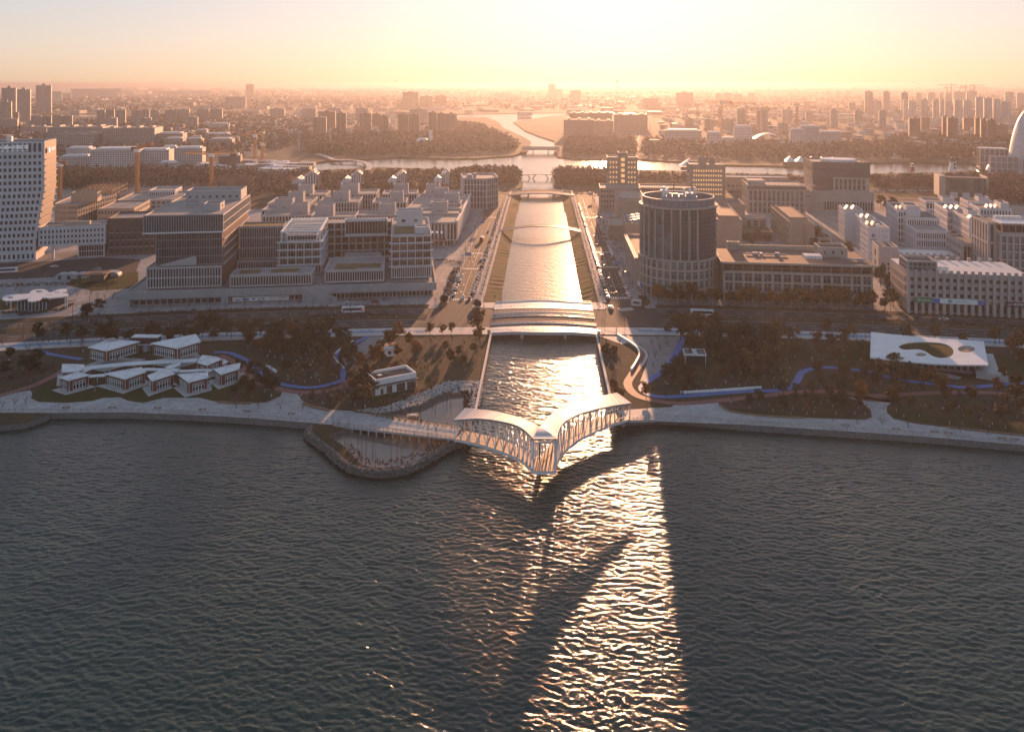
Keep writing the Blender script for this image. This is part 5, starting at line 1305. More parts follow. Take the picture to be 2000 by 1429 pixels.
lattice('white gridded glass hall left of the planetarium shells', 1914, 1972, 331, 290, 40, 6, 3)
lattice('white lattice cage in front of the planetarium dome', 1934, 1990, 340, 305, 20, 5, 3)
dx, dy = gp(1957, 338)
dm = thing('dome', 'white round dome in front of the planetarium', 'building', (dx, dy, 2))
b = MB(); nn = 20
for i in range(11):
    for j in range(nn): th, ph = R_(90 * i / 10), R_(360 * j / nn); b.v.append((19 * math.cos(th) * math.cos(ph), 19 * math.cos(th) * math.sin(ph), 19 * math.sin(th)))
for i in range(10):
    for j in range(nn): b.f.append((i * nn + j, i * nn + (j + 1) % nn, (i + 1) * nn + (j + 1) % nn, (i + 1) * nn + j)); b.m.append(0)
o = b.build('dome_shell', 'roof_white', dm); [setattr(p, 'use_smooth', True) for p in o.data.polygons]
b = MB(); b.tube((0, 0, 0), (0, 0, 1.2), 20, 20, 20); b.build('base_ring', 'panel_grey', dm)
def lighthouse(lab, px, yb, yt, r, m, m2):
    x, y = gp(px, yb); H = hz(x, y, yt)
    t = thing('lighthouse', lab, 'lighthouse', (x, y, 0))
    b = MB(); b.tube((0, 0, 2), (0, 0, H * .66), r, r * .72, 8); b.build('tower', m, t)
    b = MB(); b.tube((0, 0, H * .66), (0, 0, H * .70), r * 1.05, r * 1.05, 10); b.build('gallery', m2, t)
    b = MB(); b.tube((0, 0, H * .70), (0, 0, H * .86), r * .5, r * .5, 10); b.build('lantern', 'glass', t)
    b = MB(); b.tube((0, 0, H * .86), (0, 0, H), r * .6, .1, 10); b.build('roof', m2, t)
    for z in (.3, .5): inst('window', unit_pane('plain', 'glass', 'dark_metal'), t, (0, -r * .93, H * z), (0, 0, 0), (r * .5, 1, r * .6))
lighthouse('white lighthouse with a black top standing by the river before the red wood', 1861, 334, 305, 5.5, 'white_paint', 'dark_metal')
mat('signal_red', (.35, .04, .03), .5)
lighthouse('small red lighthouse by the river left of the white lighthouse', 1782, 336, 318, 3.0, 'signal_red', 'white_paint')
# tent roofs by the river
for k, (xl, xr, yb, yt, lab) in enumerate([(1328, 1365, 333, 311, 'white peaked tent roof by the river behind the square glowing tower'), (1535, 1640, 322, 306, 'row of low butterfly roofs by the river left of the dark-topped tower')]):
    (x, y), a, W, H = PB(xl, xr, yb, yt, -8); t = thing('tent_roof', lab, 'building', (x, y, 0), a)
    n = 1 if k == 0 else 5
    b = MB(); b.box(W * .05, W * .95, 3, 22, 2, H * .35); b.build('hall', 'dark_panel', t)
    for j in range(n):
        w = W / n; x0 = j * w
        b = MB(); b.v = [(x0, 0, H * .45), (x0 + w * .96, 0, H * .45), (x0 + w * .96, 25, H * .45), (x0, 25, H * .45), (x0 + w * .5, 12, H)]; b.f = [(0, 1, 4), (1, 2, 4), (2, 3, 4), (3, 0, 4), (3, 2, 1, 0)]; b.m = [0] * 5; b.build('roof', 'roof_white', t)

# ================================================================== BRIDGES ON THE CANAL
mat('bridge_paving', (0.62, 0.58, 0.54), .45, var=.08, scale=.3, pattern=('brick', (.5, .46, .42), dict(scale=.9, w=1, h=1, mortar=.015, c2f=.92, offset=0.0)))
mat('inlay', (.33, .22, .14), .6)
def deck_bridge(name, label, x0, x1, y0, y1, z, rise, m, edge, rails, arcs=None, piers=True, rail_m='white_steel', th=.7, bow=0.0):
    t = thing(name, label, 'bridge'); n = 24
    zz = lambda u: z + rise * (1 - (2 * u - 1) ** 2)
    xs = [x0 + (x1 - x0) * k / n for k in range(n + 1)]
    yo = lambda u, s: bow * max(0, math.cos((u - .5) * math.pi * 1.9)) * s        # bowed edges
    b = MB(); ya = [y0 - yo(k / n, 1) if edge == 'near' else y0 for k in range(n + 1)]; yb = [y1 + yo(k / n, 1) if edge == 'far' else y1 for k in range(n + 1)]
    for k in range(n):
        u, w = k / n, (k + 1) / n
        A, Bq, C, D = (xs[k], ya[k], zz(u)), (xs[k + 1], ya[k + 1], zz(w)), (xs[k + 1], yb[k + 1], zz(w)), (xs[k], yb[k], zz(u))
        dn = lambda p: (p[0], p[1], p[2] - th)
        b.quad(A, Bq, C, D, 0); b.quad(dn(D), dn(C), dn(Bq), dn(A), 1); b.quad(dn(A), dn(Bq), Bq, A, 1); b.quad(dn(C), dn(D), D, C, 1)
    b.build('deck', [m, 'concrete'], t, weld=1e-3)
    for side in rails:
        yy = [(v + .25 if side == 'near' else v - .25) for v in (ya if side == 'near' else yb)]
        P = [(xs[k], yy[k], zz(k / n)) for k in range(n + 1)]
        q = MB(); q.sweep([(p[0], p[1], p[2] + 1.15) for p in P], .14, .1); q.build('top_rail', rail_m, t)
        q = MB(); q.sweep([(p[0], p[1], p[2] + .2) for p in P], .2, .36); q.build('kerb_beam', rail_m, t)
        q = MB(); q.sweep([(p[0], p[1], p[2] + .75) for p in P], .05, .05); q.build('rail', rail_m, t)
        me = unit_box('post', rail_m, .14, .14, 1.15)
        for p, a in resample(P, 2.1): inst('post', me, t, p)
    if arcs:
        cx = (x0 + x1) / 2; cyy = arcs
        for r in (5, 10.5, 17):
            b = MB(); m2 = 40; pts = []
            for k in range(m2):
                a, c = math.pi * 2 * k / m2, math.pi * 2 * (k + 1) / m2
                Pn = lambda an, rr: (cx + rr * math.cos(an), cyy + rr * .42 * math.sin(an))
                q = [Pn(a, r), Pn(c, r), Pn(c, r + .45), Pn(a, r + .45)]
                if all(y0 + .6 < p[1] < y1 - .6 and x0 + 1 < p[0] < x1 - 1 for p in q):
                    b.quad(*[(p[0], p[1], zz((p[0] - x0) / (x1 - x0)) + .02) for p in q])
            if b.f: b.build('inlay_ring', 'inlay', t, weld=1e-3)
    if piers:
        for px in (x0 + (x1 - x0) * .3, x0 + (x1 - x0) * .7):
            b = MB(); b.box(px - .7, px + .7, y0 + .6, y1 - .6, -2.5, z - th + rise * .7); b.build('pier', 'concrete', t)
    return t
X0, X1 = WALL_L - .9, WALL_R + .9
deck_bridge('footbridge', 'pale paved footbridge with ring inlays, nearest the lake of the four parallel canal bridges', X0, X1, 385, 394.5, 2.35, 1.0, 'bridge_paving', 'near', ('near',), arcs=391, bow=1.4, th=1.1)
deck_bridge('road_bridge', 'grey road bridge with white railings, second from the lake over the canal', X0, X1, 398.5, 411, 2.2, 1.3, 'asphalt', None, ('near', 'far'))
deck_bridge('road_bridge', 'grey road bridge with white railings, third from the lake over the canal', X0, X1, 417, 425, 2.2, 1.3, 'asphalt', None, ('near',))
deck_bridge('footbridge', 'pale paved footbridge with ring inlays, farthest from the lake of the four parallel bridges', X0, X1, 426, 439, 2.35, 1.0, 'bridge_paving', 'far', ('far',), arcs=430, bow=1.4)
for k, (y, x) in enumerate(((384.2, X0), (384.2, X1))):
    t = thing('bridge_pillar', f'stone pillar with a dark cap at the {"left" if k == 0 else "right"} end of the near footbridge', 'pillar', (x, y, 2))
    b = MB(); b.box(-.7, .7, -.7, .7, -.2, 2.2); b.build('shaft', 'concrete', t); b = MB(); b.box(-.85, .85, -.85, .85, 2.2, 2.5); b.build('cap', 'dark_metal', t)
# slender arched footbridge
t = thing('arched_footbridge', 'slender arched footbridge with railings halfway up the canal', 'bridge')
ya = gp(1057, 452)[1]; n = 28
arcp = [(-33 + 65 * k / n, ya, 2.3 + 4.2 * math.sin(math.pi * k / n)) for k in range(n + 1)]
for k in range(n):
    a, c = arcp[k], arcp[k + 1]
    strip_part('deck_panel', (a[0], ya - 2.0, a[2]), (c[0] - .05, ya - 2.0, c[2]), (c[0] - .05, ya + 2.0, c[2]), (a[0], ya + 2.0, a[2]), .25, 'wood_deck', t)
for s in (-2.1, 2.1):
    b = MB(); b.sweep([(p[0], p[1] + s, p[2] - .2) for p in arcp], .3, .7); b.build('arch_beam', 'grey_metal', t)
    b = MB(); b.sweep([(p[0], p[1] + s, p[2] + 1.2) for p in arcp], .12, .12); b.build('top_rail', 'grey_metal', t)
    b = MB(); b.sweep([(p[0], p[1] + s, p[2] + .6) for p in arcp], .06, .06); b.build('rail', 'grey_metal', t)
    for k in range(0, n + 1): b = MB(); b.bar((arcp[k][0], ya + s, arcp[k][2]), (arcp[k][0], ya + s, arcp[k][2] + 1.2), .12); b.build('post', 'grey_metal', t)
# road bridge of the outer ring
yy = pol(1676, ax(0, 1676))[1]
t = deck_bridge('road_bridge', 'wide road bridge with pale railings at the head of the canal', -34, 34, yy - 15, yy + 15, 2.4, 2.0, 'asphalt', None, ('near', 'far'))
for s in (-1, 1):
    b = MB(); b.prism(ccw([(s * 34, yy - 14), (s * 21.5, yy - 14), (s * 21.5, yy + 14), (s * 34, yy + 14)]), -1, 2.6); b.build('abutment', 'terracotta', t)
# bridges farther up the water
y2 = gp(1057, 346)[1]; xa, xb = gp(1012, 346)[0], gp(1098, 346)[0]
t = deck_bridge('footbridge', 'thin footbridge on two pairs of slanted legs before the river', xa, xb, y2 - 2.5, y2 + 2.5, 4.0, 2.2, 'concrete', None, (), piers=False, th=.9)
for f in (.3, .72):
    px_ = xa + (xb - xa) * f
    for d in (-4, 4): b = MB(); b.bar((px_ + d * .25, y2, -1), (px_ + d * 1.3, y2, 5.0), .9, 1.2); b.build('leg', 'concrete', t)
y3 = gp(1057, 296)[1]; xa, xb = gp(1026, 296)[0] - 6, gp(1086, 296)[0] + 6
t = deck_bridge('road_bridge', 'far road bridge with solid parapets where the river narrows', xa, xb, y3 - 14, y3 + 14, 6.0, 1.5, 'asphalt', None, (), piers=True, th=2.0)
for s in (-13.5, 13.5): b = MB(); b.box(xa, xb, y3 + s - .3, y3 + s + .3, 6.6, 9.4); b.build('parapet', 'stone_beige', t)
cw = smooth_line(gpl([(620, 303), (642, 310), (655, 315), (690, 316), (712, 320), (722, 328), (716, 336)]), 6)
t = thing('causeway', 'low curving footway crossing the river left of the canal', 'bridge')
b = MB(); b.sweep([(p[0], p[1], 4.0) for p in cw], 7, .9); b.build('deck', 'concrete', t)
for k in range(4, len(cw), 5): b = MB(); b.tube((*cw[k], -1), (*cw[k], 3.6), 1.2, 1.2, 8); b.build('pier', 'concrete', t)

# ================================================================== BUILDINGS IN THE PARK
def facet(label, outline, zr, zb=2.0, rise=.9, apex=None, win=True, deck=True, name='pavilion', hole=None):
    """a faceted pavilion: folded roof over white walls, red-brown fronts with tall windows; outline = roof corners in the photograph"""
    P = ccw([gp(25 * 0 + X / 4, 560 + Y / 4, zr) for X, Y in outline])
    cx = sum(p[0] for p in P) / len(P); cy = sum(p[1] for p in P) / len(P)
    t = thing(name, label, 'pavilion', (cx, cy, 0))
    L = [(p[0] - cx, p[1] - cy) for p in P]; n = len(L)
    ap = (0, 0) if apex is None else apex
    ins = inset(L, .45)
    b = MB(); b.prism(ins, zb, zr - .35); b.build('wall', 'panel_white', t)
    b = MB(); b.v = [(*p, zr) for p in L] + [(*p, zr - .4) for p in L] + [(ap[0], ap[1], zr + rise)]
    for k in range(n):
        j = (k + 1) % n; b.f += [(k, j, 2 * n), (n + k, n + j, j, k)]; b.m += [0, 0]
    b.f.append(tuple(range(2 * n - 1, n - 1, -1))); b.m.append(0)
    r = b.build('roof', 'roof_white', t)
    for k in range(n):                                    # dark seams on the folds
        q = MB(); q.bar((*L[k], zr + .03), (ap[0], ap[1], zr + rise + .03), .12, .05); q.build('seam', 'grey_metal', r)
    if hole:
        hx, hy, s = hole
        q = MB(); q.ngon([(hx - s, hy - s * .3, zr + rise + .05), (hx + s, hy - s * .2, zr + rise + .05), (hx - s * .1, hy + s * .8, zr + rise + .05)]); q.build('roof_opening', 'dark_panel', r)
    if win:
        for k in range(n):
            p, q = Vector(ins[k]), Vector(ins[(k + 1) % n]); d = q - p; ln = d.length
            if ln < 3: continue
            u = d / ln; nx, ny = u.y, -u.x
            if ny > -.25: continue
            a = math.atan2(u.y, u.x); h = zr - zb - .75
            mid = (p + q) / 2
            w = MB(); w.box(-ln / 2 + .2, ln / 2 - .2, -.06, .02, 0, h); inst('front_panel', w.mesh('front_panel', 'red_panel'), t, (mid.x + nx * .05, mid.y + ny * .05, zb + .2), (0, 0, a))
            nw = max(2, int((ln - 2.2) / 1.15))
            for c in range(nw):
                x = -(nw - 1) * 1.15 / 2 + c * 1.15
                inst('window', unit_pane('white', 'glass', 'white_paint'), t, (mid.x + u.x * x + nx * .2, mid.y + u.y * x + ny * .2, zb + .2 + h * .42), (0, 0, a), (1.08, 1, h * .78))
    if deck:
        o = inset(L, -1.4)
        b = MB(); b.prism([(p[0], p[1] - .6) for p in o], 2.02, 2.2); b.build('terrace', 'concrete', t)
    return t
def _white_pane():
    b = MB(); b.quad((-.5, 0, -.5), (.5, 0, -.5), (.5, 0, .5), (-.5, 0, .5), 0)
    for x0, x1, z0, z1 in ((-.5, -.4, -.5, .5), (.4, .5, -.5, .5), (-.395, .395, -.5, -.43), (-.395, .395, .43, .5), (-.395, .395, .14, .2)): b.box(x0, x1, -.08, -.004, z0, z1, 1)
    _pm[('pane', 'white', 'glass', 'white_paint')] = b.mesh('window', ['glass', 'white_paint'])
_white_pane()
facet('large raised pavilion with an open terrace and a triangular roof hole', [(685, 470), (830, 500), (1095, 425), (850, 410)], 10.0, 5.2, 1.2, hole=(-1.5, 2.5, 4.0))
facet('large raised pavilion with a long balcony, right one of the two upper pavilions', [(1175, 440), (1385, 480), (1570, 425), (1515, 375)], 10.0, 5.2, 1.6, apex=(4, 6))
for lab, ol, ap in [('small pavilion half hidden at the far left of the pavilion cluster', [(480, 665), (600, 660), (655, 640), (660, 605), (485, 600)], None), ('front pavilion at the left end of the pavilion cluster', [(458, 705), (535, 730), (710, 685), (600, 665)], None), ('widest front pavilion, second from the left in the pavilion cluster', [(810, 675), (975, 720), (1145, 660), (1105, 625)], None), ('compact front pavilion, third from the left in the pavilion cluster', [(1150, 690), (1185, 735), (1370, 675), (1290, 635)], None), ('front pavilion, fourth from the left in the pavilion cluster', [(1385, 680), (1470, 745), (1630, 705), (1625, 665)], None), ('front pavilion at the right end of the cluster beside the red path', [(1665, 640), (1725, 685), (1870, 640), (1880, 590)], None), ('rear pavilion on the right of the cluster court', [(1540, 590), (1620, 612), (1735, 562), (1690, 545), (1580, 530)], None)]:
    facet(lab, ol, 6.8, 2.2, .8)
facet('tiny link roof in the court of the pavilion cluster', [(1290, 625), (1330, 640), (1415, 605), (1405, 575)], 5.6, 2.2, .3, win=False, deck=False)
facet('tiny triangular roof behind the right end of the pavilion cluster', [(1735, 605), (1785, 582), (1740, 560)], 5.6, 2.2, .3, win=False, deck=False)
# covered walks that tie the cluster together
def covered_walk(label, px, z, w):
    t = thing('covered_walk', label, 'canopy')
    P = [gp(X / 4, 560 + Y / 4, z) for X, Y in px]
    b = MB(); b.sweep([(p[0], p[1], z) for p in smooth_line(P, 5)], w, .35); b.build('roof', 'roof_white', t)
    for p in P: b = MB(); b.tube((*p, 2), (*p, z - .2), .15, .15, 8); b.build('post', 'white_steel', t)
covered_walk('white covered walk winding through the court of the pavilion cluster', [(620, 670), (700, 635), (860, 615), (1050, 600), (1200, 590), (1400, 580), (1540, 575)], 5.2, 4.2)
covered_walk('short white covered walk joining the front pavilions on the right', [(1640, 660), (1600, 650), (1420, 660), (1350, 650), (1120, 645)], 5.0, 2.6)
covered_walk('short white covered walk between the two leftmost front pavilions', [(690, 700), (760, 695), (830, 690)], 4.8, 2.6)
t = thing('link_bridge', 'white glazed link joining the two raised pavilions', 'bridge', (*gp(282, 688, 2), 0))
b = MB(); b.box(-6, 6, 0, 4, 5.0, 5.5); b.build('floor', 'panel_white', t); b = MB(); b.box(-6, 6, 0, 4, 8.3, 8.7); b.build('roof', 'roof_white', t); b = MB(); b.box(-5.8, 5.8, .4, 3.6, 5.52, 8.28); b.build('glazing', 'glass', t)
b = MB(); b.box(-1, 1, .8, 3.2, 2, 4.98); b.build('support', 'panel_white', t)
# white house by the pond
hx0, hy0 = gp(733, 773); hx1, hy1 = gp(813, 757)
ha = math.atan2(hy1 - hy0, hx1 - hx0); hw_ = math.hypot(hx1 - hx0, hy1 - hy0)
B = Bld('white_house', 'white two-storey house with a brown roof terrace above the pond', (hx0, hy0), ha, 'house', walls=('white_paint',), roof='roof_brown', gm='dark_metal')
B.block(0, hw_, 0, 10, 2, 8.0, par=1.0, t=.5)
B.boxes('eave', 'dark_panel', [(-.6, hw_ + .6, -1.1, -.02, 5.6, 5.9)])
for fx, w in ((.16, 1.0), (.34, 2.2), (.62, 3.4), (.88, 3.6)): B.boxes('door', 'dark_brick', [(hw_ * fx - w / 2, hw_ * fx + w / 2, -.06, .1, 2.1, 4.9 if w > 1.2 else 4.2)])
B.part('stair', 'white_paint', lambda b: b.prism([(-2.0, -.5), (-.7, -.5), (-.7, 7), (-2.0, 7)], 2, [2.4, 2.4, 6.6, 6.6]))
B.boxes('stair_wall', 'white_paint', [(-2.4, -2.05, -.5, 8, 2, 6.8), (-3.5, -2.42, 6, 9, 2, 7.2)])
B.part('porch_roof', 'dark_panel', lambda b: b.box(-3.6, -.1, 5.5, 9.4, 7.25, 7.55))
B.boxes('roof_hatch', 'dark_brick', [(2.5, 4.6, 4, 6, 7.02, 7.7), (6, 8, 6, 7.2, 7.02, 7.5)]); B.boxes('roof_light', 'roof_white', [(2.8, 4.3, 4.3, 5.7, 7.72, 7.85), (7.5, 9.5, 1.5, 2.6, 7.02, 7.2)])
B.done()
# small white hut in the orange trees; glass box in the right park
x, y = gp(752, 697); t = thing('hut', 'tiny white hut with one window among the orange trees', 'hut', (x, y, 0), .3)
b = MB(); b.box(0, 4, 0, 3.4, 2, 5); b.build('wall', 'white_paint', t); b = MB(); b.box(-.3, 4.3, -.3, 3.7, 5, 5.25); b.build('roof', 'concrete', t); inst('window', unit_pane('cross', 'glass', 'dark_metal'), t, (2, -.05, 3.7), (0, 0, 0), (1.2, 1, 1.2))
x, y = gp(1338, 712); t = thing('glass_kiosk', 'small white-framed kiosk with roof lights in the dark park trees', 'kiosk', (x, y, 0), -.06)
b = MB(); b.box(0, 8.6, 0, 7, 6.2, 6.5); b.build('roof', 'roof_dark', t)
for bx in ((-.2, 8.8, -.25, 0, 5.9, 6.6), (-.2, 8.8, 7, 7.25, 5.9, 6.6), (-.25, 0, 0, 7, 5.9, 6.6), (8.6, 8.85, 0, 7, 5.9, 6.6)): b = MB(); b.box(*bx); b.build('fascia', 'white_steel', t)
for px_ in ((0, 0), (8.4, 0), (0, 6.8), (8.4, 6.8)): b = MB(); b.box(px_[0], px_[0] + .2, px_[1], px_[1] + .2, 2, 6.2); b.build('post', 'white_steel', t)
for k in range(3): b = MB(); b.box(3.4, 5.2, .9 + k * 2, 1.9 + k * 2, 6.5, 6.7); b.build('roof_light', 'roof_white', t)
b = MB(); b.box(.6, 8, .6, 6.4, 2, 6.18); b.build('glazing', 'glass', t)
# white sheet-roofed pavilion on the right
ZS = 7.6
zp = lambda X, Y: gp(1500 + X / 4, 560 + Y / 4, ZS)
t = thing('pavilion', 'white flat-roofed pavilion with a bean-shaped roof opening in the right park', 'pavilion')
top = smooth_line([zp(805, 350), zp(960, 370), zp(1150, 388), (zp(1400, 405)), zp(1685, 425)], 4); bot = smooth_line([zp(1722, 610), zp(1400, 606), zp(1100, 585), zp(797, 550)], 4)
bean = smooth_line([zp(*p) for p in [(1015, 468), (1060, 445), (1150, 432), (1280, 432), (1380, 445), (1440, 480), (1448, 515), (1420, 545), (1350, 555), (1285, 540), (1230, 505), (1170, 488), (1060, 490)]] + [zp(1015, 468)], 3)[:-1]
ell = lambda cx, cy, rx, ry: [zp(cx + rx * math.cos(R_(a)), cy + ry * math.sin(R_(a))) for a in range(0, 360, 20)]
H1, H2, H3 = ell(1195, 528, 45, 15), ell(1042, 555, 27, 9), ell(1550, 485, 67, 28)
sheet('roof', top + bot, ZS, 'roof_white', holes=[bean, H1, H2, H3], skirt=.5, smat='roof_white', parent=t)
sheet('roof_soffit', top + bot, ZS - .5, 'panel_white', holes=[bean, H1, H2, H3], parent=t)
def sheet_low(name, poly, z, m): return sheet(name, poly, z, m, parent=t)
sheet_low('planted_court', [(p[0], p[1]) for p in bean], 7.3, 'lawn')
for Hh, zz_ in ((H1, 7.2), (H2, 7.2), (H3, 7.15)): sheet_low('court_floor', Hh, zz_, 'wood_deck')
p0 = gp(1712, 716, 2); p1 = gp(1926, 737, 2); aa = math.atan2(p1[1] - p0[1], p1[0] - p0[0]); Lw = math.dist(p0, p1)
B = Bld('pavilion_body', 'x', p0, aa, walls=('panel_grey',), roof='roof_gravel'); bpy.data.objects.remove(B.r); B.r = bpy.data.objects.new('body', None); link(B.r, t); B.r.location = (*p0, 0); B.r.rotation_euler = (0, 0, aa)
B.block(0, Lw, 3, 20, 2, 7.0, F=G(16, .62, 1, .8, mx=1, mb=.4, mt=.5, kind='vert', depth=.5), L=G(6, .6, 1, .8), par=.05)
B.b.build('wall', B.mats, B.r, weld=1e-4)
for (c, w, h, a, kind, gm, fm) in B.p: inst('window', unit_pane(kind, gm, fm), B.r, c, (0, 0, a), (w, 1, h))
b = MB(); b.prism([(Lw - 4, -2), (Lw + 7, -4), (Lw + 8, 3), (Lw - 2, 6)], 2, 4.6); b.build('terrace_wall', 'concrete', B.r)
b = MB(); b.prism([(Lw + 1, 6.5), (Lw + 6, 6.2), (Lw + 6, 16), (Lw + 1, 16)], 2, [3, 3, 7, 7]); b.build('stair', 'concrete', B.r)
b = MB(); b.prism([(Lw * .46, -4), (Lw * .72, -6.5), (Lw * .76, -4.5), (Lw * .5, -1)], 2.02, [2.3, 2.3, 2.6, 3.2]); b.build('ramp', 'paving', B.r)
# flower-shaped canopy on the left plaza
ZC = 8.5
fp = lambda X, Y: gp(X / 7.143, 480 + Y / 7.143, ZC)
out = smooth_line([fp(*p) for p in [(30, 735), (60, 702), (150, 680), (300, 672), (410, 662), (425, 635), (500, 608), (620, 606), (670, 632), (700, 650), (800, 612), (890, 600), (935, 618), (900, 640), (855, 655), (930, 660), (955, 680), (900, 705), (800, 718), (700, 726), (600, 722), (545, 755), (470, 774), (400, 770), (385, 752), (415, 740), (350, 737), (250, 755), (120, 762), (50, 755)]] + [fp(30, 735)], 3)[:-1]
hl = [[fp(145 + 45 * math.cos(R_(a)), 720 + 14 * math.sin(R_(a))) for a in range(0, 360, 24)], [fp(545 + 52 * math.cos(R_(a)), 636 + 14 * math.sin(R_(a))) for a in range(0, 360, 24)], [fp(690 + 50 * math.cos(R_(a)), 690 + 6 * math.sin(R_(a))) for a in range(0, 360, 24)], [fp(800 + 45 * math.cos(R_(a)), 650 + 8 * math.sin(R_(a))) for a in range(0, 360, 24)]]
t = thing('plaza_canopy', 'white flower-shaped canopy on thin columns over the left plaza cafe', 'canopy')
sheet('roof', out, ZC, 'roof_white', holes=hl, skirt=.55, smat='roof_white', parent=t); sheet('roof_soffit', out, ZC - .55, 'panel_white', holes=hl, parent=t)
for X, Y in ((95, 600), (150, 660), (250, 640), (440, 640), (510, 660), (690, 640), (800, 610), (910, 650), (940, 640), (620, 600)):
    p = fp(X, min(Y + 60, 720)); b = MB(); b.tube((*p, 2), (*p, ZC - .56), .22, .22, 8); b.build('column', 'white_steel', t)
c0 = gp(35, 606); c1 = gp(92, 606)
b = MB(); b.prism(ccw([c0, c1, (c1[0] + 2, c1[1] + 14), (c0[0] - 2, c0[1] + 14)]), 2.07, 6.4); b.build('glass_room', 'glass', t)
for k in range(9): f = k / 8; b = MB(); b.box(c0[0] + (c1[0] - c0[0]) * f - .12, c0[0] + (c1[0] - c0[0]) * f + .12, c0[1] - .4, c0[1] - .1, 2.07, 6.4); b.build('mullion', 'white_steel', t)
# low things on the left plaza: bubble tents, kiosk
for k, (px, py, w, h) in enumerate([(117, 546, 7, 3.2), (134, 546, 9, 3.5), (155, 545, 7, 3.2), (212, 541, 12, 3)]):
    x, y = gp(px, py); t = thing('bubble_tent', f'pale rounded tent on the left plaza, {ordn(k)} from the left', 'tent', (x, y, 2.06), .15, 'bubble tents')
    b = MB(); m_ = 12
    pr_ = [(w / 2 * math.cos(math.pi * j / m_), h * math.sin(math.pi * j / m_) ** .7) for j in range(m_ + 1)]
    b.v = [(p[0], s, p[1]) for s in (0, 6) for p in pr_]; 
    for j in range(m_): b.f.append((j + 1, j, m_ + 1 + j, m_ + 2 + j)); b.m.append(0)
    b.f += [tuple(range(m_ + 1)), tuple(range(2 * m_ + 1, m_, -1))]; b.m += [0, 0]; b.build('shell', 'panel_grey', t)
    b = MB(); b.box(-1, 1, -.1, -.01, 0, 2.2); b.build('door', 'glass', t)
x, y = gp(178, 551); t = thing('kiosk', 'flat brown kiosk with a roof opening beside the bubble tents', 'kiosk', (x, y, 0), .18)
b = MB(); b.box(-5, 9, -1, 8, 6.2, 6.9); b.build('roof', 'wood_bench', t); b = MB(); b.box(-1, 6, 1, 6, 6.9, 7.1); b.build('roof_opening', 'roof_dark', t); b = MB(); b.box(-1, 7, .5, 7, 2.06, 6.18); b.build('wall', 'dark_panel', t)
# low curved seats and walls in the park
def low_wall(label, px, w, h, m, name='low_wall', cat='wall', z=G0):
    P = smooth_line(gpl(px), 5); t = MB(); t.sweep([(p[0], p[1], z + h / 2) for p in P], w, h)
    t.build(name, m, None, label=label, cat=cat)
low_wall('long timber-topped seat before the lawn by the pavilion cluster', [(425, 786.5), (455, 788), (489, 789.5)], .8, .6, 'wood_bench', 'long_seat', 'bench')
low_wall('long timber-topped seat curving by the start of the boardwalk', [(592, 789), (612, 796), (643, 802.5)], .8, .6, 'wood_bench', 'long_seat', 'bench')
low_wall('long white seat wall beside the blue path in the right park', [(1330, 768), (1400, 764), (1487, 758)], .9, .7, 'white_paint')
low_wall('white curved wall along the sunlit path right of the canal', [(1206, 655), (1240, 677), (1249, 692), (1243, 708), (1233, 724)], .7, 1.0, 'white_paint')
low_wall('white low wall along the blue path below the orange trees', [(690, 668), (664, 684), (653, 698), (662, 712), (672, 720)], .6, .8, 'white_paint')
low_wall('short white wall beside the blue path right of the pavilion cluster', [(521, 716), (531, 722), (540, 728)], .8, .8, 'white_paint')
low_wall('timber edge of the planted island on the right promenade', [(1406, 792), (1421, 802), (1450, 808.5), (1510, 814.5), (1572, 817)], .6, .5, 'wood_bench', 'long_seat', 'bench')
low_wall('timber edge of the planted island at the far right promenade', [(1850, 835.5), (1900, 841), (2010, 853)], .6, .5, 'wood_bench', 'long_seat', 'bench')

# ================================================================== TREES
mat('bark', (0.085, 0.065, 0.05), .9, var=.3, scale=2)
mat('whitewash', (0.5, 0.5, 0.49), .8, var=.1, scale=2)
def leafmat(name, c, rand=.35):
    m = mat(name, c, .75, var=.35, scale=.55, spec=.25, rand=rand)
    m.node_tree.nodes['Principled BSDF'].inputs['Subsurface Weight'].default_value = 0.0
    return m
leafmat('leaf_orange', (0.19, 0.082, 0.024)); leafmat('leaf_brown', (0.125, 0.07, 0.03)); leafmat('leaf_dark', (0.062, 0.050, 0.023)); leafmat('leaf_green', (0.07, 0.072, 0.028)); leafmat('twig', (0.15, 0.09, 0.062)); leafmat('twig_red', (0.17, 0.08, 0.052)); leafmat('hedge_leaf', (0.060, 0.042, 0.024))
def leaves(centres, radii, per, size, rng, flat=.75):
    """leaf-sized faces spread through clumps"""
    C = np.asarray(centres); n = len(C) * per
    c = np.repeat(C, per, 0); r = np.repeat(np.asarray(radii), per)
    d = rng.normal(size=(n, 3)); d /= np.linalg.norm(d, axis=1)[:, None]
    p = c + d * (r * rng.random(n) ** .45)[:, None] * np.array([1, 1, flat])
    a = rng.normal(size=(n, 3)); a /= np.linalg.norm(a, axis=1)[:, None]
    b = np.cross(a, rng.normal(size=(n, 3))); b /= np.linalg.norm(b, axis=1)[:, None]
    s = (size * (0.6 + .8 * rng.random(n)))[:, None]
    V = np.stack([p - a * s - b * s * .6, p + a * s - b * s * .6, p + a * s + b * s * .6, p - a * s + b * s * .6], 1).reshape(-1, 3)
    return V, np.arange(len(V)).reshape(-1, 4)
def branchy(b, p, d, ln, r, depth, rng, up=.25):
    q = p + d * ln
    b.tube(p, q, r, r * .65, 5 if depth > 1 else 3, cap=False)
    if depth <= 0: return
    for k in range(3 if depth > 1 else 3):
        v = Vector((rng.gauss(0, 1), rng.gauss(0, 1), rng.gauss(0, .5))); v = (d * 1.1 + v.normalized() * .75 + Vector((0, 0, up))).normalized()
        branchy(b, p + d * ln * rng.uniform(.6, 1.0), v, ln * rng.uniform(.55, .75), r * .55, depth - 1, rng, up)
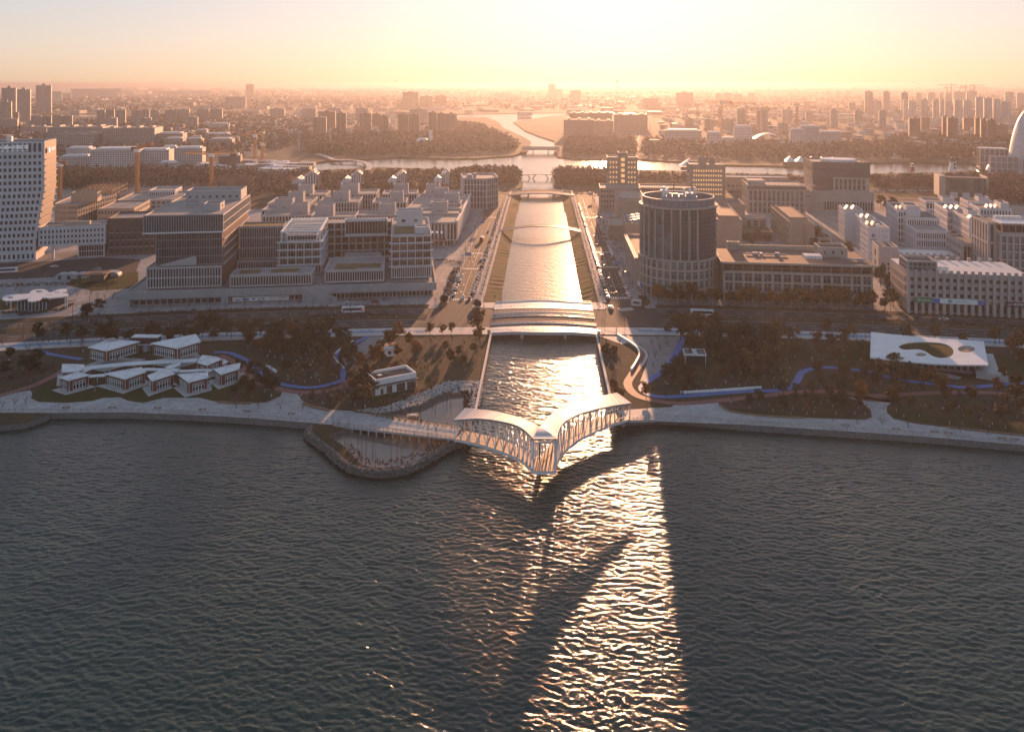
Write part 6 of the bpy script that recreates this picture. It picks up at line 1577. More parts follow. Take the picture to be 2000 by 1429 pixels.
TREES = {}
def tree_kind(kind, v):
    """trunk, crown and painted foot meshes of a tree one unit = one metre; returns dict"""
    k = (kind, v)
    if k in TREES: return TREES[k]
    rng = np.random.default_rng(hash(kind) % 1000 + v * 17 if False else sum(map(ord, kind)) + v * 17); pr_ = random.Random(v * 31 + len(kind))
    parts = {}
    if kind.startswith('leafy') or kind == 'bush':
        m = {'leafy_orange': 'leaf_orange', 'leafy_brown': 'leaf_brown', 'leafy_dark': 'leaf_dark', 'leafy_green': 'leaf_green', 'bush': 'hedge_leaf'}[kind]
        H = 7.6 if kind != 'bush' else 2.4; R0 = 3.1 if kind != 'bush' else 1.6
        b = MB(); th = H * .36
        b.tube((0, 0, -.1), (pr_.uniform(-.2, .2), pr_.uniform(-.2, .2), th), .17, .12, 6, cap=False)
        for q in range(5):
            an = q * 1.256 + pr_.uniform(-.4, .4); b.tube((0, 0, th * .9), (math.cos(an) * R0 * .55, math.sin(an) * R0 * .55, H * .72), .09, .03, 4, cap=False)
        parts['trunk'] = b.mesh('trunk', 'bark')
        nC = 15; C, rad = [], []
        for q in range(nC):
            an = pr_.uniform(0, 6.28); rr = R0 * math.sqrt(pr_.random()) * .75; z = H * (.42 + .5 * pr_.random()) if kind != 'bush' else H * (.2 + .6 * pr_.random())
            rr *= 1 - .5 * abs(z / H - .62) * 2
            C.append((math.cos(an) * rr, math.sin(an) * rr, z)); rad.append(R0 * pr_.uniform(.28, .5))
        V, F = leaves(C, rad, 34, .3, rng)
        parts['crown'] = npmesh('crown', V, F, m)
    elif kind == 'bare':
        b = MB(); branchy(b, Vector((0, 0, 0)), Vector((pr_.uniform(-.05, .05), pr_.uniform(-.05, .05), 1)).normalized(), 2.3, .13, 3, pr_)
        parts['trunk'] = b.mesh('trunk', 'bark')
        b = MB()
        for q in range(60):
            an = pr_.uniform(0, 6.28); rr = pr_.uniform(.3, 2.0); z = pr_.uniform(2.6, 5.8); p = Vector((math.cos(an) * rr, math.sin(an) * rr, z)); d = Vector((math.cos(an) * .5, math.sin(an) * .5, .8))
            b.tube(p, p + d * pr_.uniform(.6, 1.1), .025, .012, 3, cap=False)
        parts['crown'] = b.mesh('crown', 'twig')
    elif kind == 'sapling':
        b = MB(); b.tube((0, 0, 0), (pr_.uniform(-.2, .2), pr_.uniform(-.2, .2), 3.4), .09, .04, 5, cap=False)
        for q in range(9):
            an = q * .8 + pr_.random(); z = 1.6 + q * .2; b.tube((0, 0, z), (math.cos(an) * .8, math.sin(an) * .8, z + 1.0), .03, .012, 3, cap=False)
        parts['trunk'] = b.mesh('trunk', 'bark')
        C = [(pr_.uniform(-.6, .6), pr_.uniform(-.6, .6), pr_.uniform(2.2, 3.8)) for _ in range(7)]
        V, F = leaves(C, [.45] * 7, 8, .13, rng); parts['crown'] = npmesh('crown', V, F, 'leaf_brown' if v % 3 else 'leaf_orange')
    elif kind == 'conifer':
        b = MB(); b.tube((0, 0, 0), (0, 0, 6.2), .16, .04, 6, cap=False); parts['trunk'] = b.mesh('trunk', 'bark')
        C, rad = [], []
        for q in range(16): z = .6 + q * .38; C.append((pr_.uniform(-.2, .2), pr_.uniform(-.2, .2), z)); rad.append(1.25 * (1 - z / 7.4))
        V, F = leaves(C, rad, 26, .2, rng, .6); parts['crown'] = npmesh('crown', V, F, 'leaf_dark')
    elif kind == 'pole_tree':                              # slim bare trees standing in the pond
        b = MB(); b.tube((0, 0, -1), (pr_.uniform(-.6, .6), pr_.uniform(-.5, .5), 8.5), .11, .03, 5, cap=False)
        parts['trunk'] = b.mesh('trunk', 'bark')
        b = MB()
        for q in range(34): an = q * 2.4; z = 2 + q * .19; b.tube((0, 0, z), (math.cos(an) * (1.3 - z * .1), math.sin(an) * (1.3 - z * .1), z + .6), .018, .008, 3, cap=False)
        parts['crown'] = b.mesh('crown', 'twig_red')
    elif kind == 'slim':                                   # bare reddish conical tree
        b = MB(); b.tube((0, 0, 0), (0, 0, 9.0), .16, .03, 5, cap=False); parts['trunk'] = b.mesh('trunk', 'bark')
        C = [(pr_.uniform(-.3, .3), pr_.uniform(-.3, .3), 2 + q * .6) for q in range(12)]; V, F = leaves(C, [1.5 * (1 - c[2] / 11) for c in C], 14, .16, rng, .9); parts['crown'] = npmesh('crown', V, F, 'twig_red')
    if kind in ('leafy_orange', 'leafy_brown', 'leafy_dark', 'bare', 'sapling', 'conifer', 'leafy_green'):
        b = MB(); b.tube((0, 0, 0), (0, 0, 1.0), .17 if kind != 'sapling' else .11, .15 if kind != 'sapling' else .1, 6); parts['painted_foot'] = b.mesh('painted_foot', 'whitewash')
    TREES[k] = parts
    return parts
NOUN = {'leafy_orange': 'orange-leaved tree', 'leafy_brown': 'brown-leaved tree', 'leafy_dark': 'dark leafy tree', 'leafy_green': 'olive-green tree', 'bare': 'bare branching tree', 'sapling': 'young thin tree', 'conifer': 'dark pointed evergreen', 'pole_tree': 'slim bare tree', 'bush': 'round clipped bush', 'slim': 'slim reddish bare tree'}
NAME = {'leafy_orange': 'leafy_tree', 'leafy_brown': 'leafy_tree', 'leafy_dark': 'leafy_tree', 'leafy_green': 'leafy_tree', 'bare': 'bare_tree', 'sapling': 'sapling', 'conifer': 'evergreen_tree', 'pole_tree': 'pond_tree', 'bush': 'bush', 'slim': 'slim_tree'}
def plant(kind, spots, where, rng, smin=.85, smax=1.15, z=G0, foot=True):
    """spots in world x, y; each tree its own thing, named by its place from the left"""
    spots = sorted(spots, key=lambda p: pr(p[0], p[1], 2)[0])
    for i, p in enumerate(spots):
        parts = tree_kind(kind, rng.randrange(4)); s = rng.uniform(smin, smax)
        t = thing(NAME[kind], f"{NOUN[kind]} {where}" + (f", {ordn(i)} from the left" if len(spots) > 1 else ''), 'tree' if kind != 'bush' else 'bush', (p[0], p[1], z), rng.uniform(0, 6.28), f"{NOUN[kind]}s {where}" if len(spots) > 1 else None)
        s *= rng.uniform(.75, 1.25) if kind.startswith('leafy') else 1; t.scale = (s, s, s * rng.uniform(.92, 1.1))
        for nm, me in parts.items():
            if nm == 'painted_foot' and not foot: continue
            inst(nm, me, t)
rt = random.Random(11)
HOUSES = [(*gp(295, 715), 27), (*gp(210, 735), 24), (*gp(380, 725), 25), (*gp(140, 730), 9), (*gp(445, 720), 10), (*gp(770, 752), 11), (*gp(1362, 700), 7), (*gp(1820, 700), 26), (*gp(1760, 697), 20), (*gp(1890, 705), 24), (*gp(758, 692), 3)]
def free(p, pad=1.2):
    for P, hw in WALKS:
        for q in P:
            if abs(q[0] - p[0]) < hw + pad + 1 and math.hypot(q[0] - p[0], q[1] - p[1]) < hw + pad: return False
    if inside(p, prom_l) or inside(p, prom_r) or inside(p, POND): return False
    return not any(math.hypot(p[0] - h[0], p[1] - h[1]) < h[2] for h in HOUSES)
def spread(px, n, dmin, have=None, test=True):
    poly = gpl(px); out = []; tries = 0; base = have if have is not None else []
    while len(out) < n and tries < n * 60:
        tries += 1; p = scatter(poly, 1, rt)[0]
        if (not test or free(p)) and all((p[0] - q[0]) ** 2 + (p[1] - q[1]) ** 2 > dmin ** 2 for q in out + base): out.append(p)
    base += out
    return out
H_ = []
# left park
plant('leafy_dark', spread([(520, 660), (690, 652), (680, 700), (660, 735), (560, 735), (520, 705)], 22, 4.0, H_), 'in the thicket right of the pavilion cluster', rt, .9, 1.3)
plant('leafy_brown', spread([(470, 656), (640, 652), (680, 668), (560, 690), (480, 690)], 14, 4.5, H_), 'along the cycle lane above the thicket', rt, .9, 1.3)
plant('leafy_orange', [gp(*p) for p in ((742, 690), (762, 680), (778, 668), (800, 680), (728, 700), (813, 700), (738, 720), (705, 725), (776, 700), (865, 655), (882, 652), (840, 656))], 'on the sunlit slope left of the canal', rt, .7, 1.1)
plant('leafy_orange', [gp(933, 652), gp(936, 672)], 'close to the left end of the canal bridges', rt, 1.15, 1.4)
plant('leafy_brown', [gp(870, 690), gp(895, 700), gp(905, 715), gp(925, 690), gp(880, 715)], 'on the bare slope beside the canal wall', rt, .5, .75)
plant('sapling', spread([(830, 665), (948, 665), (938, 735), (860, 735), (820, 700)], 16, 4.0, H_), 'on the bare slope beside the left canal wall', rt)
plant('leafy_dark', [gp(*p) for p in ((475, 765), (490, 775), (518, 765), (530, 775), (460, 775), (495, 745), (468, 730))], 'right of the pavilion cluster by the red path', rt, .8, 1.1)
plant('leafy_dark', [gp(*p) for p in ((75, 668), (78, 668), (20, 705), (45, 722), (75, 715), (12, 735), (60, 745), (130, 672), (160, 668))], 'left of the pavilion cluster', rt, .8, 1.3)
plant('bare', spread([(0, 676), (170, 672), (160, 700), (0, 712)], 9, 4, H_), 'behind the left end of the pavilion cluster', rt)
plant('bare', [gp(*p) for p in ((185, 764), (240, 700), (350, 742), (260, 700), (372, 735))], 'standing in the pavilion cluster court', rt, .8, 1.1)
plant('leafy_dark', spread([(170, 668), (290, 664), (380, 660), (460, 660), (400, 676), (200, 680)], 16, 4.5, H_), 'behind the two raised pavilions', rt, .9, 1.35)
plant('sapling', spread([(480, 715), (640, 742), (670, 760), (690, 790), (620, 790), (600, 770), (500, 758)], 22, 3.5, H_), 'beside the red path left of the pond', rt)
plant('leafy_brown', spread([(640, 770), (700, 770), (705, 795), (650, 797), (600, 785)], 9, 3.5, H_), 'on the planted point before the boardwalk', rt, .6, .9)
plant('bare', [gp(*p) for p in ((50, 795), (28, 797), (5, 800), (548, 803), (590, 808), (505, 804), (462, 803))], 'in a pit on the left promenade', rt, .7, 1.0)
plant('leafy_brown', spread([(640, 700), (690, 690), (700, 735), (680, 748), (640, 745)], 8, 3, H_), 'in the loop of the blue path', rt, .7, 1.0)
plant('leafy_brown', spread([(680, 765), (720, 745), (735, 770), (715, 800), (700, 800)], 8, 2.5, H_), 'clustered left of the white house', rt, .8, 1.1)
# pond
plant('pole_tree', [gp(590 + X / 6.45, 780 + Y / 6.45, .6) for X, Y in ((540, 680), (615, 760), (705, 700), (745, 805), (800, 850), (885, 760), (925, 880), (1125, 860), (1195, 870), (1255, 790), (1410, 740), (440, 580), (480, 600), (1590, 580), (575, 520), (390, 520), (1700, 560))], 'standing in the lower pond', rt, .8, 1.1, z=.5)
plant('pole_tree', [gp(590 + X / 6.45, 780 + Y / 6.45, .6) for X, Y in ((1235, 205), (1355, 170), (1495, 215), (1640, 120), (1820, 150), (1125, 190), (1680, 200), (1880, 200), (1780, 40))], 'standing in the upper pond', rt, .8, 1.1, z=.5)
# right park
plant('leafy_brown', [gp(*p) for p in ((1345, 668), (1362, 660), (1375, 672), (1390, 668), (1352, 690), (1330, 672), (1396, 664))], 'in the tall clump by the right blue path', rt, 1.2, 1.7)
plant('leafy_dark', spread([(1380, 660), (1520, 656), (1530, 690), (1470, 720), (1380, 725), (1385, 690)], 26, 4, H_), 'in the thicket right of the kiosk', rt, .9, 1.4)
plant('leafy_dark', [gp(*p) for p in ((1310, 735), (1325, 728), (1335, 740), (1350, 735), (1318, 750), (1300, 748), (1345, 755))], 'in the planted bend of the blue path', rt, .7, 1.0)
plant('conifer', [gp(1338, 765), gp(1347, 757), gp(1360, 762), gp(1348, 708)], 'in the right park below the kiosk', rt, .9, 1.1)
plant('leafy_brown', spread([(1520, 668), (1690, 672), (1690, 710), (1580, 712), (1540, 725), (1500, 750), (1400, 755), (1420, 730)], 22, 4, H_), 'between the thicket and the sheet-roofed pavilion', rt, .7, 1.2)
plant('bare', spread([(1520, 668), (1690, 672), (1690, 710), (1580, 712), (1540, 725), (1500, 750), (1400, 755), (1420, 730)], 16, 3.5, H_), 'between the thicket and the sheet-roofed pavilion', rt)
plant('bare', spread([(520, 660), (690, 652), (680, 700), (660, 735), (560, 735), (520, 705)], 12, 3, H_), 'in the thicket right of the pavilion cluster', rt)
plant('sapling', spread([(1370, 740), (1540, 735), (1545, 755), (1350, 764)], 14, 4, H_), 'above the long white seat wall', rt)
plant('leafy_dark', spread([(1420, 775), (1560, 772), (1660, 770), (1690, 800), (1600, 810), (1470, 800)], 16, 4.5, H_), 'on the first planted island of the right promenade', rt, .6, .95)
plant('sapling', spread([(1420, 785), (1660, 785), (1695, 812), (1600, 815), (1450, 802)], 16, 3.5, H_), 'on the first planted island of the right promenade', rt)
plant('leafy_brown', spread([(1750, 795), (1850, 785), (2000, 790), (2020, 840), (1850, 825), (1760, 812)], 14, 5, H_), 'on the second planted island of the right promenade', rt, .6, .9)
plant('sapling', spread([(1745, 795), (1850, 785), (2020, 785), (2020, 845), (1850, 828), (1750, 815)], 26, 3.5, H_), 'on the second planted island of the right promenade', rt)
plant('leafy_orange', [gp(*p) for p in ((1745, 800), (1683, 775), (1682, 790), (1820, 745), (1805, 755), (1838, 770), (1948, 772), (1985, 765), (2005, 775), (1960, 745))], 'near the footpath below the sheet-roofed pavilion', rt, .7, 1.05)
plant('leafy_brown', spread([(1570, 730), (1690, 735), (1800, 755), (1810, 770), (1700, 765), (1580, 758)], 14, 4.5, H_), 'inside the blue path bend by the sheet roof', rt, .65, 1.0)
plant('leafy_orange', [gp(*p) for p in ((1985, 700), (1995, 715), (1975, 690), (2010, 690))], 'at the picture edge beside the sheet roof', rt, 1.0, 1.5)
plant('leafy_green', [gp(*p) for p in ((1690, 712), (1682, 704), (1750, 738), (1775, 738), (1745, 728))], 'in front of the white sheet-roofed pavilion', rt, .7, 1.1)
plant('bare', [gp(*p) for p in ((1723, 836), (1627, 828), (1674, 832), (1774, 840), (1876, 850), (1929, 855))], 'in a pit on the right promenade', rt, .7, 1.0)
plant('bare', [gp(*p) for p in ((1273, 678), (1290, 690), (1305, 682), (1280, 705), (1276, 722), (1300, 668), (1284, 668))], 'on the patterned park square right of the canal', rt, .6, .9)
plant('sapling', spread([(1172, 665), (1210, 672), (1225, 700), (1215, 745), (1190, 760), (1180, 720)], 9, 3.5, H_), 'on the dark slope beside the right canal wall', rt)
plant('bush', [gp(*p) for p in ((1185, 680), (1190, 690), (1200, 685), (1195, 695), (1180, 688))], 'on the dark slope right of the canal', rt, .9, 1.2)
plant('leafy_orange', [gp(*p) for p in ((1205, 775), (1212, 782), (1262, 778), (1200, 765))], 'beside the right end of the truss footbridge', rt, .5, .7)
# ring road: median saplings, street trees, hedges
def on_ring(R, x): return pol(R, ax(x, R))
sp = lambda R, x0, x1, st, j=.8: [on_ring(R + rt.uniform(-j, j), x + rt.uniform(-1, 1)) for x in np.arange(x0, x1, st)]
plant('sapling', sp(1216, -300, -66, 6.5), 'in the left median of the ring road', rt, .8, 1.2)
plant('sapling', sp(1216, 66, 280, 6.5), 'in the right median of the ring road', rt, .8, 1.2)
plant('leafy_orange', sp(1241, 62, 176, 7.4, 2.2), 'before the round tower and the long wing', rt, .95, 1.4)
plant('leafy_brown', sp(1243, 65, 176, 7.4, 2.2), 'before the round tower and the long wing', rt, .9, 1.35)
plant('leafy_orange', sp(1241, 205, 285, 9), 'before the bank signs of the stone row', rt, .6, .9)
plant('bare', sp(1240, -210, -70, 9), 'before the pale podium', rt, .8, 1.1)
plant('bare', sp(1201 - 8, -290, -60, 16), 'on the left cycle-lane pavement', rt, .8, 1.1)
plant('leafy_brown', sp(1188, 60, 280, 12), 'on the right cycle-lane pavement', rt, .6, .95)
plant('bare', [gp(*p) for p in ((175, 590), (190, 588), (205, 592), (220, 590), (150, 583), (182, 605), (200, 612), (30, 575), (40, 582), (210, 570), (87, 540), (40, 545), (195, 524), (255, 520))], 'on the left plaza', rt, .9, 1.3)
plant('leafy_dark', [gp(*p) for p in ((170, 618), (195, 612), (172, 628), (215, 634))], 'at the left plaza corner by the road', rt, .8, 1.1)
plant('leafy_green', [gp(*p) for p in ((1590, 490), (1610, 495), (1720, 560), (1740, 572), (1735, 590), (1728, 610), (1745, 600), (1718, 540), (1730, 550), (1660, 500), (1890, 500))], 'along the brick-red side street', rt, 1.0, 1.5)
plant('leafy_orange', [gp(1865, 478), gp(1720, 405), gp(1730, 410), gp(1745, 412)], 'among the white blocks on the right', rt, 1.1, 1.5)
plant('leafy_brown', [gp(*p) for p in ((1480, 470), (1500, 478), (1470, 482), (1460, 476), (1600, 476), (1592, 470))], 'in the court between the tan slabs', rt, .9, 1.3)
plant('bush', [gp(*p) for p in ((866, 590), (932, 598), (1255, 588), (1262, 596))], 'at a street corner by the canal', rt, 1.2, 1.7)
plant('bare', sp(1236, -52, -20, 30) + [gp(868, 575), gp(850, 596), gp(925, 606), gp(1255, 610), gp(1220, 630)], 'at the canal crossing', rt, .8, 1.1)
# clipped trees along the canal pavements
row = [(-33.0, y) for y in np.arange(448, 850, 9.5)]; plant('sapling', row, 'along the left canal pavement', rt, .8, 1.0)
row = [(32.2, y) for y in np.arange(450, 850, 9.5)]; plant('sapling', row, 'along the right canal pavement', rt, .8, 1.0)
plant('bare', [(-52, y) for y in np.arange(520, 840, 22)], 'along the left street by the low office blocks', rt, .9, 1.2)
plant('bare', [(52.3, y) for y in np.arange(470, 840, 24)], 'along the right street by the tan blocks', rt, .9, 1.2)
# hedges: leafy masses with a real outline
def hedge(label, pts, w, h, group=None, m='hedge_leaf', dens=9):
    rng = np.random.default_rng(len(label) * 7 + int(abs(pts[0][0])))
    C, rad = [], []
    for p, a in resample([(q[0], q[1], 0) for q in pts], .9):
        for _ in range(2):
            t = rng.uniform(-.5, .5) * w; C.append((p.x - math.sin(a) * t, p.y + math.cos(a) * t, G0 + .3 + rng.uniform(0, .6) * h)); rad.append(rng.uniform(.45, .8) * min(w, h))
    V, F = leaves(C, rad, dens, .22, rng)
    o = link(bpy.data.objects.new('hedge', npmesh('hedge', V, F, m))); tag(o, label, 'hedge', group)
hp = lambda R, x0, x1: [on_ring(R, x) for x in np.linspace(x0, x1, 12)]
for k, (x0, x1) in enumerate(((-205, -178), (-172, -150), (-146, -112), (-106, -84), (-80, -60))): hedge(f'dark hedge before the podium shopfronts, {ordn(k)} from the left', hp(1235.5, x0, x1), 3.6, 1.6, 'hedges before the podium')
for k, (x0, x1) in enumerate(((-118, -72), (-60, -58))): 
    if k == 0: hedge('long dark hedge in the ring-road median left of the canal', hp(1219, x0, x1), 2.2, 1.6)
for k, (x0, x1) in enumerate(((62, 110), (114, 150), (154, 178))): hedge(f'dark hedge before the long stone wing, {ordn(k)} from the left', hp(1236, x0, x1), 3.0, 1.5, 'hedges before the long wing')
for k, (x0, x1) in enumerate(((150, 180), (198, 222), (226, 262), (266, 300))): hedge(f'dark hedge strip in the right median of the ring road, {ordn(k)} from the left', hp(1219.5, x0, x1), 3.0, 1.4, 'hedges in the right median')
hedge('planting bed hedge between the left street and the podium corner', [(-52, 455), (-54, 490), (-53.5, 520)], 4.0, 1.4)
hedge('triangular planting bed hedge beside the left street crossing', [(-52.5, 535), (-62, 541), (-70, 544)], 4.0, 1.4)
hedge('low reed hedge on the shore side of the white house', gpl([(745, 790), (800, 775), (845, 757), (850, 740)]), 1.6, 1.3, None, 'twig')
hedge('dry reed hedge behind the white house', gpl([(712, 722), (740, 718), (790, 712), (838, 722)]), 2.0, 2.2, None, 'leaf_orange')
hedge('dark hedge on the bank left of the red path', gpl([(0, 745), (40, 735), (80, 725), (105, 722)]), 5, 2.0, None, 'leaf_dark')
hedge('reed fringe at the foot of the lower pond dike', gpl([(680, 880), (700, 905), (740, 914), (790, 908), (830, 892), (868, 868)], 1), 3.2, .9, None, 'twig_red', 6)
hedge('red reed fringe along the upper pond by the canal wall', gpl([(918, 770), (910, 790), (912, 805), (905, 825)], 1), 2.4, 1.0, None, 'twig_red', 8)
hedge('dark hedge along the left plaza edge', gpl([(0, 612), (60, 612), (112, 607)]), 3.0, 1.2)
hedge('dark hedge round the flower canopy terrace', gpl([(35, 617), (80, 612), (122, 605), (140, 595)]), 3.0, 1.2)
hedge('low dark hedge strip behind the bubble tents', gpl([(0, 560), (80, 557), (150, 556), (230, 552)]), 4.0, 1.5)

# ================================================================== TRAFFIC, LAMPS, PEOPLE
for nm, c in (('car_white', (.72, .72, .72)), ('car_black', (.02, .02, .022)), ('car_grey', (.18, .185, .19)), ('car_silver', (.45, .46, .47)), ('car_red', (.28, .02, .02)), ('car_blue', (.04, .08, .22))): mat(nm, c, .3, var=.03, scale=1, spec=.5, coat=.5)
mat('tyre', (.02, .02, .02), .8); mat('head_light', (.8, .8, .78), .2); mat('tail_light', (.4, .02, .02), .3)
def car_meshes(colr):
    k = ('car', colr)
    if k in _pm: return _pm[k]
    def extr(prof, w, w2=None):
        b = MB(); n = len(prof); w2 = w2 or w
        for s, ww in ((-1, w2), (1, w2)): b.v += [(s * (w if z < .95 else ww) / 2, y, z) for y, z in prof]
        for i in range(n): j = (i + 1) % n; b.f.append((i, n + i, n + j, j)); b.m.append(0)
        b.f += [tuple(range(n)), tuple(range(2 * n - 1, n - 1, -1))]; b.m += [0, 0]
        return b
    body = extr([(-2.2, .32), (2.2, .32), (2.25, .6), (2.2, .85), (1.3, .93), (-1.6, .95), (-2.15, .88), (-2.28, .6)], 1.8).mesh('body', colr)
    cab = extr([(1.25, .94), (.55, 1.42), (-1.0, 1.44), (-1.75, .96)], 1.66, 1.3).mesh('windows', 'glass')
    roof = MB(); roof.box(-.66, .66, -.98, .5, 1.43, 1.47); roof = roof.mesh('roof', colr)
    wh = MB(); wh.tube((-.11, 0, 0), (.11, 0, 0), .33, .33, 10); wh = wh.mesh('wheel', 'tyre')
    _pm[k] = (body, cab, roof, wh)
    return _pm[k]
hl_ = unit_box('headlight', 'head_light', .34, .08, .16); tl_ = unit_box('tail_light', 'tail_light', .3, .08, .18)
def car(label, x, y, rz, colr, group=None, z=Z_ROAD + .02, parts=True):
    t = thing('car', label, 'car', (x, y, z), rz, group)
    bo, ca, ro_, wh = car_meshes(colr)
    inst('body', bo, t); inst('windows', ca, t); inst('roof', ro_, t)
    if parts:
        for sx in (-.82, .82):
            for sy in (-1.4, 1.4): inst('wheel', wh, t, (sx, sy, .33))
            inst('headlight', hl_, t, (sx * .75, 2.2, .62)); inst('tail_light', tl_, t, (sx * .78, -2.25, .66))
CN = {'car_white': 'white', 'car_black': 'black', 'car_grey': 'dark grey', 'car_silver': 'silver', 'car_red': 'red', 'car_blue': 'blue'}
rc = random.Random(3)
pick = lambda: rc.choices(list(CN), [9, 6, 4, 4, .7, .7])[0]
def car_row(x, ys, rz, where, group):
    for i, y in enumerate(ys):
        c = pick(); car(f'{CN[c]} car parked {where}, {ordn(i)} from the lake', x + rc.uniform(-.15, .15), y, rz + rc.uniform(-.03, .03), c, group)
def ysp(a, b, st, gap=.12):
    out = []; y = a
    while y < b:
        if rc.random() > gap: out.append(y + rc.uniform(-.3, .3))
        y += st
    return out
car_row(36.6, ysp(452, 800, 6.2, .1), 0, 'at the canal kerb of the right street', 'cars along the right canal pavement')
car_row(48.8, ysp(456, 512, 6.0, .1) + ysp(560, 720, 6.6, .15), math.pi, 'at the building kerb of the right street', 'cars along the right building kerb')
car_row(-38.0, ysp(452, 800, 7.4, .3), math.pi * 0, 'at the canal kerb of the left street', 'cars along the left canal pavement')
car_row(-48.6, ysp(455, 505, 6.4, .1), math.pi, 'at the building kerb of the left street', 'cars along the left building kerb')
car_row(55.5, ysp(580, 700, 3.4, .2), math.pi / 2, 'nose-in before the tan blocks', 'cars nose-in by the tan blocks')
for lab, x, y, rz, c in (('white car turning out of the right street at the canal crossing', 36.5, 431, .2, 'car_white'), ('white car waiting at the left street crossing', -43, 449, math.pi, 'car_white'), ('black car waiting beside the crossing on the left street', -39.2, 447, math.pi, 'car_black'), ('white car driving up the left street past the second crossing', -40, 545, 0, 'car_white'), ('dark car in the middle of the right street', 41.5, 560, 0, 'car_black'), ('white car driving up the far left street', -42, 650, 0, 'car_white'), ('red car parked before the podium corner', *gp(733, 592), 1.4, 'car_red'), ('white car before the right end of the podium', *gp(683, 592), 1.5, 'car_white'), ('white car on the ring road below the bank signs', *gp(1843, 625), -1.65, 'car_white'), ('silver car under the trees by the bank signs', *gp(1870, 611), .3, 'car_silver'), ('white car on the left service road by the lettered tower', *gp(33, 512), 1.1, 'car_white'), ('white van-like car below the dark brick block', *gp(106, 522), 1.6, 'car_white'), ('silver car beside the bubble tents', *gp(190, 528), 1.6, 'car_silver'), ('white car parked left of the podium corner', *gp(853, 508), 1.4, 'car_white'), ('dark grey car on the left plaza by the bare trees', *gp(178, 596), .8, 'car_grey'), ('silver car on the left plaza near the sunlit path', *gp(190, 590), .8, 'car_silver')): car(lab, x, y, rz, c)
# small parked cars by the far wood
cr = [(gp(px, 374 + rc.uniform(-1, 1)), px) for px in range(1702, 1836, 5)]
for i, (p, px) in enumerate(cr): c = pick(); car(f'{CN[c]} car in the far car park before the red wood, {ordn(i)} from the left', *p, rc.uniform(-.1, .1), c, 'cars in the far car park', parts=False)
def bus(label, x, y, rz, ln=11.5, m='car_white'):
    t = thing('bus', label, 'bus', (x, y, Z_ROAD + .01), rz)
    b = MB(); b.prism([(-ln / 2, -1.25), (ln / 2 - .3, -1.25), (ln / 2, -.9), (ln / 2, .9), (ln / 2 - .3, 1.25), (-ln / 2, 1.25)], .4, 3.2); b.build('body', m, t)
    for s in (-1, 1): b = MB(); b.box(-ln / 2 + .6, ln / 2 - 1.2, s * 1.27 - .015, s * 1.27 + .015, 1.5, 2.7); b.build('window_band', 'glass', t)
    b = MB(); b.box(ln / 2 + .001, ln / 2 + .03, -.9, .9, 1.2, 2.8); b.build('windscreen', 'glass', t); b = MB(); b.box(-3, 2, -.8, .8, 3.2, 3.45); b.build('roof_unit', 'car_silver', t)
    for x_ in (-ln * .28, ln * .32):
        for s in (-1.1, 1.1): b = MB(); b.tube((x_, s - .14, .45), (x_, s + .14, .45), .45, .45, 10); b.build('wheel', 'tyre', t)
bus('white coach on the ring road before the long stone wing', *gp(1371, 617), R_(173))
bus('white and blue bus on the service road below the lettered tower', *gp(15, 533), R_(15))
bus('white bus on the ring road before the podium', *gp(690, 611), R_(8))
bus('small red bus driving up the left canal street', -44.5, 612, R_(90), 8.5, 'car_red')
x, y = gp(1243, 598); bus('silver van at the corner of the right canal street', x, y, R_(160), 5.2, 'car_silver')
x, y = gp(163, 610); bus('white delivery van at the edge of the left plaza', x, y, R_(60), 5.6, 'car_white')
# lamp posts and signals
def lamp(label, x, y, rz, h=10.0, arm=2.2, group=None, z=G0 + .2):
    t = thing('street_lamp', label, 'street lamp', (x, y, z), rz, group)
    k = ('lamp', h, arm)
    if k not in _pm:
        a = MB(); a.tube((0, 0, 0), (0, 0, h), .13, .07, 6)
        c = MB(); c.bar((0, 0, h - .15), (arm, 0, h + .35), .07); d = MB(); d.box(arm - .1, arm + .75, -.16, .16, h + .3, h + .42)
        _pm[k] = (a.mesh('pole', 'dark_metal'), c.mesh('arm', 'dark_metal'), d.mesh('lamp_head', 'grey_metal'))
    for nm, me in zip(('pole', 'arm', 'lamp_head'), _pm[k]): inst(nm, me, t)
for i, y in enumerate(np.arange(455, 850, 32)): lamp(f'dark street lamp along the left canal pavement, {ordn(i)} from the lake', -36.2, y, math.pi, group='lamps along the left canal street')
for i, y in enumerate(np.arange(455, 850, 32)): lamp(f'dark street lamp along the right canal pavement, {ordn(i)} from the lake', 34.8, y, 0, group='lamps along the right canal street')
for i, y in enumerate(np.arange(470, 850, 38)): lamp(f'dark street lamp on the building side of the left street, {ordn(i)} from the lake', -50.6, y, 0, group='lamps on the left building side')
for i, y in enumerate(np.arange(470, 850, 38)): lamp(f'dark street lamp on the building side of the right street, {ordn(i)} from the lake', 50.6, y, math.pi, group='lamps on the right building side')
for i, x in enumerate((-262, -226, -192, -160, -126, -96, -68, 52, 84, 112, 140, 172, 200, 236)): p = on_ring(1217, x); lamp(f'tall dark lamp in the ring-road median, {ordn(i)} from the left', *p, 1.57, 12, 2.4, 'tall lamps in the ring-road median')
for i, px in enumerate((45, 105, 118, 217, 340, 452, 1620, 1690, 1840, 1952)): p = gp(px, 662 if px < 500 else 672); lamp(f'dark lamp on the park side of the ring road, {ordn(i)} from the left', *p, 0, 8, 1.6, 'lamps on the park side')
for i, p in enumerate(((168, 778), (520, 786), (610, 782), (1300, 775), (1585, 812), (1838, 826), (644, 800))): lamp(f'short park lamp beside the promenade, {ordn(i)} from the left', *gp(*p), 0, 4.5, .4, 'short park lamps')
